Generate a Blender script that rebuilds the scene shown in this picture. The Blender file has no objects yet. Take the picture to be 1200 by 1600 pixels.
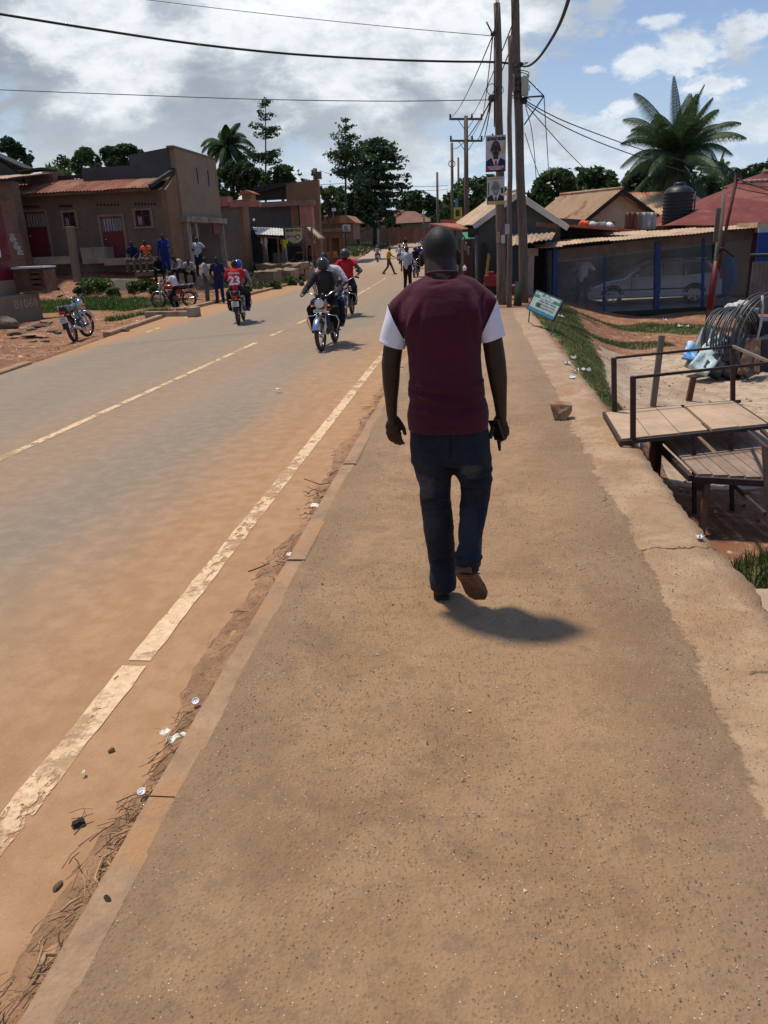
import bpy, bmesh, math, random
import numpy as np
from mathutils import Vector, Matrix, noise as mnoise
R = math.radians
scene = bpy.context.scene
COL = scene.collection
rnd = random.Random(7)
nr = np.random.default_rng(11)

# ---------------------------------------------------------------- camera
CH = 1.72; FPX = 1200.0
def cam_basis():
    d = np.array([140/FPX, 430/FPX, -1.0]); d /= np.linalg.norm(d)
    t = math.tan(R(2.4)); b = (-t*d[0]+d[1])/(-d[2])
    u = np.array([-t, 1.0, b]); u /= np.linalg.norm(u)
    return np.stack([np.cross(d, u), d, u])
CM = cam_basis()
def ray(px, py): return CM @ np.array([(px-600)/FPX, (800-py)/FPX, -1.0])
def G(px, py, z=0.0):                       # a pixel of the 1200x1600 photograph -> the point at height z
    v = ray(px, py); k = (z-CH)/v[2]; return Vector((v[0]*k, v[1]*k, z))
def D(px, py, Y):                           # ... -> the point at distance Y
    v = ray(px, py); k = Y/v[1]; return Vector((v[0]*k, Y, CH+v[2]*k))
cam_d = bpy.data.cameras.new('camera'); cam = bpy.data.objects.new('camera', cam_d); COL.objects.link(cam)
cam_d.sensor_fit = 'VERTICAL'; cam_d.sensor_height = 36; cam_d.sensor_width = 27; cam_d.lens = 27.0
cam_d.clip_start = 0.05; cam_d.clip_end = 6000
mw = Matrix([list(CM[0])+[0], list(CM[1])+[0], list(CM[2])+[CH], [0, 0, 0, 1]])
cam.matrix_world = mw
scene.camera = cam
scene.view_settings.view_transform = 'Standard'; scene.view_settings.look = 'None'
scene.view_settings.exposure = 0.10; scene.view_settings.gamma = 1.0
scene.render.film_transparent = False

# ---------------------------------------------------------------- sun and sky
SUN_EL, SUN_AZ = R(72), R(-60)              # azimuth from +Y towards +X (negative: to the left)
sd = Vector((math.sin(SUN_AZ)*math.cos(SUN_EL), math.cos(SUN_AZ)*math.cos(SUN_EL), math.sin(SUN_EL)))
sl = bpy.data.lights.new('sun', 'SUN'); sl.energy = 3.55; sl.angle = R(4.5); sl.color = (1.0, 0.925, 0.79)
so = bpy.data.objects.new('sun', sl); COL.objects.link(so)
so.rotation_euler = sd.to_track_quat('Z', 'Y').to_euler(); so.location = (-20, 20, 40)

class NT:                                   # small helper to write node trees
    def __init__(s, tree): s.t = tree; s.t.nodes.clear()
    def n(s, typ, ins=None, **kw):
        nd = s.t.nodes.new(typ)
        for k, v in kw.items(): setattr(nd, k, v)
        for k, v in (ins or {}).items():
            if isinstance(v, bpy.types.NodeSocket): s.t.links.new(v, nd.inputs[k])
            else:
                if isinstance(v, (tuple, list)) and len(v) == 3 and nd.inputs[k].type == 'RGBA': v = tuple(v)+(1,)
                nd.inputs[k].default_value = v
        return nd
    def math(s, op, a, b=0.0, c=0.0, clamp=False):
        return s.n('ShaderNodeMath', {0: a, 1: b, 2: c}, operation=op, use_clamp=clamp).outputs[0]
    def vmath(s, op, a, b=(0, 0, 0)):
        return s.n('ShaderNodeVectorMath', {0: a, 1: b}, operation=op).outputs[0]
    def noise(s, vec, scale, detail=4, rough=.55, dist=0.0, out='Fac'):
        return s.n('ShaderNodeTexNoise', {'Vector': vec, 'Scale': scale, 'Detail': detail, 'Roughness': rough, 'Distortion': dist}).outputs[out]
    def ramp(s, f, a, b, lo=0.0, hi=1.0):
        return s.n('ShaderNodeMapRange', {0: f, 1: a, 2: b, 3: lo, 4: hi}, interpolation_type='SMOOTHSTEP').outputs[0]
    def mix(s, f, a, b, mode='MIX'):
        m = s.n('ShaderNodeMix', data_type='RGBA', blend_type=mode)
        for i, v in ((0, f), (6, a), (7, b)):
            if isinstance(v, bpy.types.NodeSocket): s.t.links.new(v, m.inputs[i])
            else: m.inputs[i].default_value = v if i == 0 else tuple(v)[:3]+(1,)
        return m.outputs[2]
    def link(s, a, b): s.t.links.new(a, b)

world = bpy.data.worlds.new('World'); scene.world = world; world.use_nodes = True
w = NT(world.node_tree)
sky = w.n('ShaderNodeTexSky', sky_type='NISHITA', sun_disc=False, sun_elevation=SUN_EL, sun_rotation=SUN_AZ, air_density=1.0, dust_density=1.2, ozone_density=1.2)
geo = w.n('ShaderNodeTexCoord').outputs['Generated']
sx = w.n('ShaderNodeSeparateXYZ', {0: geo}); X, Yc, Z = sx.outputs
zc = w.math('MAXIMUM', Z, 0.03)
pl = w.n('ShaderNodeCombineXYZ', {0: w.math('DIVIDE', X, w.math('ADD', zc, .12)), 1: w.math('DIVIDE', Yc, w.math('ADD', zc, .12)), 2: 0.0}).outputs[0]
def blob(px, py, rx, ry):                   # soft region of the sky round a direction; rx, ry in radians
    v = ray(px, py); v = v/np.linalg.norm(v); az = math.atan2(v[0], v[1]); el = math.asin(v[2])
    A = w.math('ARCTAN2', X, Yc); E_ = w.math('ARCSINE', Z)
    a = w.math('DIVIDE', w.math('SUBTRACT', A, az), rx); e = w.math('DIVIDE', w.math('SUBTRACT', E_, el), ry)
    d2 = w.math('ADD', w.math('MULTIPLY', a, a), w.math('MULTIPLY', e, e))
    return w.math('SUBTRACT', 1.0, w.math('SQRT', d2))     # 1 at centre, 0 at the rim
cv = w.n('ShaderNodeVectorMath', {0: geo, 1: (1.0, 1.0, 2.0)}, operation='MULTIPLY').outputs[0]
wp_ = w.n('ShaderNodeTexNoise', {'Vector': cv, 'Scale': 3.0, 'Detail': 4.0}); cvw = w.n('ShaderNodeVectorMath', {0: wp_.outputs['Color'], 1: (.10, .10, .10), 2: cv}, operation='MULTIPLY_ADD').outputs[0]
n1 = w.noise(cvw, 5.5, 12, .62, .0); n2 = w.noise(cvw, 20.0, 10, .66); n3 = w.noise(cv, 2.2, 5, .5); n5 = w.noise(cvw, 9.0, 10, .6)
def ctr(n_): return w.math('SUBTRACT', n_, .5)
def cloud(bl, a1, a2, lo, hi):               # soft region broken up by coarse and fine noise
    s = w.math('ADD', bl, w.math('MULTIPLY', ctr(n1), a1)); s = w.math('ADD', s, w.math('MULTIPLY', ctr(n2), a2)); return w.ramp(s, lo, hi)
def mx(*a):
    r = a[0]
    for b in a[1:]: r = w.math('MAXIMUM', r, b)
    return r
big = cloud(mx(blob(300, 40, .50, .20), blob(100, -120, .62, .30), blob(690, 30, .15, .15), blob(560, 60, .3, .18)), 2.6, .9, -.02, .34)
small = cloud(mx(blob(1072, 84, .055, .028), blob(1000, 96, .045, .022), blob(1112, 132, .04, .014), blob(1168, 42, .04, .018), blob(978, 168, .03, .012), blob(925, 110, .022, .009), blob(1036, 32, .03, .010)), .4, 2.2, .12, .62)
low = cloud(mx(blob(905, 236, .12, .048), blob(1190, 195, .08, .030), blob(640, 262, .14, .045), blob(1000, 270, .22, .020), blob(500, 262, .10, .035), blob(740, 300, .6, .022), blob(845, 215, .05, .045)), 1.8, 1.8, .02, .62)
lk = blob(200, 230, .75, .22)
veil = w.math('MULTIPLY', w.ramp(w.math('ADD', lk, w.math('MULTIPLY', ctr(n3), 1.2)), .1, .8), .62)
haze_ = w.math('MULTIPLY', w.ramp(Z, .22, .0), .55)
dark = w.ramp(w.math('ADD', mx(blob(360, 130, .70, .12), blob(120, 70, .32, .16), blob(620, 152, .28, .06), blob(230, 20, .18, .10)), w.math('MULTIPLY', ctr(n5), 1.7)), .08, .75)
bright = w.ramp(w.math('ADD', mx(blob(560, 55, .30, .12), blob(720, 85, .17, .13), blob(165, 70, .17, .10), blob(430, 5, .25, .08)), w.math('MULTIPLY', ctr(n5), 2.6)), .12, .80)
dark = w.math('MULTIPLY', dark, w.math('SUBTRACT', 1.0, w.math('MULTIPLY', bright, .70)))
c_big = w.mix(bright, w.mix(w.ramp(n5, .35, .65), (4.8, 5.35, 6.1), (7.4, 7.8, 8.2)), w.mix(w.ramp(n2, .3, .6), (7.6, 8.1, 8.7), (10.8, 11.1, 11.3)))
c_big = w.mix(w.math('MULTIPLY', dark, .8), c_big, w.mix(w.ramp(n1, .3, .7), (2.2, 2.7, 3.3), (4.2, 4.8, 5.5)))
blue = w.mix(w.ramp(Z, .02, .42), (4.4, 6.2, 8.6), (1.7, 3.0, 6.3))
colr = w.mix(.75, sky.outputs[0], blue)
colr = w.mix(veil, colr, (4.7, 6.0, 7.2))
colr = w.mix(haze_, colr, (6.4, 7.4, 8.4))
colr = w.mix(w.math('MULTIPLY', low, .70), colr, w.mix(w.ramp(n2, .35, .65), (6.2, 7.0, 7.8), (8.6, 9.0, 9.4)))
colr = w.mix(w.math('MULTIPLY', small, .78), colr, w.mix(w.ramp(n2, .35, .65), (7.0, 7.6, 8.4), (9.6, 9.8, 10.0)))
colr = w.mix(w.math('MULTIPLY', big, .97), colr, c_big)
behind = w.math('MULTIPLY', w.ramp(w.math('SUBTRACT', 0.0, Yc), -.1, .5), .5)
colr = w.mix(behind, colr, (1.6, 2.1, 3.0))
bg = w.n('ShaderNodeBackground', {0: colr, 1: 0.094})
w.link(bg.outputs[0], w.n('ShaderNodeOutputWorld').inputs[0])

# ---------------------------------------------------------------- materials
MATS = {}
def principled(nt, **kw):
    b = nt.n('ShaderNodeBsdfPrincipled', kw); return b
def out(nt, sh): nt.link(sh, nt.n('ShaderNodeOutputMaterial').inputs[0])
def newmat(name):
    m = bpy.data.materials.new(name); m.use_nodes = True; return m, NT(m.node_tree)
def mat(name, col, rough=.8, var=.25, scale=6.0, bump=.15, bscale=70.0, col2=None, cover=.55, metal=0.0, spec=.35, stretch=(1, 1, 1), coat=0.0):
    """paint, cloth, wood, plaster...: a base colour broken by two noises, a second colour in patches, fine bump"""
    if name in MATS: return MATS[name]
    m, t = newmat(name)
    tc = t.n('ShaderNodeTexCoord').outputs['Object']
    v = t.vmath('MULTIPLY', tc, stretch)
    a = t.noise(v, scale, 6, .6); b = t.noise(v, scale*6, 4, .6)
    f = t.math('ADD', t.math('MULTIPLY', a, .7), t.math('MULTIPLY', b, .3))
    lo = tuple(c*(1-var) for c in col); hi = tuple(min(1, c*(1+var)) for c in col)
    c = t.mix(t.ramp(f, .3, .7), lo, hi)
    if col2: c = t.mix(t.ramp(t.noise(v, scale*.6, 7, .65, .3), cover, cover+.12), c, col2)
    bm_ = t.n('ShaderNodeBump', {'Strength': min(1.0, bump*2), 'Distance': .01, 'Height': t.noise(v, bscale, 4, .6)})
    p = principled(t, **{'Base Color': c, 'Roughness': t.ramp(b, 0, 1, max(0, rough-.1), min(1, rough+.1)), 'Metallic': metal, 'Specular IOR Level': spec, 'Normal': bm_.outputs[0], 'Coat Weight': coat})
    out(t, p.outputs[0]); MATS[name] = m; return m

# ---------------------------------------------------------------- mesh helpers
class MB:
    def __init__(s): s.v = []; s.f = []; s.mi = []; s.cur = 0; s.sm = []
        # faces as index tuples; mi = material slot per face; sm = smooth flag
    def add(s, vs, fs, smooth=False):
        o = len(s.v); s.v.extend([tuple(p) for p in vs])
        for f in fs: s.f.append(tuple(i+o for i in f)); s.mi.append(s.cur); s.sm.append(smooth)
        return s
    def box(s, c, d, rot=None, taper=1.0):
        x, y, z = d[0]/2, d[1]/2, d[2]/2
        vs = [Vector((i*x*(taper if k > 0 else 1), j*y*(taper if k > 0 else 1), k*z)) for i in (-1, 1) for j in (-1, 1) for k in (-1, 1)]
        if rot is not None:
            if not isinstance(rot, Matrix): rot = Matrix.Rotation(rot, 3, 'Z')
            vs = [rot @ p for p in vs]
        c = Vector(c)
        return s.add([p+c for p in vs], [(0, 1, 3, 2), (4, 6, 7, 5), (0, 4, 5, 1), (2, 3, 7, 6), (0, 2, 6, 4), (1, 5, 7, 3)])
    def beam(s, a, b, wd, ht, up=(0, 0, 1)):           # rectangular bar between two points
        a, b = Vector(a), Vector(b); d = (b-a); L = d.length; d.normalize(); up = Vector(up)
        if abs(d.dot(up)) > .99: up = Vector((0, 1, 0))
        r = d.cross(up).normalized(); u = r.cross(d)
        m = Matrix((r, d, u)).transposed()
        return s.box((a+b)/2, (wd, L, ht), m)
    def ring(s, c, r, n, x, y, rx=1.0, ry=1.0): return [c + x*(math.cos(2*math.pi*i/n)*r*rx) + y*(math.sin(2*math.pi*i/n)*r*ry) for i in range(n)]
    def tube(s, path, rad, n=8, closed=False, caps=True, smooth=True):
        path = [Vector(p) for p in path]; m = len(path)
        if not hasattr(rad, '__len__'): rad = [rad]*m
        px = None; vs = []
        for i, p in enumerate(path):
            if closed: t = path[(i+1) % m]-path[i-1]
            else: t = path[min(i+1, m-1)]-path[max(i-1, 0)]
            if t.length < 1e-9: t = Vector((0, 0, 1))
            t.normalize()
            if px is None:
                a = Vector((0, 0, 1)) if abs(t.z) < .9 else Vector((1, 0, 0)); px = t.cross(a).normalized()
            else:
                px = (px - t*px.dot(t))
                px = px.normalized() if px.length > 1e-6 else t.orthogonal().normalized()
            py = t.cross(px)
            vs += s.ring(p, rad[i], n, px, py)
        fs = []
        for i in range(m if closed else m-1):
            j = (i+1) % m
            for k in range(n): fs.append((i*n+k, i*n+(k+1) % n, j*n+(k+1) % n, j*n+k))
        s.add(vs, fs, smooth)
        if caps and not closed:
            o = len(s.v)-len(vs)
            for base, rev in ((0, True), ((m-1)*n, False)):
                f = tuple(o+base+k for k in range(n)); s.f.append(f[::-1] if rev else f); s.mi.append(s.cur); s.sm.append(False)
        return s
    def cyl(s, a, b, r0, r1=None, n=12, smooth=True): return s.tube([a, b], [r0, r0 if r1 is None else r1], n, smooth=smooth)
    def lathe(s, prof, c=(0, 0, 0), n=16, axis=None, smooth=True):   # prof: (radius, height) pairs
        c = Vector(c); q = (Vector(axis).normalized().to_track_quat('Z', 'Y').to_matrix() if axis is not None else Matrix.Identity(3))
        vs = []
        for r, h in prof:
            for k in range(n):
                a = 2*math.pi*k/n; vs.append(c + q @ Vector((r*math.cos(a), r*math.sin(a), h)))
        fs = []
        for i in range(len(prof)-1):
            for k in range(n): fs.append((i*n+k, i*n+(k+1) % n, (i+1)*n+(k+1) % n, (i+1)*n+k))
        s.add(vs, fs, smooth); return s
    def ball(s, c, r, rot=None, n=12, m=8, smooth=True):
        if not hasattr(r, '__len__'): r = (r, r, r)
        if rot is not None and not isinstance(rot, Matrix): rot = Vector(rot).normalized().to_track_quat('Z', 'Y').to_matrix()
        c = Vector(c); vs = []
        for i in range(m+1):
            th = math.pi*i/m
            for k in range(n):
                a = 2*math.pi*k/n; p = Vector((r[0]*math.sin(th)*math.cos(a), r[1]*math.sin(th)*math.sin(a), r[2]*math.cos(th)))
                vs.append(c + (rot @ p if rot is not None else p))
        fs = [(i*n+k, (i+1)*n+k, (i+1)*n+(k+1) % n, i*n+(k+1) % n) for i in range(m) for k in range(n)]
        return s.add(vs, fs, smooth)
    def prism(s, poly, axis='Y', a=0.0, b=1.0):        # polygon extruded along an axis; poly coords are the other two axes in order
        def P3(p, h):
            return {'Y': (p[0], h, p[1]), 'X': (h, p[0], p[1]), 'Z': (p[0], p[1], h)}[axis]
        n = len(poly); vs = [P3(p, a) for p in poly]+[P3(p, b) for p in poly]
        fs = [tuple(range(n))[::-1], tuple(range(n, 2*n))]+[(i, (i+1) % n, n+(i+1) % n, n+i) for i in range(n)]
        return s.add(vs, fs)
    def xf(s, m, start=0):
        for i in range(start, len(s.v)): s.v[i] = tuple(m @ Vector(s.v[i]))
        return s
    def build(s, name, mats, parent=None, loc=None, fixn=True, bevel=0.0):
        me = bpy.data.meshes.new(name)
        vs = s.v
        if loc is not None:
            loc = Vector(loc); vs = [(p[0]-loc.x, p[1]-loc.y, p[2]-loc.z) for p in s.v]
        me.from_pydata(vs, [], s.f)
        for m_ in (mats if isinstance(mats, (list, tuple)) else [mats]): me.materials.append(m_)
        me.polygons.foreach_set('material_index', s.mi); me.polygons.foreach_set('use_smooth', s.sm)
        if fixn:
            bm = bmesh.new(); bm.from_mesh(me); bmesh.ops.recalc_face_normals(bm, faces=bm.faces); bm.to_mesh(me); bm.free()
        me.update()
        o = bpy.data.objects.new(name, me); COL.objects.link(o)
        if loc is not None: o.location = loc
        if parent is not None: o.parent = parent
        if bevel:
            bv = o.modifiers.new('bevel', 'BEVEL'); bv.width = bevel; bv.segments = 2; bv.limit_method = 'ANGLE'; bv.angle_limit = R(40)
        return o
def tag(o, label=None, cat=None, group=None, kind=None):
    if label: o['label'] = label
    if cat: o['category'] = cat
    if group: o['group'] = group
    if kind: o['kind'] = kind
    return o
def thing(name, label, cat, loc=(0, 0, 0), rz=0.0, group=None):
    o = bpy.data.objects.new(name, None); COL.objects.link(o); o.empty_display_size = .2
    o.location = loc; o.rotation_euler = (0, 0, rz); return tag(o, label, cat, group)
def copy_tree(o, parent=None):
    c = o.copy(); COL.objects.link(c)
    if parent is not None: c.parent = parent
    for ch in list(o.children): copy_tree(ch, c)
    return c
def np_mesh(name, V, F, mats, smooth=False, parent=None, mi=None):
    me = bpy.data.meshes.new(name); V = np.asarray(V, dtype=np.float32); F = np.asarray(F, dtype=np.int32)
    me.vertices.add(len(V)); me.vertices.foreach_set('co', V.ravel())
    k = F.shape[1]; me.loops.add(F.size); me.loops.foreach_set('vertex_index', F.ravel())
    me.polygons.add(len(F)); me.polygons.foreach_set('loop_start', np.arange(0, F.size, k, dtype=np.int32))
    me.polygons.foreach_set('use_smooth', np.full(len(F), smooth))
    for m_ in (mats if isinstance(mats, (list, tuple)) else [mats]): me.materials.append(m_)
    if mi is not None: me.polygons.foreach_set('material_index', mi)
    me.update(calc_edges=True); me.validate()
    o = bpy.data.objects.new(name, me); COL.objects.link(o)
    if parent is not None: o.parent = parent
    return o
def text_mesh(name, txt, size, m, parent=None, mw=None, ext=.002, bold=.0, width=None):
    c = bpy.data.curves.new(name, 'FONT'); c.body = txt; c.size = size; c.align_x = 'CENTER'; c.align_y = 'CENTER'; c.extrude = ext; c.offset = bold; c.resolution_u = 2
    o = bpy.data.objects.new(name, c); COL.objects.link(o)
    me = bpy.data.meshes.new_from_object(o); bpy.data.objects.remove(o)
    if width:
        xs = [v.co.x for v in me.vertices]; k = width/max(1e-6, max(xs)-min(xs))
        for v in me.vertices: v.co.x *= k
    if mw is not None: me.transform(mw)
    me.materials.clear(); me.materials.append(m)
    o = bpy.data.objects.new(name, me); COL.objects.link(o)
    if parent is not None: o.parent = parent
    return o
def sstep(x, a, b):
    t = np.clip((np.asarray(x, float)-a)/(b-a), 0, 1); return t*t*(3-2*t)
# ---------------------------------------------------------------- lie of the land
def cl(y): return np.interp(y, [0, 30, 45, 60, 86, 110, 140, 165, 190, 400], [-4.57, -4.57, -5.0, -6.2, -8.8, -10.0, -8.0, 2.0, 20., 180.])
def zr(y): return np.interp(y, [-5, 0, 20, 45, 86, 110, 140, 170, 400, 900], [-.08, -.08, -.24, -.33, -.38, .45, .95, 1.3, 3., 8.])
def Lx(y): return np.interp(y, [0, 11.8, 14.7, 19.3, 26, 33, 44, 60, 86, 110, 140, 165, 190, 400], [-7.8, -7.95, -8.3, -9.0, -9.75, -9.6, -9.7, -10.6, -13.0, -14.2, -12.4, -3.5, 14., 175.])
def Rx(y): return np.interp(y, [0, 45, 60, 86, 110, 140, 165, 190, 400], [-1.06, -1.2, -2.4, -5.0, -6.2, -4.2, 5.8, 24., 186.])
def gz(x, y):
    x = np.asarray(x, float); y = np.asarray(y, float)
    n = .03*np.sin(x*2.1+y*.7)+.025*np.sin(y*1.7-x*.9)+.015*np.sin(x*5.3+1.3)*np.sin(y*4.7)
    far = np.clip((y-45)/100, 0, 1)
    # right-hand side
    br = np.interp(y, [-5, 17, 24.5, 40, 60, 90, 150, 200, 500, 900], [-.65, -.7, -.86, -.75, -.35, 0.0, 1.3, 2.0, 4., 8.])
    w0 = np.interp(y, [6.8, 8.2, 12, 20, 26], [.05, .8, 1.1, 2.6, 3.4])
    edge = np.interp(y, [0, 19, 24, 30, 60, 900], [1.36, 1.36, 1.6, 2.2, .0, .0]); edge = np.where(y > 45, Rx(y)+1.2+(edge*0), edge)
    top = np.interp(y, [0, 18.5, 22, 45, 60], [-.03, -.03, -.05, -.2, -.25]); top = np.where(y > 60, zr(y)+.05, top)
    zright = top+(br-top)*sstep(x, edge, edge+w0)+n*sstep(x, edge+.1, edge+.7)
    # left-hand side
    bl = np.interp(y, [-5, 10, 20, 30, 32.5, 35.5, 45, 60, 86, 110, 150, 200, 500, 900], [-.3, -.35, -.5, -.45, 0.0, .85, .9, .7, .5, .9, 1.4, 2.0, 4., 8.])
    mid = np.interp(y, [-5, 10, 20, 30, 33, 38, 47, 60, 86, 110], [-.2, -.25, -.45, -.42, -.3, -.05, .05, -.05, .05, .7]); mid = np.where(y > 110, zr(y)+.2, mid)
    L = Lx(y); z0 = zr(y)-.02
    zl = z0+(mid-z0)*sstep(L-x, .15, 2.2); zl = zl+(bl-mid)*sstep(L-x, 2.6, 4.3)+n*1.3*sstep(L-x, .3, 1.2)
    # under the road and the footway
    road = zr(y)-.22; walk = -.28
    walkz = np.where(y < 19.2, walk, np.where(y < 45, top-.0, top))
    z = np.where(x < L-.12, zl, np.where(x < Rx(y)-.05, road, np.where(x < edge-.02, walkz, zright)))
    z = z-np.where((y > 19.2) & (x > Rx(y)-.05) & (x < edge), .0, 0)
    rise = np.maximum(0, np.abs(x+6)-60)*.02*np.clip((y-60)/100, 0, 1)
    return z+rise
def gh(x, y): return float(gz(x, y))

def steps(segs):
    o = [segs[0][0]]
    for a, b, d in segs: o += list(np.arange(a+d, b+d*.5, d))
    return np.array(o)
xs = steps([(-900, -100, 60), (-100, -40, 6), (-40, -16, 1), (-16, -7.6, .16), (-7.6, -1.2, .8), (-1.2, 1.2, .3), (1.2, 1.5, .04), (1.5, 7, .14), (7, 16, .6), (16, 40, 2), (40, 100, 6), (100, 900, 60)])
ys = steps([(-6, 0, 1), (0, 3, .3), (3, 34, .16), (34, 60, .5), (60, 120, 1.5), (120, 220, 4), (220, 1200, 70)])
XX, YY = np.meshgrid(xs, ys); ZZ = gz(XX, YY)
nx, ny = len(xs), len(ys)
V = np.stack([XX, YY, ZZ], -1).reshape(-1, 3)
idx = np.arange(nx*ny).reshape(ny, nx)
F = np.stack([idx[:-1, :-1], idx[:-1, 1:], idx[1:, 1:], idx[1:, :-1]], -1).reshape(-1, 4)

def ell(x, y, cx, cy, rx, ry, soft=.35):
    d = np.sqrt(((x-cx)/rx)**2+((y-cy)/ry)**2); return np.clip((1-d)/soft, 0, 1)
def grass_zone(x, y):
    x = np.asarray(x, float); y = np.asarray(y, float); g = np.zeros_like(x+y)
    nz = .25*np.sin(x*1.9+y*1.3)+.2*np.sin(y*2.7-x*2.2)
    g = np.maximum(g, np.clip((.85-np.abs(x-1.36-np.interp(y, [8, 11, 14, 20], [.2, .30, .5, .6]))/np.interp(y, [7.8, 9, 12, 15, 20], [.2, .42, .50, .75, 1.2]))*2, 0, 1)*((y > 7.9) & (y < 23) & (x > 1.36)))
    g = np.maximum(g, np.clip((1.3-np.abs(y-(23.3-(x-2)*.55+nz)))*1.2, 0, 1)*(x > 1.5)*(x < 9))          # strip before the shed
    g = np.maximum(g, ell(x, y, 3.4, 17.6, 1.2, .7)*.7)
    g = np.maximum(g, ell(x, y, 2.3, 4.9, .7, .9)); g = np.maximum(g, ell(x, y, 1.75, 4.5, .25, .9)*.9)
    g = np.maximum(g, ell(x, y, -15.5, 30.8, 4.6, 1.5)); g = np.maximum(g, ell(x, y, -11.4, 26.0, 1.5, .8)*.95)
    g = np.maximum(g, ell(x, y, -19.5, 30.5, 3.0, 1.5)*.6)
    g = np.maximum(g, ell(x, y, -11.6, 41.5, 1.6, 6.0)*.95)
    g = np.maximum(g, ell(x, y, -10.6, 56, 1.0, 9.0)*.3)
    g = np.maximum(g, np.clip((y-92)/10, 0, 1)*(np.abs(x-cl(y)) > 3.9)*.9); g = np.maximum(g, (y > 72)*(x < Lx(y)-1.2)*.8)
    g = np.maximum(g, (y > 45)*(x > Rx(y)+4.5)*.5); g = np.maximum(g, (x < -24)*.7); g = np.maximum(g, (x > 12)*.7)
    return g
def conc_zone(x, y):
    c = ((x > np.interp(y, [7, 10.7, 13, 16], [2.0, 1.85, 2.1, 2.5])) & (y > 7.6) & (y < 16.6-.12*(x-2))).astype(float)
    return c
m, t = newmat('earth')
geo_ = t.n('ShaderNodeNewGeometry'); P = geo_.outputs['Position']
ga = t.n('ShaderNodeAttribute', attribute_name='grass').outputs['Fac']; ca = t.n('ShaderNodeAttribute', attribute_name='slab').outputs['Fac']
n1 = t.noise(P, .6, 8, .62, .4); n2 = t.noise(P, 5, 8, .65); n3 = t.noise(P, 40, 5, .6)
red = t.mix(t.ramp(n1, .35, .65), (.235, .105, .055), (.33, .165, .09))
red = t.mix(t.ramp(n2, .52, .66), red, (.42, .25, .16)); red = t.mix(t.ramp(n2, .47, .35), red, (.15, .075, .042))
vo = t.n('ShaderNodeTexVoronoi', {'Vector': P, 'Scale': 9.0, 'Randomness': 1.0}, feature='F1')
peb = t.math('MULTIPLY', t.ramp(vo.outputs['Distance'], .22, .16), t.ramp(t.noise(P, 3, 3), .5, .6))
red = t.mix(t.math('MULTIPLY', peb, .8), red, (.45, .34, .26))
grs = t.mix(t.ramp(t.noise(P, 9, 5), .4, .65), (.05, .075, .018), (.13, .15, .045)); grs = t.mix(t.ramp(n1, .5, .7), grs, (.17, .12, .06))
con = t.mix(t.ramp(n2, .35, .65), (.36, .25, .165), (.5, .38, .27)); con = t.mix(t.ramp(n1, .5, .62), con, (.3, .19, .12))
gm = t.ramp(t.math('ADD', ga, t.math('MULTIPLY', t.math('SUBTRACT', n2, .5), .9)), .38, .6)
cm_ = t.ramp(t.math('ADD', ca, t.math('MULTIPLY', t.math('SUBTRACT', n2, .5), .7)), .45, .55)
c = t.mix(cm_, red, con); c = t.mix(gm, c, grs)
h = t.math('ADD', t.math('MULTIPLY', n2, .8), t.math('ADD', t.math('MULTIPLY', n3, .25), t.math('MULTIPLY', peb, .25)))
h = t.math('MULTIPLY', h, t.math('SUBTRACT', 1.0, t.math('MULTIPLY', cm_, .6)))
bp = t.n('ShaderNodeBump', {'Strength': .9, 'Distance': .06, 'Height': h})
out(t, principled(t, **{'Base Color': c, 'Roughness': .95, 'Specular IOR Level': .15, 'Normal': bp.outputs[0]}).outputs[0])
EARTH = m
ground = np_mesh('ground', V, F, EARTH, smooth=True); tag(ground, kind='structure')
for nm, fn in (('grass', grass_zone), ('slab', conc_zone)):
    a = ground.data.attributes.new(nm, 'FLOAT', 'POINT'); a.data.foreach_set('value', np.asarray(fn(V[:, 0], V[:, 1]), dtype=np.float32))

# ---------------------------------------------------------------- road
def strip(name, m, y0, y1, fl, fr, dz, nxs=2, dy=None, kind='structure', zfun=None):
    yy = []; y = y0
    while y < y1: yy.append(y); y += (dy or (.5 if y < 40 else 1.5))
    yy.append(y1); vs = []; uv = []
    for y in yy:
        a, b = float(fl(y)), float(fr(y))
        for i in range(nxs):
            x = a+(b-a)*i/(nxs-1); vs.append((x, y, float((zfun or zr)(y))+dz))
    fs = [(j*nxs+i, j*nxs+i+1, (j+1)*nxs+i+1, (j+1)*nxs+i) for j in range(len(yy)-1) for i in range(nxs-1)]
    o = np_mesh(name, vs, fs, m, smooth=True)
    at = o.data.attributes.new('across', 'FLOAT', 'POINT'); at.data.foreach_set('value', np.array([p[0]-float(cl(p[1])) for p in vs], dtype=np.float32))
    if kind: tag(o, kind=kind)
    return o
m, t = newmat('asphalt_road')
P = t.n('ShaderNodeNewGeometry').outputs['Position']; ac = t.n('ShaderNodeAttribute', attribute_name='across').outputs['Fac']
sep = t.n('ShaderNodeSeparateXYZ', {0: P})
Ps = t.vmath('MULTIPLY', P, (1, .16, 1)); n1 = t.noise(Ps, .9, 7, .6, .3); n2 = t.noise(P, 7, 7, .65); n3 = t.noise(P, 110, 4, .7); n4 = t.noise(t.vmath('MULTIPLY', P, (1, .08, 1)), 5, 5, .6)
asp = t.mix(t.ramp(n1, .3, .7), (.235, .186, .134), (.262, .206, .148)); asp = t.mix(t.ramp(n2, .4, .75), asp, (.30, .235, .175))
dust = t.mix(t.ramp(n2, .3, .7), (.365, .20, .10), (.44, .255, .14)); dust = t.mix(t.math('MULTIPLY', t.ramp(n4, .5, .75), .5), dust, (.34, .185, .095))
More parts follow.
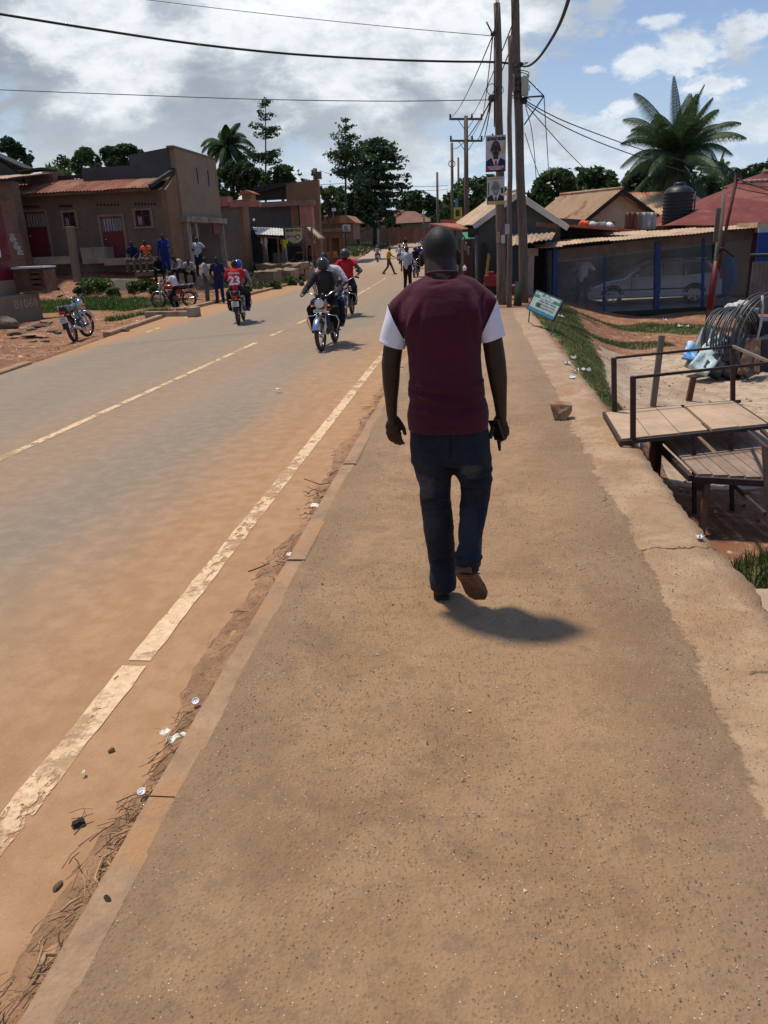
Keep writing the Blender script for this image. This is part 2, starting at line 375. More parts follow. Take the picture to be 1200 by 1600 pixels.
# dust lies at both edges and, faintly, between wheel tracks
jit = t.math('MULTIPLY', t.math('SUBTRACT', n1, .5), 1.7); jit2 = t.math('MULTIPLY', t.math('SUBTRACT', n2, .5), .5)
u = t.math('ADD', ac, t.math('ADD', jit, jit2))
farl = t.ramp(sep.outputs[1], 9, 22)
er = t.math('MULTIPLY', t.ramp(u, 1.2, 3.0), t.math('SUBTRACT', 1.0, t.math('MULTIPLY', farl, .45)))
el = t.ramp(t.math('ADD', ac, t.math('MULTIPLY', jit, .35)), -2.9, -4.1)
band = t.math('MULTIPLY', t.ramp(t.math('ABSOLUTE', t.math('ADD', t.math('SUBTRACT', ac, .3), t.math('MULTIPLY', jit, .3))), 1.5, .1), .38)
fd = t.math('MAXIMUM', t.math('MAXIMUM', er, el), band)
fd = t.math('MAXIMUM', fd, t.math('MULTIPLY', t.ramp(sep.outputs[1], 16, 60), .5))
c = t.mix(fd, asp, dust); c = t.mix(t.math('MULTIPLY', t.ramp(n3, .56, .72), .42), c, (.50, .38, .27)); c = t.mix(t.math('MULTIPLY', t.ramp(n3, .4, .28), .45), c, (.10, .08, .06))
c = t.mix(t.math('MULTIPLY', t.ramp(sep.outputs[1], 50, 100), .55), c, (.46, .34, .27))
cr = t.n('ShaderNodeTexVoronoi', {'Vector': t.vmath('ADD', P, t.n('ShaderNodeTexNoise', {'Vector': P, 'Scale': 1.5}).outputs['Color']), 'Scale': .55}, feature='DISTANCE_TO_EDGE')
h = t.math('ADD', t.math('MULTIPLY', n3, .5), t.math('MULTIPLY', n2, .5))
bp = t.n('ShaderNodeBump', {'Strength': .8, 'Distance': .009, 'Height': h})
out(t, principled(t, **{'Base Color': c, 'Roughness': t.ramp(fd, 0, 1, .82, .95), 'Specular IOR Level': .15, 'Normal': bp.outputs[0]}).outputs[0])
ROAD = m
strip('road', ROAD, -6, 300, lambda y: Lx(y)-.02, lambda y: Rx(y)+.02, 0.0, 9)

m, t = newmat('worn_road_paint')
P = t.n('ShaderNodeNewGeometry').outputs['Position']
wn = t.noise(t.vmath('MULTIPLY', P, (1, .5, 1)), 26, 8, .75, .3); w2 = t.noise(P, 1.1, 4)
keep = t.ramp(t.math('ADD', wn, t.math('MULTIPLY', t.math('SUBTRACT', w2, .5), .5)), .385, .45, 1.0, .0)
keep = t.math('MULTIPLY', t.math('SUBTRACT', 1.0, keep), t.ramp(t.noise(P, 3.2, 6, .7), .40, .50, .35, 1.0))
c = t.mix(t.ramp(t.noise(P, 20, 6, .7), .35, .7), (.62, .40, .22), (.74, .53, .32))
p = principled(t, **{'Base Color': c, 'Roughness': .75}); tr = t.n('ShaderNodeBsdfTransparent')
ms = t.n('ShaderNodeMixShader', {0: keep}); t.link(tr.outputs[0], ms.inputs[1]); t.link(p.outputs[0], ms.inputs[2]); out(t, ms.outputs[0])
PAINT = m
def marking(y0, y1, off, wd=.12, f=None, s=0):
    f = f or (lambda y: cl(y)+off)
    def e(sgn): return lambda y: f(y)+sgn*wd/2+.003*math.sin(y*9+sgn*2+s)+.003*math.sin(y*23+s)
    return strip('road_marking', PAINT, y0, y1, e(-1), e(1), .004, 2, dy=.1)
YL = lambda y: Rx(y)-.50
marking(-2, 2.98, 0, .118, YL); marking(3.03, 24, 0, .112, YL, 2); marking(24, 60, 0, .11, YL, 3)
marking(-2, 16.1, 0, .10, None, 1)                       # centre line: solid, then dashes
for a, b in ((17.4, 18.7), (20.2, 21.6), (23.2, 24.7), (26.5, 28.4), (30.5, 46)): marking(a, b, 0, .10, None, a)
for a in (19.0, 23.0): marking(a, a+1.2, 0, .10, lambda y: Lx(y)+.75, a)
# ---------------------------------------------------------------- footway
m, t = newmat('worn_footway')
P = t.n('ShaderNodeNewGeometry').outputs['Position']; sp = t.n('ShaderNodeSeparateXYZ', {0: P})
x_, y_ = sp.outputs[0], sp.outputs[1]
n0 = t.noise(P, .55, 5, .55, .2); n1 = t.noise(P, 2.3, 8, .62, .5); n2 = t.noise(P, 13, 7, .68, .2); n3 = t.noise(P, 85, 5, .7); n4 = t.noise(P, 260, 3, .7)
c = t.mix(t.ramp(n1, .3, .7), (.260, .147, .074), (.368, .222, .118))
c = t.mix(t.math('MULTIPLY', t.ramp(n0, .42, .66), .7), c, (.39, .232, .118))
c = t.mix(t.math('MULTIPLY', t.ramp(n2, .5, .36), .4), c, (.17, .115, .075))
c = t.mix(t.math('MULTIPLY', t.ramp(n2, .58, .74), .5), c, (.44, .30, .175))
edge_d = t.math('MULTIPLY', t.ramp(t.math('ADD', x_, t.math('MULTIPLY', t.math('SUBTRACT', n1, .5), .6)), .45, .85), .38)
c = t.mix(edge_d, c, (.185, .128, .082))
edge_l = t.math('MULTIPLY', t.ramp(t.math('ADD', x_, t.math('MULTIPLY', t.math('SUBTRACT', n1, .5), .9)), -.55, -.9), .38)
c = t.mix(edge_l, c, (.24, .155, .09))
c = t.mix(t.math('MULTIPLY', t.ramp(n3, .60, .72), .55), c, (.46, .33, .22))
c = t.mix(t.math('MULTIPLY', t.ramp(n3, .42, .30), .6), c, (.10, .068, .045))
wp = t.n('ShaderNodeVectorMath', {0: P, 1: t.n('ShaderNodeTexNoise', {'Vector': P, 'Scale': 30.0}).outputs['Color']}, operation='MULTIPLY_ADD'); wp.inputs[1].default_value = (1, 1, 1)
vs1 = t.n('ShaderNodeTexVoronoi', {'Vector': P, 'Scale': 78.0}, feature='F1'); vs2 = t.n('ShaderNodeTexVoronoi', {'Vector': P, 'Scale': 150.0}, feature='F1')
sc1 = t.n('ShaderNodeSeparateColor', {0: vs1.outputs['Color']}); sc2 = t.n('ShaderNodeSeparateColor', {0: vs2.outputs['Color']})
chip = t.math('MULTIPLY', t.ramp(vs1.outputs['Distance'], .30, .20), t.ramp(sc1.outputs[0], .55, .62))
chip = t.math('MULTIPLY', chip, t.ramp(n2, .42, .58))
c = t.mix(t.math('MULTIPLY', chip, .55), c, t.mix(sc1.outputs[1], (.16, .13, .10), (.50, .37, .25)))
white_speck = t.math('MULTIPLY', t.ramp(vs2.outputs['Distance'], .28, .14), t.ramp(sc2.outputs[0], .965, .97))  # sparse pale specks in the surface itself
c = t.mix(white_speck, c, (.85, .76, .6))
dk = t.math('MULTIPLY', t.ramp(vs2.outputs['Distance'], .3, .2), t.ramp(sc2.outputs[1], .93, .94)); c = t.mix(t.math('MULTIPLY', dk, .7), c, (.07, .05, .04))
# poured concrete margin with a crumbling edge
wob = t.math('ADD', t.math('MULTIPLY', t.math('SUBTRACT', t.noise(P, 1.6, 7, .62), .5), .26), t.math('MULTIPLY', t.math('SUBTRACT', n2, .5), .13))
cm_ = t.ramp(t.math('ADD', x_, wob), .90, .935)
cc = t.mix(t.ramp(n1, .34, .68), (.345, .210, .115), (.48, .315, .185)); cc = t.mix(t.math('MULTIPLY', t.ramp(t.noise(t.vmath('ADD', P, (7, 3, 0)), 1.6, 8, .65, .4), .5, .64), .75), cc, (.36, .19, .10))
cc = t.mix(t.math('MULTIPLY', t.ramp(n2, .5, .34), .45), cc, (.22, .15, .10)); cc = t.mix(t.math('MULTIPLY', t.ramp(n3, .6, .75), .4), cc, (.66, .5, .36))
ck = t.math('ABSOLUTE', t.math('ADD', t.math('SUBTRACT', y_, 4.17), t.math('ADD', t.math('MULTIPLY', t.math('SUBTRACT', n1, .5), .35), t.math('MULTIPLY', t.math('SUBTRACT', n2, .5), .09))))
cc = t.mix(t.ramp(ck, .011, .004), cc, (.05, .032, .02)); cc = t.mix(t.math('MULTIPLY', t.ramp(x_, 1.25, 1.36), .45), cc, (.20, .12, .07))
c = t.mix(cm_, c, cc)
crk = t.n('ShaderNodeTexVoronoi', {'Vector': t.n('ShaderNodeVectorMath', {0: t.n('ShaderNodeTexNoise', {'Vector': P, 'Scale': 3.0, 'Detail': 6.0}).outputs['Color'], 1: (.35, .35, 0), 2: P}, operation='MULTIPLY_ADD').outputs[0], 'Scale': .8}, feature='DISTANCE_TO_EDGE')
crm = t.math('MULTIPLY', t.ramp(crk.outputs['Distance'], .007, .0015), t.ramp(t.noise(P, 1.1, 4), .60, .66))
c = t.mix(t.math('MULTIPLY', crm, .75), c, (.08, .05, .03))
# dust thickens with distance
c = t.mix(t.math('MULTIPLY', t.ramp(y_, 5, 16), .25), c, (.36, .27, .20))
c = t.mix(t.math('MULTIPLY', t.ramp(y_, 17.5, 21), .9), c, (.30, .18, .11))
h = t.math('ADD', t.math('MULTIPLY', n3, .55), t.math('MULTIPLY', n2, .9)); h = t.math('ADD', h, t.math('MULTIPLY', n4, .2)); h = t.math('ADD', h, t.math('MULTIPLY', chip, .45)); h = t.math('ADD', h, t.math('MULTIPLY', t.math('SUBTRACT', .5, vs1.outputs['Distance']), .40))
h = t.math('ADD', h, t.math('MULTIPLY', cm_, .9))
bp = t.n('ShaderNodeBump', {'Strength': .9, 'Distance': .011, 'Height': h})
out(t, principled(t, **{'Base Color': c, 'Roughness': .86, 'Specular IOR Level': .3, 'Normal': bp.outputs[0]}).outputs[0])
WALK = m
def walk_edge(y): return 1.36+.012*math.sin(y*2.3)+.007*math.sin(y*7.1+1)+.006*math.sin(y*17)+.006*math.sin(y*41)+(.03 if 3.6 < y < 4.15 else 0)
yy = steps([(-2, 8, .05), (8, 20, .12)]); uu = np.linspace(0, 1, 48)
vs = []
for y in yy:
    r_ = walk_edge(y)
    for u_ in uu:
        x = -.985+(r_+.985)*u_; z = .0035*math.sin(x*3+y*2.2)+.003*math.sin(x*7.7-y*3.1)+.006*float(mnoise.noise(Vector((x*1.2, y*1.2, 0))))
        if u_ < .03: z += .003+.003*math.sin(y*7)
        if x > .93: z += .012*min(1, (x-.93)/.1)
        if u_ > .97: z -= .012
        vs.append((x, y, z))
    vs += [(r_+.012, y, -.05), (r_+.02+.02*math.sin(y*5), y, -.8)]
k = len(uu)+2; fs = [(j*k+i, j*k+i+1, (j+1)*k+i+1, (j+1)*k+i) for j in range(len(yy)-1) for i in range(k-1)]
tag(np_mesh('footway', vs, fs, WALK, smooth=True), kind='structure')
tag(strip('footway_shoulder', EARTH, 19.9, 62, lambda y: Rx(y)+.10, lambda y: Rx(y)+.10+np.interp(y, [19, 30, 60], [2.4, 3.2, 2.6]), .0, 8, kind=None, zfun=lambda y: np.interp(y, [19.9, 24, 45, 62], [.0, -.04, -.18, -.22])), kind='structure')
KERB = mat('kerb_concrete', (.35, .215, .125), .92, .28, 3, .6, 60, (.41, .215, .10), .50)
def kerb(name, fx, z_top, z_bot, w, y0, y1, L=1.0):
    mb = MB(); y = y0
    while y < y1-.05:
        b = min(y+L-.008, y1); n = 6; ring = []
        j = rnd.uniform(-.008, .008); dzj = rnd.uniform(-.006, .006)
        for i in range(n+1):
            q = y+(b-y)*i/n; x = float(fx(q))+j; zt = float(z_top(q))+dzj; zb = float(z_bot(q)); e = .006*math.sin(q*31+x)
            ring.append([(x-w/2, q, zb), (x-w/2+.004, q, zt-.018), (x-w/2+.02+e, q, zt), (x+w/2-.02, q, zt), (x+w/2-.004, q, zt-.015), (x+w/2, q, zb)])
        vv = [p for r_ in ring for p in r_]; ff = [(a*6+c_, a*6+c_+1, (a+1)*6+c_+1, (a+1)*6+c_) for a in range(n) for c_ in range(5)]
        ff += [tuple(range(6)), tuple(n*6+q for q in range(6))[::-1]]
        mb.add(vv, ff); y = y+L
    o = mb.build(name, KERB); tag(o, kind='structure'); return o
kerb('kerb', lambda y: -1.015, lambda y: .004, lambda y: -.4, .135, -2, 20)
kerb('kerb', lambda y: Rx(y)+.045, lambda y: np.interp(y, [20, 24, 45, 62], [.006, -.03, -.17, -.2]), lambda y: -.6, .135, 20.02, 62, 1.2)
kerb('kerb', lambda y: Lx(y)-.09, lambda y: zr(y)+.05, lambda y: -.7, .18, 9, 13.6)
kerb('kerb', lambda y: Lx(y)-.10, lambda y: zr(y)+.10, lambda y: -.7, .20, 18.4, 23.3)
kerb('kerb', lambda y: Lx(y)-.10, lambda y: zr(y)+.11, lambda y: -.7, .22, 25.6, 72)
kerb('kerb', lambda y: Lx(y)-.10, lambda y: zr(y)+.10, lambda y: -.9, .22, 73, 140, 3)

# ---------------------------------------------------------------- silt, straw and litter in the gutter
m, t = newmat('gutter_silt')
P = t.n('ShaderNodeNewGeometry').outputs['Position']; n1 = t.noise(P, 6, 7, .65); n2 = t.noise(P, 60, 6, .7)
c = t.mix(t.ramp(n1, .35, .65), (.26, .14, .07), (.40, .215, .11)); c = t.mix(t.math('MULTIPLY', t.ramp(n2, .5, .35), .55), c, (.07, .045, .03)); c = t.mix(t.math('MULTIPLY', t.ramp(n2, .62, .75), .5), c, (.5, .34, .2))
bp = t.n('ShaderNodeBump', {'Strength': 1.0, 'Distance': .02, 'Height': t.math('ADD', n1, t.math('MULTIPLY', n2, .5))})
out(t, principled(t, **{'Base Color': c, 'Roughness': .95, 'Normal': bp.outputs[0]}).outputs[0]); SILT = m
vs = []; ys_ = np.arange(-.5, 19, .03); K = 16
for y in ys_:
    wd = .17+.04*math.sin(y*1.9+1)+.03*math.sin(y*4.7)+.03*float(mnoise.noise(Vector((y*6, 0, 0))))+.02*float(mnoise.noise(Vector((y*19, 5, 0)))); amp = .020+.008*math.sin(y*3.1)
    for i in range(K):
        u_ = i/(K-1); x = -1.078-wd*u_; hgt = amp*(1-u_)**.8+.010*float(mnoise.noise(Vector((x*22, y*14, 3))))*(1-u_)*3
        z = float(zr(y))+max(-.004, hgt*(1 if u_ < .99 else 0)) if u_ < .97 else float(zr(y))-.004
        vs.append((x, y, min(z, .0)))
fs = [(j*K+i, (j+1)*K+i, (j+1)*K+i+1, j*K+i+1) for j in range(len(ys_)-1) for i in range(K-1)]
tag(np_mesh('gutter_silt', vs, fs, SILT, smooth=True), 'brown silt washed up against the kerb of the footway', 'silt', kind='stuff')
STRAW = mat('dry_straw', (.42, .27, .14), .85, .35, 3, .1); STRAWD = mat('dark_twig', (.12, .07, .04), .9, .3, 3, .1)
mb = MB()
for i in range(620):
    y = rnd.uniform(0.4, 16) if rnd.random() < .45 else rnd.choice([.9, 1.35, 1.75, 2.05, 2.5, 4.3, 5.4])+rnd.gauss(0, .12)
    x = -1.09-abs(rnd.gauss(0, .075)); L = rnd.uniform(.02, .09)*(1.2 if y < 6 else 2.0); a = rnd.gauss(1.2, .7) if rnd.random() < .6 else rnd.uniform(0, 3.14)
    z = float(zr(y))+rnd.uniform(.012, .045); d = Vector((math.cos(a), math.sin(a), rnd.uniform(-.15, .15)))*L/2
    p0 = Vector((x, y, z)); mid = p0+Vector((rnd.uniform(-.1, .1)*L, rnd.uniform(-.1, .1)*L, rnd.uniform(0, .15)*L)); r_ = rnd.uniform(.0008, .0024)*(1 if y < 5 else 1.7)
    mb.cur = 0 if rnd.random() < .6 else 1
    mb.tube([p0-d, mid, p0+d], [r_, r_, r_*.5], 5, caps=False)
tag(mb.build('dry_straw', [STRAW, STRAWD], fixn=False), 'dry straw and twigs caught along the kerb of the footway', 'straw', kind='stuff')
for k_, pts in enumerate(([(388, 893), (400, 889), (421, 880)], [(475, 748), (500, 757), (517, 754)], [(95, 1424), (110, 1410), (127, 1401)], [(47, 1528), (58, 1508), (67, 1478)], [(178, 1306), (192, 1300), (206, 1295)], [(160, 1388), (148, 1372), (160, 1340), (188, 1324)], [(232, 1192), (248, 1176), (266, 1160)], [(72, 1492), (110, 1494)])):
    mb = MB(); mb.tube([G(*p, float(zr(2))+.035) for p in pts], [.004, .0045, .003, .002][:len(pts)], 6)
    tag(mb.build('twig', STRAWD if k_ in (0, 1, 7) else STRAW), ['crooked dark twig lying on the dusty road edge beyond the litter', 'forked dark twig against the kerb left of the walking man', 'thin bent stalk near the bottom left of the gutter', 'upright leaning straw stalk at the bottom left corner', 'short pale stalk resting between kerb and black lump', 'long curved stalk curling along the kerb near the black chip', 'thin brown stick below the torn white wrapper', 'stubby dark stick pointing at the kerb, lowest in the photo'][k_], 'twig')
WHITEP = mat('white_plastic', (.72, .72, .76), .45, .08, 20, .05)
for k_, (px, py, tl) in enumerate(((306, 1096, .5), (222, 1238, .15))):
    mb = MB(); p = G(px, py, float(zr(2))+.035); r_ = .0155
    mb.lathe([(r_*.2, .002), (r_*.8, .001), (r_*.86, .006), (r_, .007), (r_*1.02, .003), (r_*.95, -.004), (r_*.3, -.004)], (0, 0, 0), 24)
    mb.xf(Matrix.Translation(p) @ Matrix.Rotation(tl, 4, 'X'))
    tag(mb.build('bottle_cap', WHITEP, loc=p), ['tilted white cap in the gutter by the kerb joint, farther of two', 'white round bottle cap lying flat in the gutter, nearer of two'][k_], 'cap')
def rock(name, p, r, m, label, cat='stone', seed=0, squash=(1, 1, .7), sub=3, rough=.35, group=None, dr=(.55, .9), nc=9):
    bm = bmesh.new(); bmesh.ops.create_icosphere(bm, subdivisions=sub, radius=1.0)
    q = random.Random(seed); cuts = [(Vector((q.gauss(0, 1), q.gauss(0, 1), q.gauss(0, 1))).normalized(), q.uniform(*dr)) for _ in range(nc)]
    for v in bm.verts:
        c_ = v.co.copy()
        for n_, d_ in cuts:
            e = c_.dot(n_)-d_
            if e > 0: c_ -= n_*e*.92
        c_ *= 1+rough*.25*mnoise.noise(c_*2.3+Vector((seed, 0, 0)))+.03*mnoise.noise(c_*9)
        v.co = Vector((c_.x*squash[0], c_.y*squash[1], c_.z*squash[2]))*r
    zmin = min(v.co.z for v in bm.verts)
    for v in bm.verts: v.co.z -= zmin+.06*r
    me = bpy.data.meshes.new(name); bm.to_mesh(me); bm.free(); me.materials.append(m)
    o = bpy.data.objects.new(name, me); COL.objects.link(o); o.location = p; o.rotation_euler = (0, 0, q.uniform(0, 6))
    return tag(o, label, cat, group)
CHAR = mat('charcoal_lump', (.03, .028, .022), .9, .5, 40, .6, 90)
rock('charcoal_lump', G(124, 1291, -.098), .022, CHAR, 'small black crumbly lump on the dusty road edge', 'lump', 3, (1, .9, .6), 3, 1.2)
rock('dark_chip', G(168, 1405, .003), .013, CHAR, 'flat dark chip lying on top of the kerb', 'chip', 5, (1.5, .6, .3))
rock('dirt_clod', G(90, 1388, -.096), .018, STRAWD, 'brown crumpled leaf scrap on the road left of the kerb', 'scrap', 8, (.6, 1.3, .5))
rock('dirt_clod', G(174, 1174, -.097), .014, SILT, 'little brown clod on the road beside the worn white line', 'clod', 9)
PAPER = mat('torn_paper', (.74, .68, .58), .8, .15, 30, .1)
def scrap(name, px, py, z, s, label, seed, m=PAPER, cat='litter'):
    q = random.Random(seed); n = 5; vs = []; p = G(px, py, z)
    for j in range(n):
        for i in range(n):
            vs.append(((i/(n-1)-.5)*s*q.uniform(.8, 1.2), (j/(n-1)-.5)*s*.6*q.uniform(.8, 1.2), abs(q.gauss(0, .14))*s))
    mb = MB(); mb.add(vs, [(j*n+i, j*n+i+1, (j+1)*n+i+1, (j+1)*n+i) for j in range(n-1) for i in range(n-1)])
    o = mb.build(name, m, fixn=False); o.location = p; o.rotation_euler = (0, 0, q.uniform(0, 3)); sdm = o.modifiers.new('thick', 'SOLIDIFY'); sdm.thickness = .0015*max(1, s/.05)
    return tag(o, label, cat)
scrap('torn_wrapper', 258, 1144, -.05, .045, 'torn white wrapper piece lying farther from the kerb', 1)
scrap('torn_wrapper', 272, 1154, -.04, .05, 'crumpled white wrapper in the middle of the gutter litter', 2)
scrap('torn_wrapper', 288, 1148, -.03, .035, 'small folded white wrapper touching the kerb', 4)
scrap('paper_scrap', 131, 1206, -.078, .018, 'tiny pale paper scrap on the dusty road edge', 5)
scrap('leaf_scrap', 494, 791, -.05, .08, 'pale greenish scrap against the kerb left of the man', 6)
scrap('paper_scrap', 453, 866, -.05, .05, 'whitish scrap in the gutter silt below the forked twig', 7)
scrap('paper_scrap', 434, 608, -.11, .08, 'small white paper scrap lying alone on the grey road', 12)
# loose grit on the footway: far more than one could count
q_ = np.random.default_rng(5); n = 17000
gx = q_.uniform(-.93, 1.30, n); gy = .7+q_.gamma(1.6, 2.3, n); rr = q_.uniform(.0010, .0034, n)*(1+.10*gy); rr[:260] *= 1.9
base = np.array([(1, 0, 0), (-.5, .87, 0), (-.5, -.87, 0), (.1, 0, .75)]); fcs = np.array([(0, 1, 3), (1, 2, 3), (2, 0, 3)])
ang = q_.uniform(0, 6.28, n); sh = q_.uniform(.6, 1.4, (n, 3))
B = base[None]*rr[:, None, None]*sh[:, None, :]; ca_, sa_ = np.cos(ang), np.sin(ang)
Bx = B[..., 0]*ca_[:, None]-B[..., 1]*sa_[:, None]; By = B[..., 0]*sa_[:, None]+B[..., 1]*ca_[:, None]
V = np.stack([Bx+gx[:, None], By+gy[:, None], B[..., 2]+.002+(gx[:, None] > .95)*.010], -1).reshape(-1, 3)
F = (fcs[None]+np.arange(n)[:, None, None]*4).reshape(-1, 3)
GR = [mat('grit_tan', (.42, .29, .19), .9, .3, 5, .1), mat('grit_dark', (.14, .10, .07), .9, .3, 5, .1), mat('grit_pale', (.62, .5, .38), .8, .2, 5, .1)]
tag(np_mesh('grit', V, F, GR, mi=np.repeat(q_.choice([0, 0, 1, 1, 2], n), 3)), 'loose grit scattered over the footway', 'grit', kind='stuff')
STONE = mat('red_brown_rock', (.30, .175, .10), .92, .35, 9, .6, 50, (.42, .30, .2), .55)
hp_ = [(-.105, -.05, .165), (.115, -.045, .140), (.10, .09, .145), (-.085, .09, .170), (-.045, -.075, .0), (.06, -.08, .0), (.085, .05, .0), (-.04, .06, .0), (.125, -.01, .085), (-.075, -.06, .07), (-.01, -.09, .06)]
bm = bmesh.new(); [bm.verts.new(p) for p in hp_]; bmesh.ops.convex_hull(bm, input=bm.verts[:]); bmesh.ops.bevel(bm, geom=bm.edges[:], offset=.006, segments=1, affect='EDGES')
bmesh.ops.triangulate(bm, faces=bm.faces[:]); bmesh.ops.subdivide_edges(bm, edges=bm.edges[:], cuts=4, use_grid_fill=True)
for v in bm.verts: v.co += v.co.normalized()*(.010*mnoise.noise(v.co*18)+.005*mnoise.noise(v.co*50)); v.co.z = max(-.003, v.co.z)
me = bpy.data.meshes.new('rock'); bm.to_mesh(me); bm.free(); me.materials.append(STONE); rk = bpy.data.objects.new('rock', me); COL.objects.link(rk); rk.location = G(874, 654, .004)
tag(rk, 'angular flat topped brown rock lying on the right margin of the footway', 'rock')
# ---------------------------------------------------------------- organic surfaces: overlapping solids fused into one continuous skin
def solid(mb, pr):
    k = pr[0]
    if k == 'cap':
        _, a, b, ra, rb = pr[:5]; a, b = Vector(a), Vector(b)
        mb.cyl(a, b, ra, rb, 16); mb.ball(a, ra, None, 16, 10); mb.ball(b, rb, None, 16, 10)
    elif k == 'chain':
        pts, rs = pr[1], pr[2]
        for i in range(len(pts)-1): solid(mb, ('cap', pts[i], pts[i+1], rs[i], rs[i+1]))
    elif k == 'ell': mb.ball(pr[1], pr[2], pr[3] if len(pr) > 3 else None, 20, 14)
    elif k == 'secs':                         # horizontal sections (x, y, z, rx, ry[, power])
        n = 32; vs = []
        S = pr[1]
        for s_ in S:
            x, y, z, rx, ry = s_[:5]; e = s_[5] if len(s_) > 5 else 2.3
            for i in range(n):
                a = 2*math.pi*i/n; ca, sa = math.cos(a), math.sin(a)
                vs.append((x+rx*math.copysign(abs(ca)**(2/e), ca), y+ry*math.copysign(abs(sa)**(2/e), sa), z))
        m_ = len(S); fs = [(i*n+k2, i*n+(k2+1) % n, (i+1)*n+(k2+1) % n, (i+1)*n+k2) for i in range(m_-1) for k2 in range(n)]
        fs += [tuple(range(n))[::-1], tuple((m_-1)*n+i for i in range(n))]
        mb.add(vs, fs, True)
def organic(name, prims, mats, parent=None, voxel=.006, smooth=6, cut=None, disp=None, mat_fn=None, loc=None, sf=.5):
    mb = MB()
    for pr in prims: solid(mb, pr)
    o = mb.build('tmp', mats if not isinstance(mats, (list, tuple)) else mats[0])
    rm = o.modifiers.new('r', 'REMESH'); rm.mode = 'VOXEL'; rm.voxel_size = voxel; rm.use_smooth_shade = True
    if smooth: sm_ = o.modifiers.new('s', 'SMOOTH'); sm_.factor = sf; sm_.iterations = smooth
    dg = bpy.context.evaluated_depsgraph_get(); me = bpy.data.meshes.new_from_object(o.evaluated_get(dg), depsgraph=dg)
    old = o.data; bpy.data.objects.remove(o); bpy.data.meshes.remove(old)
    bm = bmesh.new(); bm.from_mesh(me)
    if disp:
        bm.normal_update(); mv = [(v, disp(v.co, v.normal)) for v in bm.verts]
        for v, d_ in mv: v.co += d_
    for c_, n_ in (cut or []):                # keep the side the normal points away from
        bmesh.ops.bisect_plane(bm, geom=bm.verts[:]+bm.edges[:]+bm.faces[:], plane_co=c_, plane_no=n_, clear_outer=True)
    if loc is not None:
        L_ = Vector(loc)
        for v in bm.verts: v.co -= L_
    bm.to_mesh(me); bm.free()
    me.materials.clear()
    for m_ in (mats if isinstance(mats, (list, tuple)) else [mats]): me.materials.append(m_)
    me.polygons.foreach_set('use_smooth', np.ones(len(me.polygons), bool))
    if mat_fn:
        off = Vector(loc) if loc is not None else Vector()
        for p in me.polygons: p.material_index = mat_fn(p.center+off, p.normal)
    me.name = name; o = bpy.data.objects.new(name, me); COL.objects.link(o)
    if parent is not None: o.parent = parent
    return o
def skin_mat(name, col, rough=.45): return mat(name, col, rough, .15, 9, .12, 160, None, spec=.28)
SKIN = skin_mat('dark_skin', (.036, .0185, .0115), .50)
HAIR = mat('black_cropped_hair', (.015, .0115, .0105), .58, .2, 40, .10, 260, spec=.28)

# ---------------------------------------------------------------- the walking man in the foreground
def sec(a, b, py, Y, ry, e=2.3, cy=None):
    p, q = D(a, py, Y), D(b, py, Y); return ((p.x+q.x)/2, Y if cy is None else cy, (p.z+q.z)/2, (q.x-p.x)/2, ry, e)
MO = Vector((-.13, 3.46, 0))
man = thing('person', 'man in maroon shirt with white sleeves and dark jeans walking away on the footway', 'person', MO)
man.rotation_euler = (0, 0, 0)
T_ = -MO
def fold_fn(folds, cy=3.43, back=True, nz_amp=.0, nz=(6, 6, 14)):
    def f(co, n):
        d = 0.0
        if (n.y < .35) or not back:
            for x0, z0, x1, z1, w_, a_ in folds:
                dx, dz = x1-x0, z1-z0; L2 = dx*dx+dz*dz; tt = max(0, min(1, ((co.x-x0)*dx+(co.z-z0)*dz)/L2))
                q = math.hypot(co.x-x0-tt*dx, co.z-z0-tt*dz)
                if q < 3*w_: d += a_*math.exp(-(q/w_)**2)*(math.sin(math.pi*min(1, max(0, tt*.9+.05)))**.5)
        if nz_amp: d += nz_amp*(mnoise.noise(Vector((co.x*nz[0], co.y*nz[1], co.z*nz[2])))+.5*mnoise.noise(Vector((co.x*nz[0]*2.3, co.y*nz[1]*2.3, co.z*nz[2]*2.3))))
        return n*d
    return f
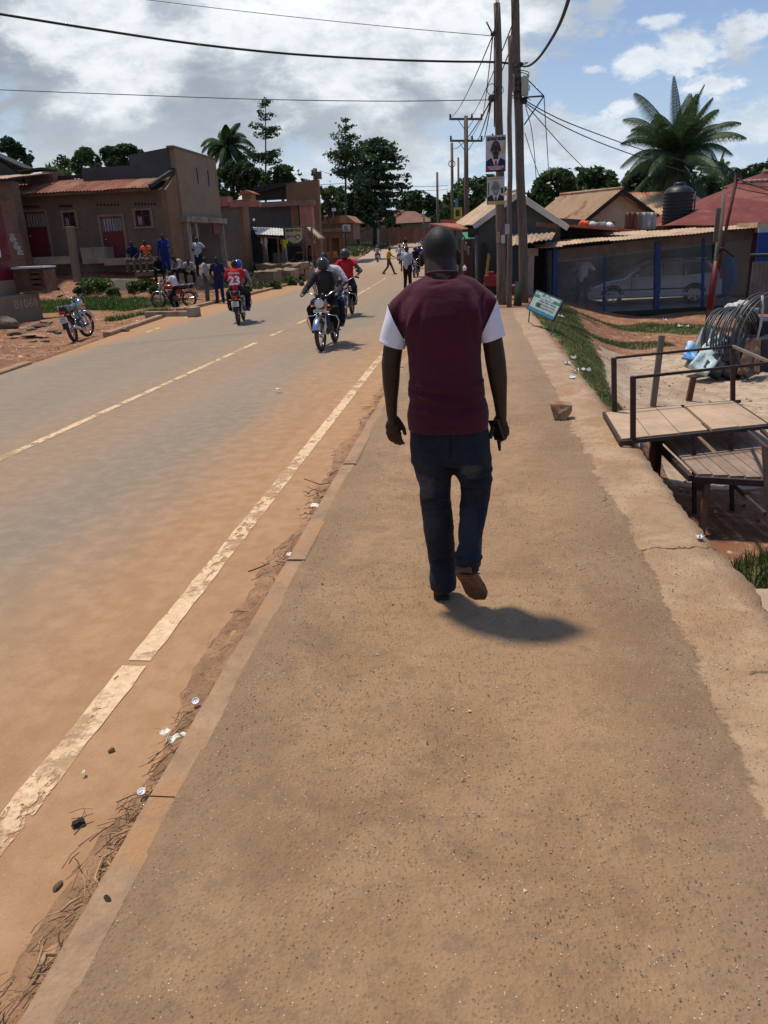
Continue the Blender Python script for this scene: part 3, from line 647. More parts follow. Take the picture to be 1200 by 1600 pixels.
# body (skin): one continuous surface from scalp to ankles
hc = Vector((-.143, 3.505, 1.672))
Yb = 3.43
lw = Vector((-.374, 3.46, .965)); rw = Vector((.124, 3.46, .955))
body = [('ell', hc, (.0735, .096, .100), Vector((0, .25, 1))),
        ('ell', hc+Vector((0, -.018, .010)), (.0735, .085, .086)), ('ell', hc+Vector((0, -.022, -.022)), (.072, .074, .075)),
        ('ell', hc+Vector((0, .045, -.062)), (.060, .058, .060)),                    # jaw
        ('ell', hc+Vector((0, .092, -.095)), (.028, .022, .024)),                    # chin
        ('cap', hc+Vector((0, .090, .005)), hc+Vector((0, .112, -.036)), .008, .015),  # nose
        ('ell', hc+Vector((0, .101, -.066)), (.024, .011, .011)),                    # lips
        ('cap', hc+Vector((-.038, .086, .022)), hc+Vector((.038, .086, .022)), .013, .013),  # brow
        ('ell', hc+Vector((-.080, -.005, -.034)), (.011, .020, .034), Matrix.Rotation(R(-22), 3, 'Z')),
        ('ell', hc+Vector((.080, -.005, -.034)), (.011, .020, .034), Matrix.Rotation(R(22), 3, 'Z')),
        ('cap', (-.137, 3.425, 1.50), (-.142, 3.480, 1.635), .071, .070),
        ('cap', (-.165, 3.43, 1.53), (-.16, 3.45, 1.60), .040, .034), ('cap', (-.108, 3.43, 1.53), (-.118, 3.45, 1.60), .040, .034),
        ('secs', [(-.12, Yb, .80, .15, .10), (-.118, Yb, 1.0, .145, .10), (-.12, Yb, 1.15, .145, .10), (-.12, Yb, 1.35, .14, .095), (-.13, Yb, 1.46, .13, .075), (-.13, Yb, 1.53, .08, .06)]),
        ('chain', [(-.300, Yb, 1.40), (-.345, Yb, 1.33), (-.366, Yb, 1.20), (-.370, Yb+.01, 1.12), (-.373, Yb+.02, 1.03), lw], [.040, .044, .043, .039, .029, .0245]),
        ('chain', [(.038, Yb, 1.40), (.075, Yb, 1.33), (.096, Yb, 1.20), (.107, Yb+.01, 1.12), (.117, Yb+.02, 1.03), rw], [.040, .044, .045, .041, .031, .025]),
        ('chain', [(-.19, Yb, .86), (-.17, 3.47, .48), (-.165, 3.55, .12)], [.075, .05, .035]),
        ('chain', [(-.03, Yb, .86), (.0, 3.47, .55), (.0, 3.36, .27)], [.075, .05, .035])]
# left hand: back of the hand towards us, relaxed, thumb on the inner side
body += [('cap', lw, lw+Vector((.004, .004, -.030)), .0235, .024), ('ell', (-.371, 3.470, .905), (.037, .017, .043)),
         ('chain', [(-.354, 3.468, .940), (-.334, 3.478, .912), (-.3225, 3.484, .888), (-.3185, 3.486, .866)], [.016, .0125, .0105, .0085])]
for x0, L, dx in ((-.346, 1.0, .30), (-.3635, 1.08, .30), (-.381, 1.0, .36), (-.398, .80, .46)):
    a = Vector((x0, 3.472, .878)); b = a+Vector((dx*.6, .22, -1)).normalized()*.040*L; c_ = b+Vector((dx*1.1, .75, -.9)).normalized()*.026*L; d_ = c_+Vector((dx, 1.1, -.35)).normalized()*.018*L
    body.append(('chain', [a, b, c_, d_], [.0102, .0092, .0082, .0070]))
# right hand: closed round a phone, index finger pointing down along it
body += [('cap', rw, rw+Vector((-.002, .002, -.030)), .0245, .025), ('ell', (.122, 3.466, .902), (.034, .018, .043)),
         ('chain', [(.106, 3.460, .938), (.090, 3.440, .910), (.080, 3.424, .884), (.077, 3.416, .862)], [.0155, .0125, .0105, .009]),
         ('chain', [(.108, 3.468, .872), (.113, 3.460, .838), (.117, 3.452, .812), (.118, 3.446, .796)], [.0105, .0098, .009, .0078])]
for x0, z0, L in ((.128, .874, .82), (.1420, .878, .80), (.1520, .892, .68)):
    a = Vector((x0, 3.466, z0)); b = a+Vector((.05, -.10, -1)).normalized()*.038*L; c_ = b+Vector((-.55, -.9, -.15)).normalized()*.024*L; d_ = c_+Vector((-.8, -.25, .6)).normalized()*.018*L
    body.append(('chain', [a, b, c_, d_], [.0105, .0098, .0090, .0080]))
def hairline(c_, n_):
    q = c_-hc; q.z += .012*mnoise.noise(c_*60)+.006*mnoise.noise(c_*160); return 1 if (q.z > -.030+.5*max(0, q.y+.02)*1.6 and q.y < .075-.3*max(0, .05-q.z) and q.length < .135 and not (abs(q.x) > .071 and -.075 < q.z < -.004 and q.y > -.03)) and q.z > -.085 else 0
organic('body', body, [SKIN, HAIR], man, .0042, 5, mat_fn=hairline, loc=MO)
# nails and eyes of the man are too small to show from behind; eyes still get built
mb = MB()
for s_ in (-1, 1): mb = MB(); mb.ball(hc+Vector((s_*.031, .084, .004))-MO, .0115); mb.build('eye', mat('eye_white', (.6, .57, .5), .3, .05), man)
# shirt
MAROON, t = newmat('maroon_cotton')
tc = t.n('ShaderNodeTexCoord').outputs['Object']; n1 = t.noise(tc, 4, 5); wv = t.noise(tc, 420, 2, .5)
c = t.mix(t.ramp(n1, .3, .7), (.044, .003, .012), (.066, .006, .020))
bp = t.n('ShaderNodeBump', {'Strength': .7, 'Distance': .005, 'Height': t.math('ADD', t.math('MULTIPLY', wv, .12), t.math('ADD', t.math('MULTIPLY', t.noise(tc, 22, 5, .6), .5), t.noise(t.vmath('MULTIPLY', tc, (1, 1, 1.6)), 9, 3, .5, 1.5)))})
out(t, principled(t, **{'Base Color': c, 'Roughness': .85, 'Specular IOR Level': .25, 'Sheen Weight': .10, 'Sheen Roughness': .5, 'Normal': bp.outputs[0]}).outputs[0])
WHITEC = mat('white_cotton', (.74, .74, .80), .85, .05, 5, .12, 300, spec=.2)
DENIM, t = newmat('dark_denim')
tc = t.n('ShaderNodeTexCoord').outputs['Object']; s3 = t.n('ShaderNodeSeparateXYZ', {0: tc}); nn = t.noise(tc, 14, 6, .65)
def patch(cx, cz, rx, rz, a=0.0):
    u_ = t.math('DIVIDE', t.math('SUBTRACT', s3.outputs[0], cx), rx); v_ = t.math('DIVIDE', t.math('SUBTRACT', s3.outputs[2], cz), rz)
    d_ = t.math('SQRT', t.math('ADD', t.math('MULTIPLY', u_, u_), t.math('MULTIPLY', v_, v_)))
    return t.ramp(t.math('ADD', d_, t.math('MULTIPLY', t.math('SUBTRACT', nn, .5), 1.6)), 1.05, .55)
fz = t.math('MAXIMUM', t.math('MAXIMUM', patch(-.09, .655, .055, .085), patch(.115, .735, .055, .04)), t.math('MULTIPLY', patch(-.075, .45, .06, .12), .35))
fz = t.math('MAXIMUM', fz, t.math('MULTIPLY', patch(.10, .45, .06, .14), .35))
c = t.mix(t.ramp(nn, .3, .7), (.006, .010, .018), (.011, .018, .034)); c = t.mix(t.math('MULTIPLY', fz, .55), c, (.085, .088, .095))
c = t.mix(t.math('MULTIPLY', t.ramp(s3.outputs[2], .40, .05), .5), c, (.016, .030, .058))
wv = t.n('ShaderNodeTexWave', {'Vector': tc, 'Scale': 260.0, 'Distortion': .5}, bands_direction='DIAGONAL').outputs['Fac']
bp = t.n('ShaderNodeBump', {'Strength': .8, 'Distance': .006, 'Height': t.math('ADD', t.math('MULTIPLY', wv, .15), t.math('ADD', t.math('MULTIPLY', nn, 1.0), t.noise(t.vmath('MULTIPLY', tc, (1, 1, 2.2)), 16, 3, .5, 1.2)))})
out(t, principled(t, **{'Base Color': c, 'Roughness': .8, 'Specular IOR Level': .3, 'Normal': bp.outputs[0]}).outputs[0])
STITCH = mat('tan_stitching', (.06, .05, .04), .8, .2)
LEATHER = mat('brown_leather', (.085, .032, .018), .5, .3, 8, .25, 120, (.05, .02, .012)); SOLEM = mat('worn_rubber_sole', (.16, .075, .04), .8, .3, 12, .4, 90); BLACKR = mat('black_rubber', (.02, .02, .02), .75, .3, 10, .2, 80)

S = [sec(639.5, 762.5, 690, 3.42, .130, 2.5), sec(639.5, 762.5, 676, 3.42, .130, 2.5), sec(638.5, 763, 664, 3.42, .132, 2.5), sec(636, 764, 645, 3.42, .134, 2.4), sec(640, 759, 622, 3.42, .124, 2.4), sec(637, 758, 606, 3.42, .124), sec(640, 754, 590, 3.42, .118), sec(638, 752, 560, 3.42, .118),
     sec(635, 752, 535, 3.42, .122), sec(628, 757, 510, 3.42, .126), sec(622, 763, 490, 3.42, .125), sec(630, 757, 470, 3.42, .112), sec(645, 742, 448, 3.42, .092), sec(659, 723, 436, 3.425, .072)]
shirt = [('secs', S[::-1]), ('chain', [(-.175, 3.425, 1.530), (-.250, 3.425, 1.497), (-.318, 3.425, 1.438), (-.330, 3.425, 1.41)], [.052, .050, .052, .050]),
         ('chain', [(-.095, 3.425, 1.535), (-.02, 3.425, 1.510), (.046, 3.425, 1.452), (.056, 3.425, 1.425)], [.052, .050, .053, .050]),
         ('cap', (-.18, 3.43, 1.535), (-.095, 3.43, 1.535), .050, .050),
         ('ell', (-.215, 3.36, 1.40), (.07, .045, .09)), ('ell', (-.035, 3.36, 1.40), (.07, .045, .09)),
         ('ell', (-.276, 3.415, 1.40), (.056, .072, .095)), ('ell', (.013, 3.415, 1.41), (.056, .072, .095)), ('ell', (-.265, 3.41, 1.335), (.040, .072, .075)), ('ell', (.004, 3.41, 1.345), (.040, .072, .075))]
fl = []
def fpx(x0, y0, x1, y1, w_, a_, Y=3.32):
    p, q = D(x0, y0, Y), D(x1, y1, Y); fl.append((p.x, p.z, q.x, q.z, w_, a_))
for a in ((638, 611, 720, 619, .006, -.007), (637, 603, 690, 606, .008, .005), (638, 622, 740, 632, .010, .006), (640, 640, 700, 650, .009, .004), (700, 655, 762, 640, .010, .004), (764, 598, 720, 612, .009, .004), (763, 625, 715, 640, .007, -.004), (645, 662, 755, 668, .006, -.003), (665, 437, 705, 434, .005, .005), (670, 447, 700, 441, .006, -.004),
          (636, 520, 648, 480, .012, .006), (645, 545, 662, 470, .012, -.004), (750, 515, 740, 470, .012, .006), (742, 540, 728, 465, .012, -.005), (752, 495, 756, 462, .009, -.006), (627, 500, 622, 470, .010, -.005), (680, 580, 735, 560, .016, .003), (660, 540, 700, 580, .016, -.003), (655, 590, 735, 585, .012, .002)): fpx(*a)
shirt_o = organic('shirt', shirt, MAROON, man, .006, 15, cut=[((0, 3.30, D(700, 669, 3.42).z), (0, .05, -1)), ((0, 3.40, 1.578), (0, .30, 1))], disp=fold_fn([(a_, b_, c2, d2, e_, f2*1.35) for a_, b_, c2, d2, e_, f2 in fl], nz_amp=.0028, nz=(5, 5, 9)), loc=MO)
sd_ = shirt_o.modifiers.new('thick', 'SOLIDIFY'); sd_.thickness = .0025; sd_.offset = -1
# ribbed collar
mb = MB(); cc = Vector((-.135, 3.438, 1.578))-MO; ringp = [cc+Vector((.069*math.cos(a), .064*math.sin(a), .022*math.sin(a)*-.45)) for a in np.linspace(0, 2*math.pi, 49)[:-1]]
for p in ringp: p.z += .0
mb.tube(ringp, .0058, 8, closed=True); mb.build('collar', MAROON, man)
def sleeve(top, hem, r0, r1, seam_n, seam_c, seed):
    top, hem = Vector(top), Vector(hem); ax = (hem-top).normalized(); a_ = ax.orthogonal().normalized(); a_ = Vector((1, 0, 0)) - ax*ax.x; a_.normalize(); b_ = ax.cross(a_); mb = MB(); n = 40; m_ = 26; vs = []
    for i in range(m_+3):
        q = min(1, i/m_); c_ = top.lerp(hem, q); r_ = r0+(r1-r0)*q
        if i > m_: r_ -= .004+.006*(i-m_-1); c_ = c_-ax*(.004*(i-m_-1)*3)
        for k in range(n):
            an = 2*math.pi*k/n; w_ = 1+.035*math.sin(an*3+seed+q*4)*q+.03*math.sin(an*2-q*7+seed)
            if i == m_-3: w_ -= .015
            vs.append(c_+a_*(math.cos(an)*r_*w_)+b_*(math.sin(an)*r_*w_*1.12)-MO)
    mb.add(vs, [(i*n+k, i*n+(k+1) % n, (i+1)*n+(k+1) % n, (i+1)*n+k) for i in range(m_+2) for k in range(n)], True)
    o = mb.build('sleeve', WHITEC, man); bm = bmesh.new(); bm.from_mesh(o.data)
    bmesh.ops.bisect_plane(bm, geom=bm.verts[:]+bm.edges[:]+bm.faces[:], plane_co=Vector(seam_c)-MO, plane_no=seam_n, clear_inner=True); bm.to_mesh(o.data); bm.free(); return o
sleeve((-.302, 3.422, 1.475), (-.356, 3.428, 1.283), .064, .0590, Vector((-.905, 0, -.424)), (-.372, 3.42, 1.462), 1)
sleeve((.028, 3.422, 1.485), (.082, 3.428, 1.300), .064, .0565, Vector((.905, 0, -.424)), (.101, 3.42, 1.468), 4)
# jeans
LL = [sec(672, 712, 919, 3.545, .066, 2.2), sec(671, 713, 908, 3.535, .070, 2.2), sec(671, 713, 895, 3.54, .076), sec(668, 711, 865, 3.53, .070), sec(664.5, 710, 840, 3.51, .072), sec(660, 708.5, 812, 3.49, .076), sec(657.5, 704.5, 785, 3.47, .08), sec(655, 704, 760, 3.45, .085), sec(649, 707, 735, 3.43, .098), sec(642, 710, 710, 3.42, .110)]
RL = [sec(710, 748, 892, 3.30, .062, 2.2), sec(710, 749, 888, 3.30, .062, 2.2), sec(711, 752, 868, 3.31, .068), sec(716, 749, 848, 3.34, .060), sec(716.5, 757, 822, 3.39, .066), sec(718, 763, 795, 3.43, .070), sec(720, 766, 772, 3.46, .078), sec(719, 769, 755, 3.45, .088), sec(709, 769, 738, 3.43, .1), sec(704, 767, 712, 3.42, .112)]
TOP = [sec(643, 767, 722, 3.42, .112, 2.5), sec(641, 766, 700, 3.42, .122, 2.6), sec(641, 764, 680, 3.42, .122, 2.6), sec(642, 761, 662, 3.42, .116, 2.5), sec(645, 758, 650, 3.42, .110, 2.5)]
jeans = [('secs', LL), ('secs', RL), ('secs', TOP), ('ell', (D(677, 705, 3.36).x, 3.365, D(677, 712, 3.36).z), (.08, .075, .085)), ('ell', (D(735, 705, 3.36).x, 3.365, D(735, 712, 3.36).z), (.08, .075, .085))]
fl = []
for a in ((652, 738, 690, 752, .007, .006), (656, 757, 672, 748, .006, .007), (658, 772, 700, 785, .007, .006), (658, 790, 690, 778, .006, -.006), (660, 803, 700, 800, .007, .006), (662, 815, 690, 806, .006, -.005), (668, 866, 700, 852, .009, .006), (672, 884, 706, 874, .007, .006), (673, 900, 710, 893, .006, .006), (673, 892, 706, 886, .005, -.006), (690, 860, 704, 830, .008, .005), (674, 909, 708, 905, .005, -.004),
          (725, 742, 769, 738, .006, .010), (730, 750, 768, 748, .005, -.011), (726, 757, 768, 756, .006, .009), (722, 766, 755, 762, .006, -.006), (718, 810, 758, 800, .010, .004), (716, 846, 752, 842, .007, -.006), (713, 860, 756, 864, .007, .008), (714, 873, 746, 874, .005, -.006), (707, 735, 690, 722, .007, -.006), (709, 735, 728, 724, .007, -.006), (705, 672, 705, 712, .004, -.006)): fpx(*a, Y=3.36)
organic('jeans', jeans, DENIM, man, .0065, 7, cut=[((0, 3.3, D(700, 648, 3.42).z), (0, 0, 1))], disp=fold_fn([(a_, b_, c2, d2, e_, f2*1.5) for a_, b_, c2, d2, e_, f2 in fl], nz_amp=.0055, nz=(9, 9, 15)), loc=MO)
mb = MB()
for x0, x1, sg in ((650, 684, 1), (722, 756, -1)):      # back pocket stitching
    ys2 = [(x0, 672+2*(sg < 0)), (x0+1, 694), ((x0+x1)/2, 702), (x1, 694), (x1, 672+2*(sg > 0))]
    def onb(px, py): 
        p = D(px, py, 3.42); u_ = (p.x+.115)/.165; yb = 3.425-.122*(max(0, 1-abs(u_)**2.6))**(1/2.6); 
        q = D(px, py, yb-.014); return q-MO
    mb = MB(); mb.tube([onb(*p) for p in ys2]+[onb(*ys2[0])], .0007, 5); mb.build('pocket_stitching', STITCH, man)
def shoe(parent, M4, name='shoe', mU=LEATHER, mS=SOLEM, k=1.0, lo=False):
    ns = [(0.0, .026, .030, .055), (.02, .034, .036, .075), (.06, .036, .036, .088), (.10, .034, .034, .082), (.15, .040, .036, .058), (.20, .045, .045, .046), (.245, .040, .040, .038), (.275, .022, .022, .026)]
    mb = MB(); n = 20; vs = []
    for y, wl, wr, h in ns:
        for i in range(n):
            a = 2*math.pi*i/n; ca, sa = math.cos(a), math.sin(a); vs.append((ca*(wr if ca > 0 else wl)*(1-.35*max(0, sa)**2), y-.07, .022+max(sa, 0)**.8*h if sa > 0 else .022))
    mb.add(vs, [(i*n+q, i*n+(q+1) % n, (i+1)*n+(q+1) % n, (i+1)*n+q) for i in range(len(ns)-1) for q in range(n)]+[tuple(range(n)), tuple((len(ns)-1)*n+q for q in range(n))], True)
    for i in range(4): mb.tube([(-.022, .07+i*.016-.0, .098-i*.010), (0, .075+i*.016, .106-i*.011), (.022, .07+i*.016, .098-i*.010)], .0028, 6)
    mb.xf(Matrix.Scale(k, 4)); mb.xf(M4); up = mb.build(name, mU, parent)
    mb = MB(); vs = []
    for z, e in ((0.0, .96), (.006, 1.0), (.024, 1.02)):
        for y, wl, wr, h in ns:
            vs.append((-wl*e-.003, y-.07, z))
        for y, wl, wr, h in ns[::-1]: vs.append((wr*e+.003, y-.07, z))
    q = 2*len(ns); mb.add(vs, [tuple(range(q))[::-1], tuple(2*q+i for i in range(q))]+[(j*q+i, j*q+(i+1) % q, (j+1)*q+(i+1) % q, (j+1)*q+i) for j in range(2) for i in range(q)])
    for i in range(9): mb.box((0, -.045+i*.026, -.001), (.05, .007, .004))
    mb.xf(Matrix.Scale(k, 4)); mb.xf(M4); mb.build('sole', mS, up); return up
shoe(man, Matrix.Translation(Vector((-.165, 3.565, .0))-MO) @ Matrix.Rotation(R(3), 4, 'Z'), mU=mat('dark_brown_leather', (.035, .018, .012), .5, .3, 8, .2, 120), mS=BLACKR)
pa = D(733, 880, 3.29)
shoe(man, Matrix.Translation(pa+Vector((-.012, -.01, -.075))-MO) @ Matrix.Rotation(R(-26), 4, 'Z') @ Matrix.Rotation(R(-50), 4, 'X') @ Matrix.Rotation(R(-14), 4, 'Y'), k=1.08)
ph = MB(); ph.box((0, 0, 0), (.009, .060, .100)); ph.xf(Matrix.Rotation(R(-24), 4, 'Y') @ Matrix.Rotation(R(48), 4, 'Z') @ Matrix.Rotation(R(8), 4, 'X'))
pp = Vector((.103, 3.430, .892)); pht = ph.build('phone', mat('black_glass', (.012, .012, .014), .12, .1, 5, 0, spec=.6), None, bevel=.004); pht.location = pp
tag(pht, 'black phone held in the right hand of the man in maroon', 'phone')
# ---------------------------------------------------------------- other people (local: facing +Y, feet at z = 0)
V3 = Vector
def cloth(name, col, **k): return mat(name, col, .88, .18, 7, .15, 120, spec=.2, **k)
SHOES_D = mat('dark_shoe_leather', (.02, .016, .014), .6, .3, 20, .1)
def mirror(p): return V3((-p[0], p[1], p[2]))
POSES = {
 'stand': dict(pel=(0, 0, .93), che=(0, .0, 1.30), nec=(0, .0, 1.47), hea=(0, .02, 1.62), eL=(-.25, -.02, 1.14), hL=(-.27, .04, .88), eR=(.25, -.02, 1.14), hR=(.27, .04, .88), kL=(-.10, .02, .50), fL=(-.12, 0, .08), kR=(.10, .02, .50), fR=(.12, 0, .08)),
 'walk': dict(pel=(0, 0, .90), che=(0, .03, 1.27), nec=(0, .05, 1.44), hea=(0, .08, 1.59), eL=(-.24, -.10, 1.12), hL=(-.26, .0, .88), eR=(.23, .22, 1.15), hR=(.22, .46, 1.03), kL=(-.09, .20, .50), fL=(-.10, .36, .08), kR=(.09, -.06, .50), fR=(.10, -.38, .12)),
 'hips': dict(pel=(0, 0, .93), che=(0, .0, 1.30), nec=(0, .0, 1.47), hea=(0, .02, 1.62), eL=(-.38, -.10, 1.18), hL=(-.18, .06, 1.02), eR=(.38, -.10, 1.18), hR=(.18, .06, 1.02), kL=(-.12, .02, .50), fL=(-.15, 0, .08), kR=(.12, .02, .50), fR=(.15, 0, .08)),
 'reach': dict(pel=(0, 0, .93), che=(0, .0, 1.30), nec=(0, .02, 1.47), hea=(0, .05, 1.61), eL=(-.22, .16, 1.20), hL=(-.16, .40, 1.22), eR=(.25, -.02, 1.14), hR=(.27, .04, .88), kL=(-.10, .02, .50), fL=(-.12, 0, .08), kR=(.10, .02, .50), fR=(.12, 0, .08)),
 'sit': dict(pel=(0, -.05, .52), che=(0, .02, .90), nec=(0, .08, 1.06), hea=(0, .13, 1.20), eL=(-.27, .10, .78), hL=(-.16, .34, .64), eR=(.27, .10, .78), hR=(.16, .34, .64), kL=(-.17, .40, .52), fL=(-.16, .42, .08), kR=(.17, .40, .52), fR=(.17, .36, .08)),
 'slump': dict(pel=(0, -.05, .50), che=(0, .10, .84), nec=(0, .24, .96), hea=(0, .36, 1.06), eL=(-.27, .28, .66), hL=(-.08, .46, .60), eR=(.27, .28, .66), hR=(.08, .46, .60), kL=(-.19, .40, .52), fL=(-.18, .44, .08), kR=(.19, .40, .52), fR=(.17, .40, .08)),
 'ride': dict(pel=(0, -.10, .86), che=(0, .0, 1.22), nec=(0, .05, 1.38), hea=(0, .10, 1.52), eL=(-.34, .18, 1.10), hL=(-.33, .46, 1.04), eR=(.34, .18, 1.10), hR=(.33, .46, 1.04), kL=(-.24, .34, .74), fL=(-.22, .18, .36), kR=(.24, .34, .74), fR=(.22, .18, .36)),
 'pillion': dict(pel=(0, -.50, .90), che=(0, -.40, 1.27), nec=(0, -.36, 1.43), hea=(0, -.32, 1.57), eL=(-.30, -.30, 1.14), hL=(-.20, -.05, 1.00), eR=(.30, -.30, 1.14), hR=(.20, -.05, 1.00), kL=(-.26, -.08, .80), fL=(-.24, -.22, .42), kR=(.26, -.08, .80), fR=(.24, -.22, .42)),
 'astride': dict(pel=(0, -.12, .82), che=(0, -.06, 1.18), nec=(0, .0, 1.33), hea=(0, .06, 1.46), eL=(-.26, .12, 1.05), hL=(-.22, .36, 1.02), eR=(.26, .12, 1.05), hR=(.22, .36, 1.02), kL=(-.24, .12, .46), fL=(-.26, .0, .08), kR=(.24, .12, .46), fR=(.26, .0, .08)),
}
def person(label, loc, rz, pose='stand', top=None, legs=None, sleeve=.5, scale=1.0, vox=.014, helmet=None, turn=0.0, over={}, group=None, hair=True, parent_extra=None, stocky=1.0):
    J = {k: V3(v) for k, v in POSES[pose].items()}
    for k, v in over.items(): J[k] = V3(v)
    sc = scale; J = {k: v*sc for k, v in J.items()}
    p0 = thing('person', label, 'person', loc, rz, group)
    up = (J['nec']-J['pel']).normalized(); side = V3((1, 0, 0))
    shL = J['nec']-side*.175*sc*stocky-up*.045*sc; shR = J['nec']+side*.175*sc*stocky-up*.045*sc
    hpL = J['pel']-side*.085*sc; hpR = J['pel']+side*.085*sc
    k = sc
    h = J['hea']; tz = Matrix.Rotation(turn, 3, 'Z')
    def hp(x, y, z): return h+tz @ (V3((x, y, z))*k)
    body = [('ell', hp(0, 0, 0), (.074*k, .092*k, .105*k), tz), ('ell', hp(0, .03, -.06), (.058*k, .06*k, .055*k), tz), ('cap', hp(0, .085, 0), hp(0, .108, -.03), .008*k, .014*k),
            ('ell', hp(0, .098, -.06), (.022*k, .010*k, .010*k)), ('ell', hp(-.076, -.005, -.02), (.010*k, .016*k, .028*k)), ('ell', hp(.076, -.005, -.02), (.010*k, .016*k, .028*k)),
            ('cap', J['nec']-up*.03*k, h-V3((0, .015*k, .06*k)), .056*k, .054*k),
            ('chain', [J['pel'], J['che'], J['nec']-up*.06*k], [.11*k, .12*k, .09*k]),
            ('chain', [hpL, J['kL'], J['fL']+V3((0, 0, .02))], [.075*k, .052*k, .036*k]), ('chain', [hpR, J['kR'], J['fR']+V3((0, 0, .02))], [.075*k, .052*k, .036*k])]
    for s_, sh, e_, w_ in ((-1, shL, J['eL'], J['hL']), (1, shR, J['eR'], J['hR'])):
        d_ = (w_-e_).normalized(); q = d_.cross(V3((1, 0, 0)) if abs(d_.x) < .8 else V3((0, 0, 1))).normalized(); lat = d_.cross(q)
        body += [('chain', [sh, e_, w_], [.052*k, .040*k, .026*k]), ('ell', w_+d_*.045*k, (.038*k, .020*k, .045*k), d_)]
        for i in range(4):
            b = w_+d_*.080*k+lat*(i-1.5)*.019*k; body.append(('chain', [b, b+d_*.035*k+q*.006*k, b+d_*.055*k+q*.024*k], [.009*k, .008*k, .007*k]))
        b = w_+d_*.03*k+lat*s_*-.03*k; body.append(('chain', [b, b+d_*.03*k+lat*s_*-.018*k, b+d_*.055*k+lat*s_*-.018*k+q*.012*k], [.011*k, .009*k, .008*k]))
    def hf(c_, n_):
        q = tz.transposed() @ (c_-h)/k; return 1 if (hair and q.z > -.045+.9*max(0, q.y) and q.length < .14 and q.y < .085) else 0
    organic('body', body, [SKIN, HAIR], p0, vox*.9, 3, mat_fn=hf)
    am = 1.18
    t_ = [('chain', [J['pel']+up*.02*k, J['che']-up*.08*k, J['che']+up*.04*k], [.135*k, .140*k, .148*k]), ('chain', [J['pel']-side*.04*k, J['che']-side*.065*k], [.11*k, .118*k]), ('chain', [J['pel']+side*.04*k, J['che']+side*.065*k], [.11*k, .118*k]),
          ('chain', [shL, J['nec']-up*.035*k, shR], [.068*k, .078*k, .068*k]), ('cap', J['nec']-up*.06*k, J['nec']-up*.01*k, .075*k, .064*k)]
    for sh, e_, w_ in ((shL, J['eL'], J['hL']), (shR, J['eR'], J['hR'])):
        if sleeve <= 1: t_.append(('cap', sh, sh.lerp(e_, sleeve), .068*k, .060*k))
        else: t_ += [('chain', [sh, e_, e_.lerp(w_, min(.94, sleeve-1))], [.068*k, .055*k, .042*k])]
    fn = lambda co, n: n*(.006*k*mnoise.noise(co*14)+.004*k*mnoise.noise(co*31))
    organic('shirt', t_, top, p0, vox, 4, disp=fn)
    l_ = [('chain', [hpL+V3((.02*k, 0, .05*k)), hpL, J['kL'], J['fL']+(J['kL']-J['fL']).normalized()*.03*k], [.105*k, .108*k, .075*k, .062*k]), ('chain', [hpR+V3((-.02*k, 0, .05*k)), hpR, J['kR'], J['fR']+(J['kR']-J['fR']).normalized()*.03*k], [.105*k, .108*k, .075*k, .062*k])]
    organic('trousers', l_, legs, p0, vox, 4, disp=fn)
    for f_ in (J['fL'], J['fR']):
        mb = MB(); solid(mb, ('ell', f_+V3((0, .05*k, -.035*k)), (.048*k, .135*k, .042*k))); solid(mb, ('ell', f_+V3((0, -.01*k, 0)), (.045*k, .06*k, .06*k)))
        o = mb.build('shoe', SHOES_D, p0)
        if True:
            rm = o.modifiers.new('r', 'REMESH'); rm.mode = 'VOXEL'; rm.voxel_size = vox; rm.use_smooth_shade = True
    if helmet:
        mb = MB(); mb.ball(hp(0, 0, .02), (.122*k, .142*k, .132*k), tz, 20, 14)
        o = mb.build('helmet', helmet, p0); bm = bmesh.new(); bm.from_mesh(o.data)
        bmesh.ops.bisect_plane(bm, geom=bm.verts[:]+bm.edges[:]+bm.faces[:], plane_co=hp(0, 0, -.075), plane_no=(0, 0, 1), clear_inner=True); bm.to_mesh(o.data); bm.free()
        sdm = o.modifiers.new('t', 'SOLIDIFY'); sdm.thickness = .015
        mb = MB(); mb.ball(hp(0, .012, .015), (.118*k, .140*k, .085*k), tz, 20, 10); vz = mb.build('visor', mat('smoked_visor', (.01, .01, .012), .1, .1, 5, 0, spec=.6), o)
        bm = bmesh.new(); bm.from_mesh(vz.data); bmesh.ops.bisect_plane(bm, geom=bm.verts[:]+bm.edges[:]+bm.faces[:], plane_co=hp(0, .06, 0), plane_no=tz @ V3((0, 1, 0)), clear_inner=True); bm.to_mesh(vz.data); bm.free()
    return p0

# ---------------------------------------------------------------- motorcycles (local: front wheel towards +Y, contact at z = 0)
CHROME = mat('chrome', (.55, .55, .56), .18, .1, 10, .05, metal=1.0); STEELD = mat('dirty_steel', (.16, .14, .13), .5, .3, 14, .2, metal=.7); BLACKP = mat('black_plastic', (.015, .015, .016), .45, .2, 10, .1)
TYRE = mat('dusty_tyre', (.055, .042, .032), .9, .4, 12, .5, 60); SEATM = mat('black_vinyl', (.014, .013, .014), .42, .3, 9, .1); REDL = mat('red_lens', (.45, .015, .01), .2, .1); AMBER = mat('amber_lens', (.70, .20, .02), .2, .1)
LENS = mat('headlamp_glass', (.62, .66, .66), .12, .08, 30, .1, spec=.6); PLATE = mat('plate_white', (.66, .66, .62), .5, .1); PLATEY = mat('plate_yellow', (.62, .46, .10), .5, .1); INK = mat('black_ink', (.012, .012, .012), .6, .1)
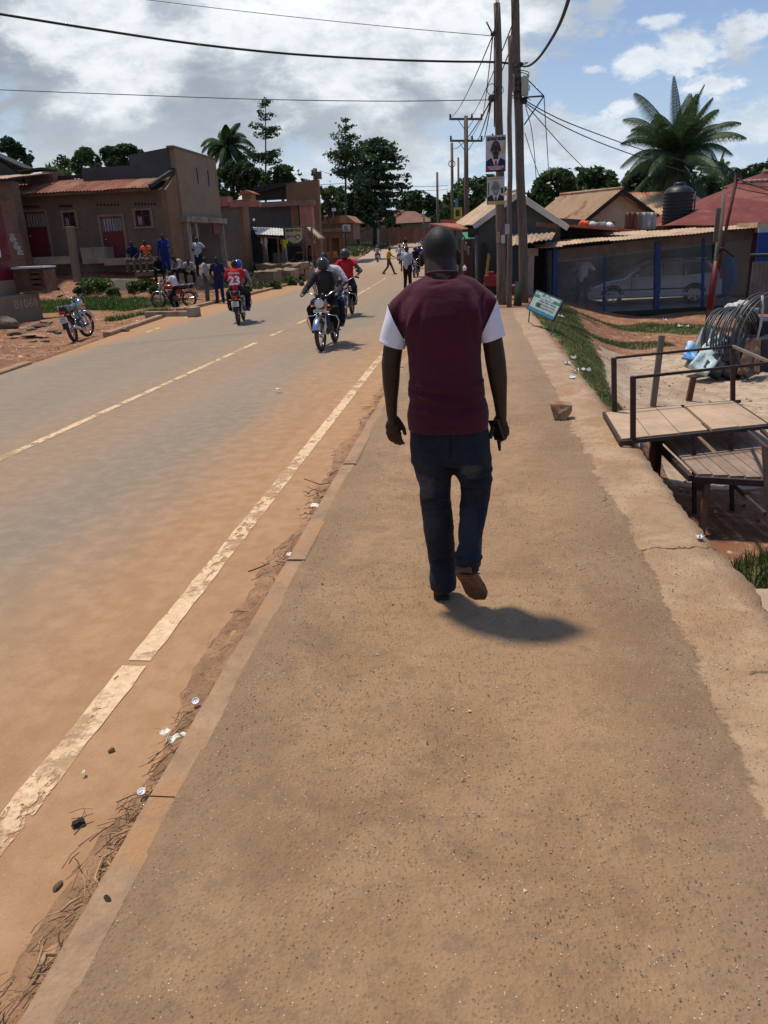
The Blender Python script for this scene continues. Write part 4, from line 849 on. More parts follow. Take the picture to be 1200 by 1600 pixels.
def motorcycle(label, loc, rz, paint, lean=0.0, steer=0.0, plate=PLATE, guard=True, group=None, dust=False, parked=False, ptxt='UEX 214K'):
    root = thing('motorcycle', label, 'motorcycle', loc, rz, group); root.rotation_euler = (0, lean, rz)
    def P(name, m, fn, par=root, bevel=0.0, M4=None):
        mb = MB(); fn(mb)
        if M4 is not None: mb.xf(M4)
        return mb.build(name, m, par, bevel=bevel)
    S_ = Matrix.Translation((0, .40, .9)) @ Matrix.Rotation(steer, 4, V3((0, -.38, .92))) @ Matrix.Translation((0, -.40, -.9))
    def wheel(y, M4=None):
        r_ = .235
        def tyre(mb): mb.tube([(0, y+math.cos(a)*(r_+.027), .300+math.sin(a)*(r_+.027)) for a in np.linspace(0, 2*math.pi, 33)[:-1]], .040, 10, closed=True)
        def rim(mb):
            mb.tube([(0, y+math.cos(a)*r_, .300+math.sin(a)*r_) for a in np.linspace(0, 2*math.pi, 33)[:-1]], .014, 6, closed=True)
            mb.cyl((-.055, y, .3), (.055, y, .3), .052)
            for i in range(18):
                a = i*2*math.pi/18; mb.cyl(((-1)**i*.045, y+.045*math.cos(a+.5), .3+.045*math.sin(a+.5)), (0, y+r_*math.cos(a), .3+r_*math.sin(a)), .0035, n=4)
        w_ = P('wheel', TYRE, tyre, M4=M4); P('rim', CHROME, rim, w_, M4=M4)
    wheel(.66, S_); wheel(-.60)
    for s_ in (-1, 1): P('fork', CHROME, lambda mb: (mb.cyl((s_*.085, .66, .30), (s_*.085, .50, .66), .024), mb.cyl((s_*.085, .50, .66), (s_*.085, .40, .92), .018)), M4=S_)
    def arc(mb, y, z, r_, a0, a1, w_, th=.006):
        n = 14; vs = []
        for i in range(n):
            a = a0+(a1-a0)*i/(n-1)
            for q, dr in ((-1, 0), (-.6, .018), (.6, .018), (1, 0)): vs.append((q*w_, y+math.cos(a)*(r_+dr), z+math.sin(a)*(r_+dr)))
        mb.add(vs, [(i*4+q, i*4+q+1, (i+1)*4+q+1, (i+1)*4+q) for i in range(n-1) for q in range(3)], True)
    f_ = P('front_mudguard', CHROME if not dust else paint, lambda mb: arc(mb, .66, .3, .325, R(20), R(165), .055), M4=S_)
    P('rear_mudguard', BLACKP, lambda mb: (arc(mb, -.60, .3, .335, R(15), R(150), .07), mb.box((0, -.93, .46), (.13, .02, .22), Matrix.Rotation(R(-12), 3, 'X'))))
    P('headlight', CHROME, lambda mb: mb.lathe([(.0, -.10), (.05, -.09), (.085, -.03), (.094, .0), (.094, .012), (.084, .014)], (0, .56, .86), 24, (0, 1, -.12)), M4=S_)
    P('headlight_glass', LENS, lambda mb: mb.lathe([(.084, .010), (.06, .024), (.03, .030), (.0, .032)], (0, .56, .86), 24, (0, 1, -.12)), M4=S_)
    P('instrument', BLACKP, lambda mb: (mb.cyl((-.05, .47, .97), (-.05, .44, 1.02), .042), mb.cyl((.05, .47, .97), (.05, .44, 1.02), .042)), M4=S_)
    P('handlebar', CHROME, lambda mb: mb.tube([(-.37, .30, 1.04), (-.26, .36, 1.07), (-.13, .41, .99), (0, .42, .96), (.13, .41, .99), (.26, .36, 1.07), (.37, .30, 1.04)], .012, 8), M4=S_)
    for s_ in (-1, 1):
        P('grip', BLACKR, lambda mb: (mb.cyl((s_*.27, .355, 1.066), (s_*.39, .29, 1.036), .018), mb.tube([(s_*.26, .40, 1.05), (s_*.33, .42, 1.04), (s_*.40, .37, 1.02)], .005, 6)), M4=S_)
        P('mirror', BLACKP, lambda mb: (mb.tube([(s_*.23, .37, 1.06), (s_*.27, .37, 1.16), (s_*.33, .36, 1.20)], .006, 6), mb.ball((s_*.37, .36, 1.22), (.055, .014, .045))), M4=S_)
        P('indicator', AMBER, lambda mb: (mb.cyl((s_*.09, .50, .82), (s_*.15, .50, .81), .008), mb.ball((s_*.165, .50, .81), (.026, .032, .022))), M4=S_)
        P('tail_indicator', AMBER, lambda mb: (mb.cyl((s_*.05, -.86, .66), (s_*.11, -.86, .66), .008), mb.ball((s_*.13, -.86, .66), (.024, .03, .02))))
        P('shock_absorber', CHROME, lambda mb: (mb.cyl((s_*.115, -.56, .34), (s_*.125, -.42, .66), .012), [mb.tube([(s_*.12+.028*math.cos(a)*1, -.54+.10*a/25+.028*math.sin(a)*.5, .40+.22*a/25) for a in np.linspace(0, 25, 60)], .005, 5)]))
        P('footrest', BLACKR, lambda mb: mb.cyl((s_*.10, .02, .31), (s_*.26, .02, .32), .014))
        P('side_panel', paint, lambda mb: mb.prism([(-.38, .50), (-.12, .50), (-.06, .60), (-.14, .70), (-.36, .68)], 'X', s_*.105, s_*.125), bevel=.006)
    organic('fuel_tank', [('ell', (0, .18, .78), (.125, .23, .095)), ('ell', (0, .10, .76), (.12, .20, .08)), ('ell', (0, -.06, .74), (.07, .12, .06))], paint, root, .014, 6)
    organic('seat', [('cap', (0, -.10, .755), (0, -.34, .765), .085, .09), ('cap', (0, -.34, .775), (0, -.74, .80), .095, .085), ('ell', (0, -.42, .74), (.11, .38, .055))], SEATM, root, .014, 5)
    P('frame', BLACKP, lambda mb: (mb.tube([(0, .42, .88), (0, .34, .62), (0, .28, .34), (0, .02, .24), (0, -.22, .30), (0, -.30, .66), (0, -.70, .72)], .018, 8), mb.tube([(0, .40, .80), (0, -.10, .68), (0, -.40, .66)], .018, 8), [mb.cyl((s_*.07, -.22, .34), (s_*.07, -.60, .30), .016) for s_ in (-1, 1)], [mb.tube([(s_*.09, -.30, .64), (s_*.10, -.60, .70), (s_*.07, -.82, .72)], .012, 6) for s_ in (-1, 1)]))
    if parked: P('side_stand', STEELD, lambda mb: mb.cyl((-.12, -.02, .28), (-.22, -.05, .02), .011))
    def eng(mb):
        mb.box((0, .04, .36), (.20, .34, .18)); mb.cyl((-.13, -.05, .36), (.13, -.05, .36), .085, n=18); mb.cyl((-.12, .10, .36), (.12, .10, .36), .075, n=18)
        for i in range(7): mb.box((0, .13+i*.006, .47+i*.020), (.15, .14, .008))
        mb.box((0, .15, .53), (.09, .09, .18)); mb.box((0, .16, .63), (.13, .13, .05))
    P('engine', STEELD, eng, bevel=.006)
    P('exhaust', CHROME, lambda mb: mb.tube([(.04, .22, .60), (.07, .32, .50), (.09, .28, .30), (.13, .10, .22), (.15, -.20, .24), (.16, -.30, .26), (.165, -.85, .36), (.165, -.88, .365)], [.018, .018, .018, .018, .020, .036, .045, .02], 10))
    P('tail_light', REDL, lambda mb: mb.box((0, -.86, .72), (.13, .05, .07)), bevel=.01)
    P('luggage_rack', CHROME, lambda mb: (mb.tube([(-.10, -.50, .86), (-.12, -.62, .86), (-.12, -.88, .88), (.12, -.88, .88), (.12, -.62, .86), (.10, -.50, .86)], .010, 6), [mb.cyl((x, -.62, .865), (x, -.88, .88), .007) for x in (-.05, 0, .05)], [mb.cyl((s_*.12, -.70, .865), (s_*.10, -.66, .70), .009) for s_ in (-1, 1)]))
    pr = P('number_plate', plate, lambda mb: mb.box((0, -.955, .56), (.20, .006, .13)))
    text_mesh('plate_writing', ptxt[:3], .055, INK, pr, Matrix.Translation((0, -.961, .585)) @ Matrix.Rotation(R(90), 4, 'X'), .001)
    text_mesh('plate_writing', ptxt[3:].strip(), .055, INK, pr, Matrix.Translation((0, -.961, .535)) @ Matrix.Rotation(R(90), 4, 'X'), .001)
    pf = P('front_plate', plate, lambda mb: mb.box((0, .60, .725), (.23, .006, .052)), M4=S_)
    text_mesh('plate_writing', ptxt, .04, INK, pf, S_ @ Matrix.Translation((0, .606, .725)) @ Matrix.Rotation(R(180), 4, 'Z') @ Matrix.Rotation(R(90), 4, 'X'), .001)
    if guard: P('crash_bar', CHROME, lambda mb: mb.tube([(0, .36, .62), (-.10, .38, .64), (-.27, .40, .62), (-.31, .38, .52), (-.26, .32, .36), (-.10, .28, .30), (.10, .28, .30), (.26, .32, .36), (.31, .38, .52), (.27, .40, .62), (.10, .38, .64), (0, .36, .62)], .013, 8))
    return root
def heading(a, b):                            # direction from a to b as a rotation about Z that turns +Y onto it
    return math.atan2(-(b[0]-a[0]), b[1]-a[1])
RED = mat('red_bike_paint', (.28, .015, .012), .25, .15, 8, .05, coat=.5); BLK = mat('black_bike_paint', (.02, .02, .022), .25, .2, 8, .05, coat=.5); GRN = mat('green_black_bike_paint', (.03, .07, .05), .3, .3, 8, .05, coat=.4)
def on(px, py, Y=None, z=None):
    if z is None:
        # meet the ground along this pixel's ray
        v = ray(px, py); t_ = 2.0
        for _ in range(4000):
            q = V3((v[0]*t_, v[1]*t_, CH+v[2]*t_)); g_ = surf(q.x, q.y)
            if q.z <= g_: return V3((q.x, q.y, g_))
            t_ += .004*max(1, t_*.5)
        return q
    return G(px, py, z)
def surf(x, y):
    if Lx(y) <= x <= Rx(y): return float(zr(y))
    if x > Rx(y) and y < 19.9 and x < 1.36: return 0.0
    if y >= 19.9 and Rx(y) <= x <= Rx(y)+.1+np.interp(y, [19, 30, 60], [2.4, 3.2, 2.6]) and y < 62: return float(np.interp(y, [19.9, 24, 45, 62], [.0, -.04, -.18, -.22]))
    return gh(x, y)
# ---------------------------------------------------------------- traffic and bystanders, each set down where it stands
C = {}
def cc_(n, c): 
    C[n] = cloth(n, c); return C[n]
JKT = cc_('dark_grey_jacket', (.035, .030, .034)); NAVY = cc_('navy_trousers', (.012, .016, .04)); BLKT = cc_('black_trousers', (.012, .012, .014)); PINKW = cc_('pale_pink_shirt', (.62, .54, .58)); GREYS = cc_('grey_shirt', (.25, .26, .27))
REDW = cc_('red_football_shirt', (.45, .02, .03)); BROWNT = cc_('brown_grey_trousers', (.09, .075, .06)); BLUES = cc_('bright_blue_overall', (.012, .028, .15)); DBLUE = cc_('dark_blue_shirt', (.012, .018, .06)); ORG = cc_('orange_vest', (.75, .14, .06)); WHT = cc_('white_shirt', (.66, .66, .70)); KHK = cc_('khaki_trousers', (.13, .115, .085)); MUST = cc_('mustard_shirt', (.50, .26, .02)); OLV = cc_('olive_trousers', (.07, .065, .045)); PBL = cc_('pale_grey_blue_shirt', (.36, .40, .46)); GRT = cc_('grey_green_trousers', (.10, .11, .09)); YEL = cc_('yellow_vest', (.55, .55, .05)); LTG = cc_('light_grey_shirt', (.34, .33, .33))
HELB = mat('black_helmet', (.02, .02, .022), .22, .2, 6, .03, coat=.6); HELU = mat('blue_helmet', (.02, .03, .30), .22, .1, 6, .03, coat=.6); HELG = mat('dark_grey_helmet', (.05, .055, .06), .35, .2, 6, .03); HELR = mat('red_helmet', (.35, .05, .03), .3, .1, 6, .03)
# bike coming towards us in the near lane, rider and passenger
a = G(503, 548, float(zr(14.7))); b = a+V3((.05, 1.25, 0)); b.z = a.z; c0 = (a+b)/2; h0 = heading(b, a)
motorcycle('red and chrome motorcycle with crash bar riding towards the camera, carrying two', c0, h0, RED, steer=-.05)
person('rider in dark jacket and black helmet on the motorcycle nearest the camera', c0, h0, 'ride', JKT, BLKT, 1.95, 1.0, .011, helmet=HELB, turn=.25)
person('passenger in pale pink shirt behind the rider in the dark jacket', c0, h0, 'pillion', PINKW, NAVY, .9, 1.03, .012, turn=-.1, over={'hea': (.06, -.30, 1.60), 'eL': (-.33, -.34, 1.16)})
a = G(539, 497, float(zr(21))); b = a+V3((.02, 1.25, 0)); c0 = (a+b)/2; c0.z = a.z; h0 = heading(b, a)
motorcycle('dark motorcycle half hidden behind the nearer riders on the road', c0, h0, BLK, ptxt='UFB 380T')
person('rider in red and white football shirt and grey helmet, second bike on the road', c0, h0, 'ride', REDW, BLKT, .35, 1.08, .013, turn=.2, helmet=HELG, over={'eL': (-.40, .12, 1.12), 'hL': (-.36, .42, 1.05)})
# bike going away in the far lane: passenger with 23 on his back
a = G(373, 507, float(zr(20))); b = a+V3((-.22, 1.24, 0)); c0 = a+(b-a)*.47; c0.z = float(zr(c0.y)); h0 = heading(a, b)
motorcycle('dark motorcycle with number plate riding away along the left lane, carrying two', c0, h0, BLK, ptxt='UFK 612D', guard=True)
person('rider in grey shirt and shiny blue helmet driving away from the camera', c0, h0, 'ride', GREYS, NAVY, 1.9, .98, .013, helmet=HELU, over={'che': (.06, .0, 1.22), 'nec': (.07, .05, 1.38), 'hea': (.05, .10, 1.53)})
p23 = person('passenger in red shirt numbered 23 riding pillion, seen from behind', c0, h0, 'pillion', REDW, BLKT, .55, .98, .012, turn=-.2)
WINK = mat('white_print', (.75, .73, .72), .7, .05)
text_mesh('shirt_number', '23', .30, WINK, p23, Matrix.Translation((0, -.585, 1.12)) @ Matrix.Rotation(R(82), 4, 'X'), .012, .012)
text_mesh('shirt_lettering', 'UGANDA', .07, WINK, p23, Matrix.Translation((0, -.572, 1.31)) @ Matrix.Rotation(R(78), 4, 'X'), .014)
# parked on the bare ground, left
a = on(118, 534); b = a+V3((-.25, 1.22, 0)); c0 = (a+b)/2; c0.z = gh(c0.x, c0.y)
motorcycle('green and black motorcycle parked on red earth beside the painted concrete step', c0, heading(a, b), GRN, lean=R(-10), steer=-.4, parked=True, ptxt='UDP 951Q')
f_ = on(250, 480); c0 = f_+V3((.62, .05, 0)); c0.z = gh(c0.x, c0.y)
motorcycle('red motorcycle standing sideways on the verge under the person in white shirt', c0, heading((1, 0), (0, .03)), RED, steer=.15, ptxt='UEA 077N')
person('youth in white shirt sitting astride the sideways red motorcycle', c0, heading((1, 0), (0, .03)), 'astride', WHT, BLKT, .6, .88, .014, turn=.3)
# bystanders, left side of the road
def stand(px, py, Y, label, rz, pose, top, legs, **k):
    p = D(px, py, Y); g_ = gh(p.x, Y); p.z = g_ if k.pop('snap', True) else p.z
    return person(label, p, rz, pose, top, legs, **k)
def at_ground(px, py): return on(px, py)
p = at_ground(325, 475); person('person in grey shirt with arm stretched to companion by the verge', p, R(-80), 'reach', LTG, GRT, .9, 1.0, .016)
p = at_ground(345, 474); person('person in dark blue top and trousers standing with back turned by the verge', p, R(20), 'stand', DBLUE, DBLUE, 1.5, .97, .016, over={'eL': (-.28, .14, 1.14), 'hL': (-.22, .34, 1.02)})

SP = lambda px, py, Y: D(px, py, Y)
def seated(px, py_seat, Y, label, rz, pose, top, legs, **k):
    p = D(px, py_seat, Y); p.z -= .45; return person(label, p, rz, pose, top, legs, vox=.018, **k)
seated(211, 409, 33.8, 'man in dark blue jacket and pale trousers seated at the left of the group', R(175), 'sit', DBLUE, KHK, sleeve=1.9, scale=1.0)
seated(232, 408, 33.6, 'man in bright orange vest seated on the ledge', R(170), 'sit', ORG, KHK, sleeve=.35, scale=1.0, over={'hL': (-.12, .30, .70)})
seated(252, 425, 33.2, 'dark clothed person crouching between orange vest and blue overall', R(190), 'slump', BLKT, BLKT, sleeve=1.9, scale=.95)
p = D(262, 432, 33.0); person('person in bright blue overall standing by the corner of the long house', p, R(200), 'reach', BLUES, BLUES, 1.9, 1.0, vox=.018)
seated(284, 424, 33.0, 'person in grey top slumped on a seat behind the sideways motorcycle', R(150), 'slump', GREYS, BLKT, sleeve=1.9, scale=.95)
seated(296, 428, 33.4, 'hunched person in light grey shirt nearest the house corner', R(200), 'slump', LTG, BLKT, sleeve=.9, scale=.95)
p = D(314, 432, 35.4); person('man in pale blue grey shirt standing hands on hips by the house steps', p, R(165), 'hips', PBL, NAVY, .6, .98, vox=.018)
p = D(416, 412, 48.0); person('person in white shirt standing inside the kiosk with pale awning', p, R(-120), 'stand', WHT, GREYS, .8, 1.0, vox=.022)
p = D(424, 412, 48.3); person('person in black standing at the kiosk counter', p, R(140), 'stand', BLKT, BLKT, 1.8, .98, vox=.022)
p = D(446, 412, 48.6); person('person in yellow vest standing under the cream shop sign', p, R(170), 'stand', YEL, GREYS, .6, .95, vox=.022)
p = D(478, 416, 52); person('person in red top behind the parked motorcycles', p, R(150), 'stand', REDW, BLKT, .6, .92, vox=.024)
# people and motorcycles far down the road
def onroad(px, py, Y): q = D(px, py, Y); q.z = surf(q.x, Y); return q
person('man in mustard shirt striding across the road in the distance', onroad(608, 430, 51), R(-82), 'walk', MUST, OLV, .6, .98, vox=.022)
person('man in pale shirt and dark trousers standing in the road just left of the walker', onroad(637, 443, 33), R(-20), 'stand', PBL, BLKT, .7, 1.02, vox=.018, turn=R(30))
def farbike(px, py, Y, rz, lb, rl, top, hel=None, paint=BLK, legs=BLKT):
    q = onroad(px, py, Y); motorcycle(lb, q, rz, paint); person(rl, q, rz, 'ride', top, legs, 1.5, 1.0, vox=.026, helmet=hel)
farbike(590, 407, 84, R(2), 'faraway motorcycle at the left road edge near the bend', 'faraway rider in grey and red helmet at the left road edge', GREYS, HELR)
farbike(625, 411, 74, R(0), 'faraway motorcycle right of the striding man', 'faraway rider in grey blue right of the striding man', PBL, HELB, RED)
farbike(650, 425, 46, R(175), 'dark motorcycle coming up behind the standing man in pale shirt', 'rider in black behind the standing man in pale shirt', BLKT, HELB)
farbike(655, 414, 60, R(178), 'blue motorcycle nearly hidden beside the head of the walking man', 'rider in blue shirt nearly hidden beside the walking man', BLUES, None, BLK)
farbike(634, 398, 105, R(178), 'tiny motorcycle cresting the bend, white helmeted rider', 'tiny rider in dark clothes cresting the bend', BLKT, HELG)
farbike(660, 398, 100, R(178), 'tiny motorcycle at the bend beside the head of the walker', 'tiny rider at the bend beside the walker', GREYS, HELG)
# ---------------------------------------------------------------- building helpers
def pbox(mb, px0, px1, py0, py1, Y, dep, grow=0.0):
    """upright box whose near face spans this pixel rectangle at distance Y and which is dep metres deep"""
    pxc, pyc = (px0+px1)/2, (py0+py1)/2; x0, x1 = D(px0, pyc, Y).x, D(px1, pyc, Y).x; z1, z0 = D(pxc, py0, Y).z, D(pxc, py1, Y).z
    mb.box(((x0+x1)/2, Y+dep/2, (z0+z1)/2), (x1-x0+grow, dep, z1-z0+grow)); return x0, x1, z0, z1
def corr(mb, p00, p10, p11, p01, pitch=.08, amp=.012, nv=6, wob=.0, seed=0):
    """corrugated sheet: ridges run from the p00-p10 edge to the p01-p11 edge"""
    p00, p10, p11, p01 = map(V3, (p00, p10, p11, p01)); L = (p10-p00).length; nu = max(4, min(700, int(L/pitch*4))); nrm = (p10-p00).cross(p01-p00).normalized(); vs = []
    if nrm.z < 0: nrm = -nrm
    q = random.Random(seed); offs = {}
    for j in range(nv+1):
        for i in range(nu+1):
            u_, v_ = i/nu, j/nv; p = p00.lerp(p10, u_).lerp(p01.lerp(p11, u_), v_)
            sh = int(u_*L/.75); o_ = offs.setdefault(sh, (q.uniform(-1, 1), q.uniform(-1, 1), q.uniform(0, 1)))
            h = amp*math.sin(u_*L/pitch*2*math.pi)+wob*(o_[0]*.3+o_[1]*(v_-.5)+.6*mnoise.noise(p*.9))
            if j == 0: p = p+(p00-p01).normalized()*wob*o_[2]*2
            vs.append(p+nrm*h)
    mb.add(vs, [(j*(nu+1)+i, j*(nu+1)+i+1, (j+1)*(nu+1)+i+1, (j+1)*(nu+1)+i) for j in range(nv) for i in range(nu)])
    return mb
def thick(o, t_): m_ = o.modifiers.new('thick', 'SOLIDIFY'); m_.thickness = t_; m_.offset = -1; return o
RUST = mat('rusty_iron_sheet', (.27, .10, .06), .8, .45, 1.6, .15, 40, (.36, .19, .12), .5, stretch=(1, .35, .35), spec=.25)
RUSTT = mat('tan_rusty_sheet', (.46, .315, .20), .75, .3, 1.4, .15, 40, (.36, .16, .09), .58, stretch=(1, .3, .3), spec=.3)
REDROOF = mat('red_painted_roof', (.17, .042, .034), .75, .3, 1.0, .2, 40, (.24, .085, .06), .54, spec=.2)
TINM = mat('pale_iron_sheet', (.55, .52, .47), .5, .2, 2, .1, 40, (.45, .32, .2), .62)
PLAS_D = mat('dim_brown_plaster', (.165, .108, .072), .92, .22, .9, .35, 30, (.12, .09, .07), .57)
PLAS_O = mat('ochre_plaster', (.21, .115, .062), .92, .2, 1.1, .3, 30, (.22, .13, .08), .6)
PLAS_T = mat('tan_plaster', (.25, .18, .115), .92, .15, 1.1, .25, 30, (.25, .18, .12), .6)
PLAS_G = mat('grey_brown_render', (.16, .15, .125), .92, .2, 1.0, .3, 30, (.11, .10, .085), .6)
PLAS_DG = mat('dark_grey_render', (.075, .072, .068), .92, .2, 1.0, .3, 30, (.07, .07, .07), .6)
PINKP = mat('faded_pink_paint', (.42, .17, .13), .85, .2, 2, .1, 40, (.35, .25, .2), .6)
CONC = mat('weathered_concrete', (.30, .24, .18), .92, .25, 1.8, .5, 40, (.18, .12, .085), .56); CONCD = mat('stained_concrete', (.17, .13, .10), .92, .3, 1.8, .5, 40)
WOODG = mat('grey_weathered_wood', (.17, .13, .10), .85, .35, 4, .4, 60, stretch=(1, 1, .2)); WOODB = mat('brown_timber', (.16, .09, .055), .85, .35, 4, .4, 60)
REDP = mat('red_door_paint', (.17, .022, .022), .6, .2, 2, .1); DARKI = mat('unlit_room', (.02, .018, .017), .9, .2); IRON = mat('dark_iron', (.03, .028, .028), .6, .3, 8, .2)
CURT = mat('pale_curtain', (.38, .36, .36), .85, .25, 4, .1); KRED = mat('red_kiosk_paint', (.13, .010, .013), .5, .2, 1.5, .1)
def brick_mat(name, c1, c2, mort, sc=3.2):
    m, t = newmat(name); tc = t.n('ShaderNodeTexCoord').outputs['Object']; s = t.n('ShaderNodeSeparateXYZ', {0: tc})
    v = t.n('ShaderNodeCombineXYZ', {0: t.math('ADD', s.outputs[0], s.outputs[1]), 1: s.outputs[2], 2: 0.0}).outputs[0]
    b = t.n('ShaderNodeTexBrick', {'Vector': v, 'Color1': c1, 'Color2': c2, 'Mortar': mort, 'Scale': sc, 'Mortar Size': .02, 'Brick Width': .8, 'Row Height': .3})
    c = t.mix(t.math('MULTIPLY', t.ramp(t.noise(tc, 1.2, 6), .5, .65), .5), b.outputs[0], tuple(x*.6 for x in c1))
    bp = t.n('ShaderNodeBump', {'Strength': .5, 'Distance': .02, 'Height': b.outputs['Fac']}); bp.invert = True
    out(t, principled(t, **{'Base Color': c, 'Roughness': .92, 'Normal': bp.outputs[0]}).outputs[0]); return m
BRICK = brick_mat('mud_brick', (.20, .105, .07), (.26, .14, .09), (.15, .11, .08)); BRICKR = brick_mat('red_brick', (.19, .065, .05), (.25, .09, .065), (.15, .10, .08), 2.6)
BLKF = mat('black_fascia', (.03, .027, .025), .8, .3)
def part(name, m, par, fn, bevel=0.0):
    mb = MB(); fn(mb); return mb.build(name, m, par, bevel=bevel)

# ---- long house with red doors, its front at Y = 36, and the tall shop behind it
HY = 36.0; HX = D(266, 350, HY).x                                # the road-side corner
hx0 = D(15, 350, HY).x; ze = D(140, 300, HY).z; zb = D(140, 408, HY).z; SY = 37.3
h = thing('long_house', 'long single storey house with rusty roof, red doors and a raised ledge', 'house')
zt = D(140, 277, SY+.6).z
part('wall', PLAS_D, h, lambda mb: mb.prism([(HY, gh(-17, 36)-.6), (SY+.9, gh(-17, 36)-.6), (SY+.9, zt-.10), (HY, ze-.05)], 'X', hx0-3, HX-.25))
part('gable_wall', PLAS_O, h, lambda mb: mb.prism([(HY-.003, gh(HX, 36)-1.2), (SY+.9, gh(HX, 38)-1.2), (SY+.9, zt+.0), (SY+.3, zt-.02), (HY-.003, ze-.06)], 'X', HX-.25, HX))
rf = part('roof', RUST, h, lambda mb: corr(mb, (hx0-3, HY-.75, ze+.02), (HX-.55, HY-.75, ze+.02), (HX-.1, SY+.9, zt), (hx0-3, SY+.9, zt), .16, .022, 6, .03, 3)); thick(rf, .01)
part('fascia', WOODB, rf, lambda mb: mb.beam((hx0-3, HY-.62, ze-.06), (HX-.5, HY-.62, ze-.06), .04, .12))
part('verge_board', BLKF, rf, lambda mb: mb.beam((HX-.42, HY-.75, ze+.06), (HX-.1, SY+.3, zt+.10), .16, .16))
part('ridge_capping', BLKF, rf, lambda mb: mb.beam((hx0-3, SY+.85, zt+.08), (HX-.1, SY+.85, zt+.08), .25, .14))
def opening(par, px0, px1, py0, py1, kind):
    """door or barred window set in the front wall"""
    pc = (px0+px1)/2; x0, x1 = D(px0, (py0+py1)/2, HY).x, D(px1, (py0+py1)/2, HY).x; z1, z0 = D(pc, py0, HY).z, D(pc, py1, HY).z
    w_, hh = x1-x0, z1-z0; xc = (x0+x1)/2
    if kind == 'window':
        f = part('window', PLAS_T, par, lambda mb: (mb.box((xc, HY-.02, z1+.03), (w_+.2, .08, .10)), mb.box((xc, HY-.03, z0-.04), (w_+.26, .14, .08)), mb.box((x0-.05, HY-.02, (z0+z1)/2), (.10, .08, hh-.02)), mb.box((x1+.05, HY-.02, (z0+z1)/2), (.10, .08, hh-.02))))
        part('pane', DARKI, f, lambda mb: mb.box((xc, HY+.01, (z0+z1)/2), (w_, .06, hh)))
        part('frame', REDP, f, lambda mb: (mb.box((xc, HY-.04, (z0+z1)/2), (.05, .03, hh)), mb.box((xc, HY-.04, z1-.35*hh), (w_, .03, .05)), mb.box((x0+.03, HY-.04, (z0+z1)/2), (.05, .028, hh)), mb.box((x1-.03, HY-.04, (z0+z1)/2), (.05, .028, hh)), mb.box((xc, HY-.042, z0+.03), (w_, .028, .05))))
        part('bars', IRON, f, lambda mb: [mb.cyl((x0+w_*i/7, HY-.055, z0), (x0+w_*i/7, HY-.055, z1), .010, n=6) for i in range(1, 7)])
        part('curtain', CURT, f, lambda mb: mb.add([(x0+w_*.12+w_*.32*i/12, HY-.028+.01*math.sin(i*1.6), z) for z in (z0+.08, z1-.35*hh) for i in range(13)], [(i, i+1, 14+i, 13+i) for i in range(12)], True))
        return f
    tr = z1-hh*.36
    f = part('door', REDP, par, lambda mb: (mb.box((xc, HY-.01, (z0+tr)/2), (w_-.06, .06, tr-z0)), [mb.box((xc, HY-.045, z0+(tr-z0)*q), (w_-.10, .02, .06)) for q in (.05, .5, .95)], [mb.box((xc+s_*(w_/2-.06), HY-.046, (z0+tr)/2), (.06, .02, tr-z0-.1)) for s_ in (-1, 0, 1)]))
    part('door_frame', PLAS_T, f, lambda mb: (mb.box((x0-.06, HY-.025, (z0+z1)/2), (.12, .09, hh)), mb.box((x1+.06, HY-.025, (z0+z1)/2), (.12, .09, hh)), mb.box((xc, HY-.025, z1+.05), (w_+.24, .09, .10))))
    part('transom_curtain', CURT, f, lambda mb: mb.add([(x0+.05+(w_-.10)*i/24, HY-.01+.02*math.sin(i*1.7), z) for z in (tr+.06, z1-.04) for i in range(25)], [(i, i+1, 26+i, 25+i) for i in range(24)], True))
    part('transom_frame', REDP, f, lambda mb: (mb.box((xc, HY-.05, tr+.03), (w_, .05, .07)), mb.box((xc, HY-.05, z1-.03), (w_, .05, .06)), [mb.cyl((x0+w_*i/8, HY-.06, tr), (x0+w_*i/8, HY-.06, z1), .011, n=6) for i in range(0, 9)]))
    part('handle', CHROME, f, lambda mb: mb.ball((x0+.14, HY-.08, z0+.95), .04))
opening(h, 162, 195, 338, 408, 'door'); opening(h, 44, 76, 331, 402, 'door'); opening(h, 212, 236, 328, 354, 'window'); opening(h, 100, 119, 331, 355, 'window')
for px0, px1, py in ((152, 185, 320), (212, 242, 319), (94, 112, 322), (37, 60, 323)):
    for i in range(7):
        q = D(px0+(px1-px0)*i/6, py, HY); part('air_brick', DARKI, h, lambda mb: mb.box((q.x, HY-.004, q.z), (.07, .02, .10)))
def ledge(name, px0, px1, py0, py1, Y, dep, m, label, cat, par=None):
    mb = MB(); x0, x1, z0, z1 = pbox(mb, px0, px1, py0, py1, Y, dep); bm_ = mb.build(name, m, par, bevel=.03)
    if par is None: tag(bm_, label, cat)
    return bm_
zl = D(60, 402, HY).z
part('raised_ledge', CONC, h, lambda mb: (mb.box(((hx0-3+D(113, 405, 35).x)/2, HY-.55, zl-.16), (D(113, 405, 35).x-hx0+3, 1.1, .34)), mb.box(((D(128, 405, 35).x+D(165, 405, 35).x)/2, HY-.5, zl-.02), (D(165, 405, 35).x-D(128, 405, 35).x, 1.0, .7)), mb.box(((D(165, 405, 35).x+HX)/2-.3, HY-.6, zl-.32), (HX-D(165, 405, 35).x-.6, 1.2, .30))))
part('foundation', CONCD, h, lambda mb: mb.box(((hx0-3+HX)/2, HY-.25, zl-.9), (HX-hx0+2.9, .5, 1.2)))
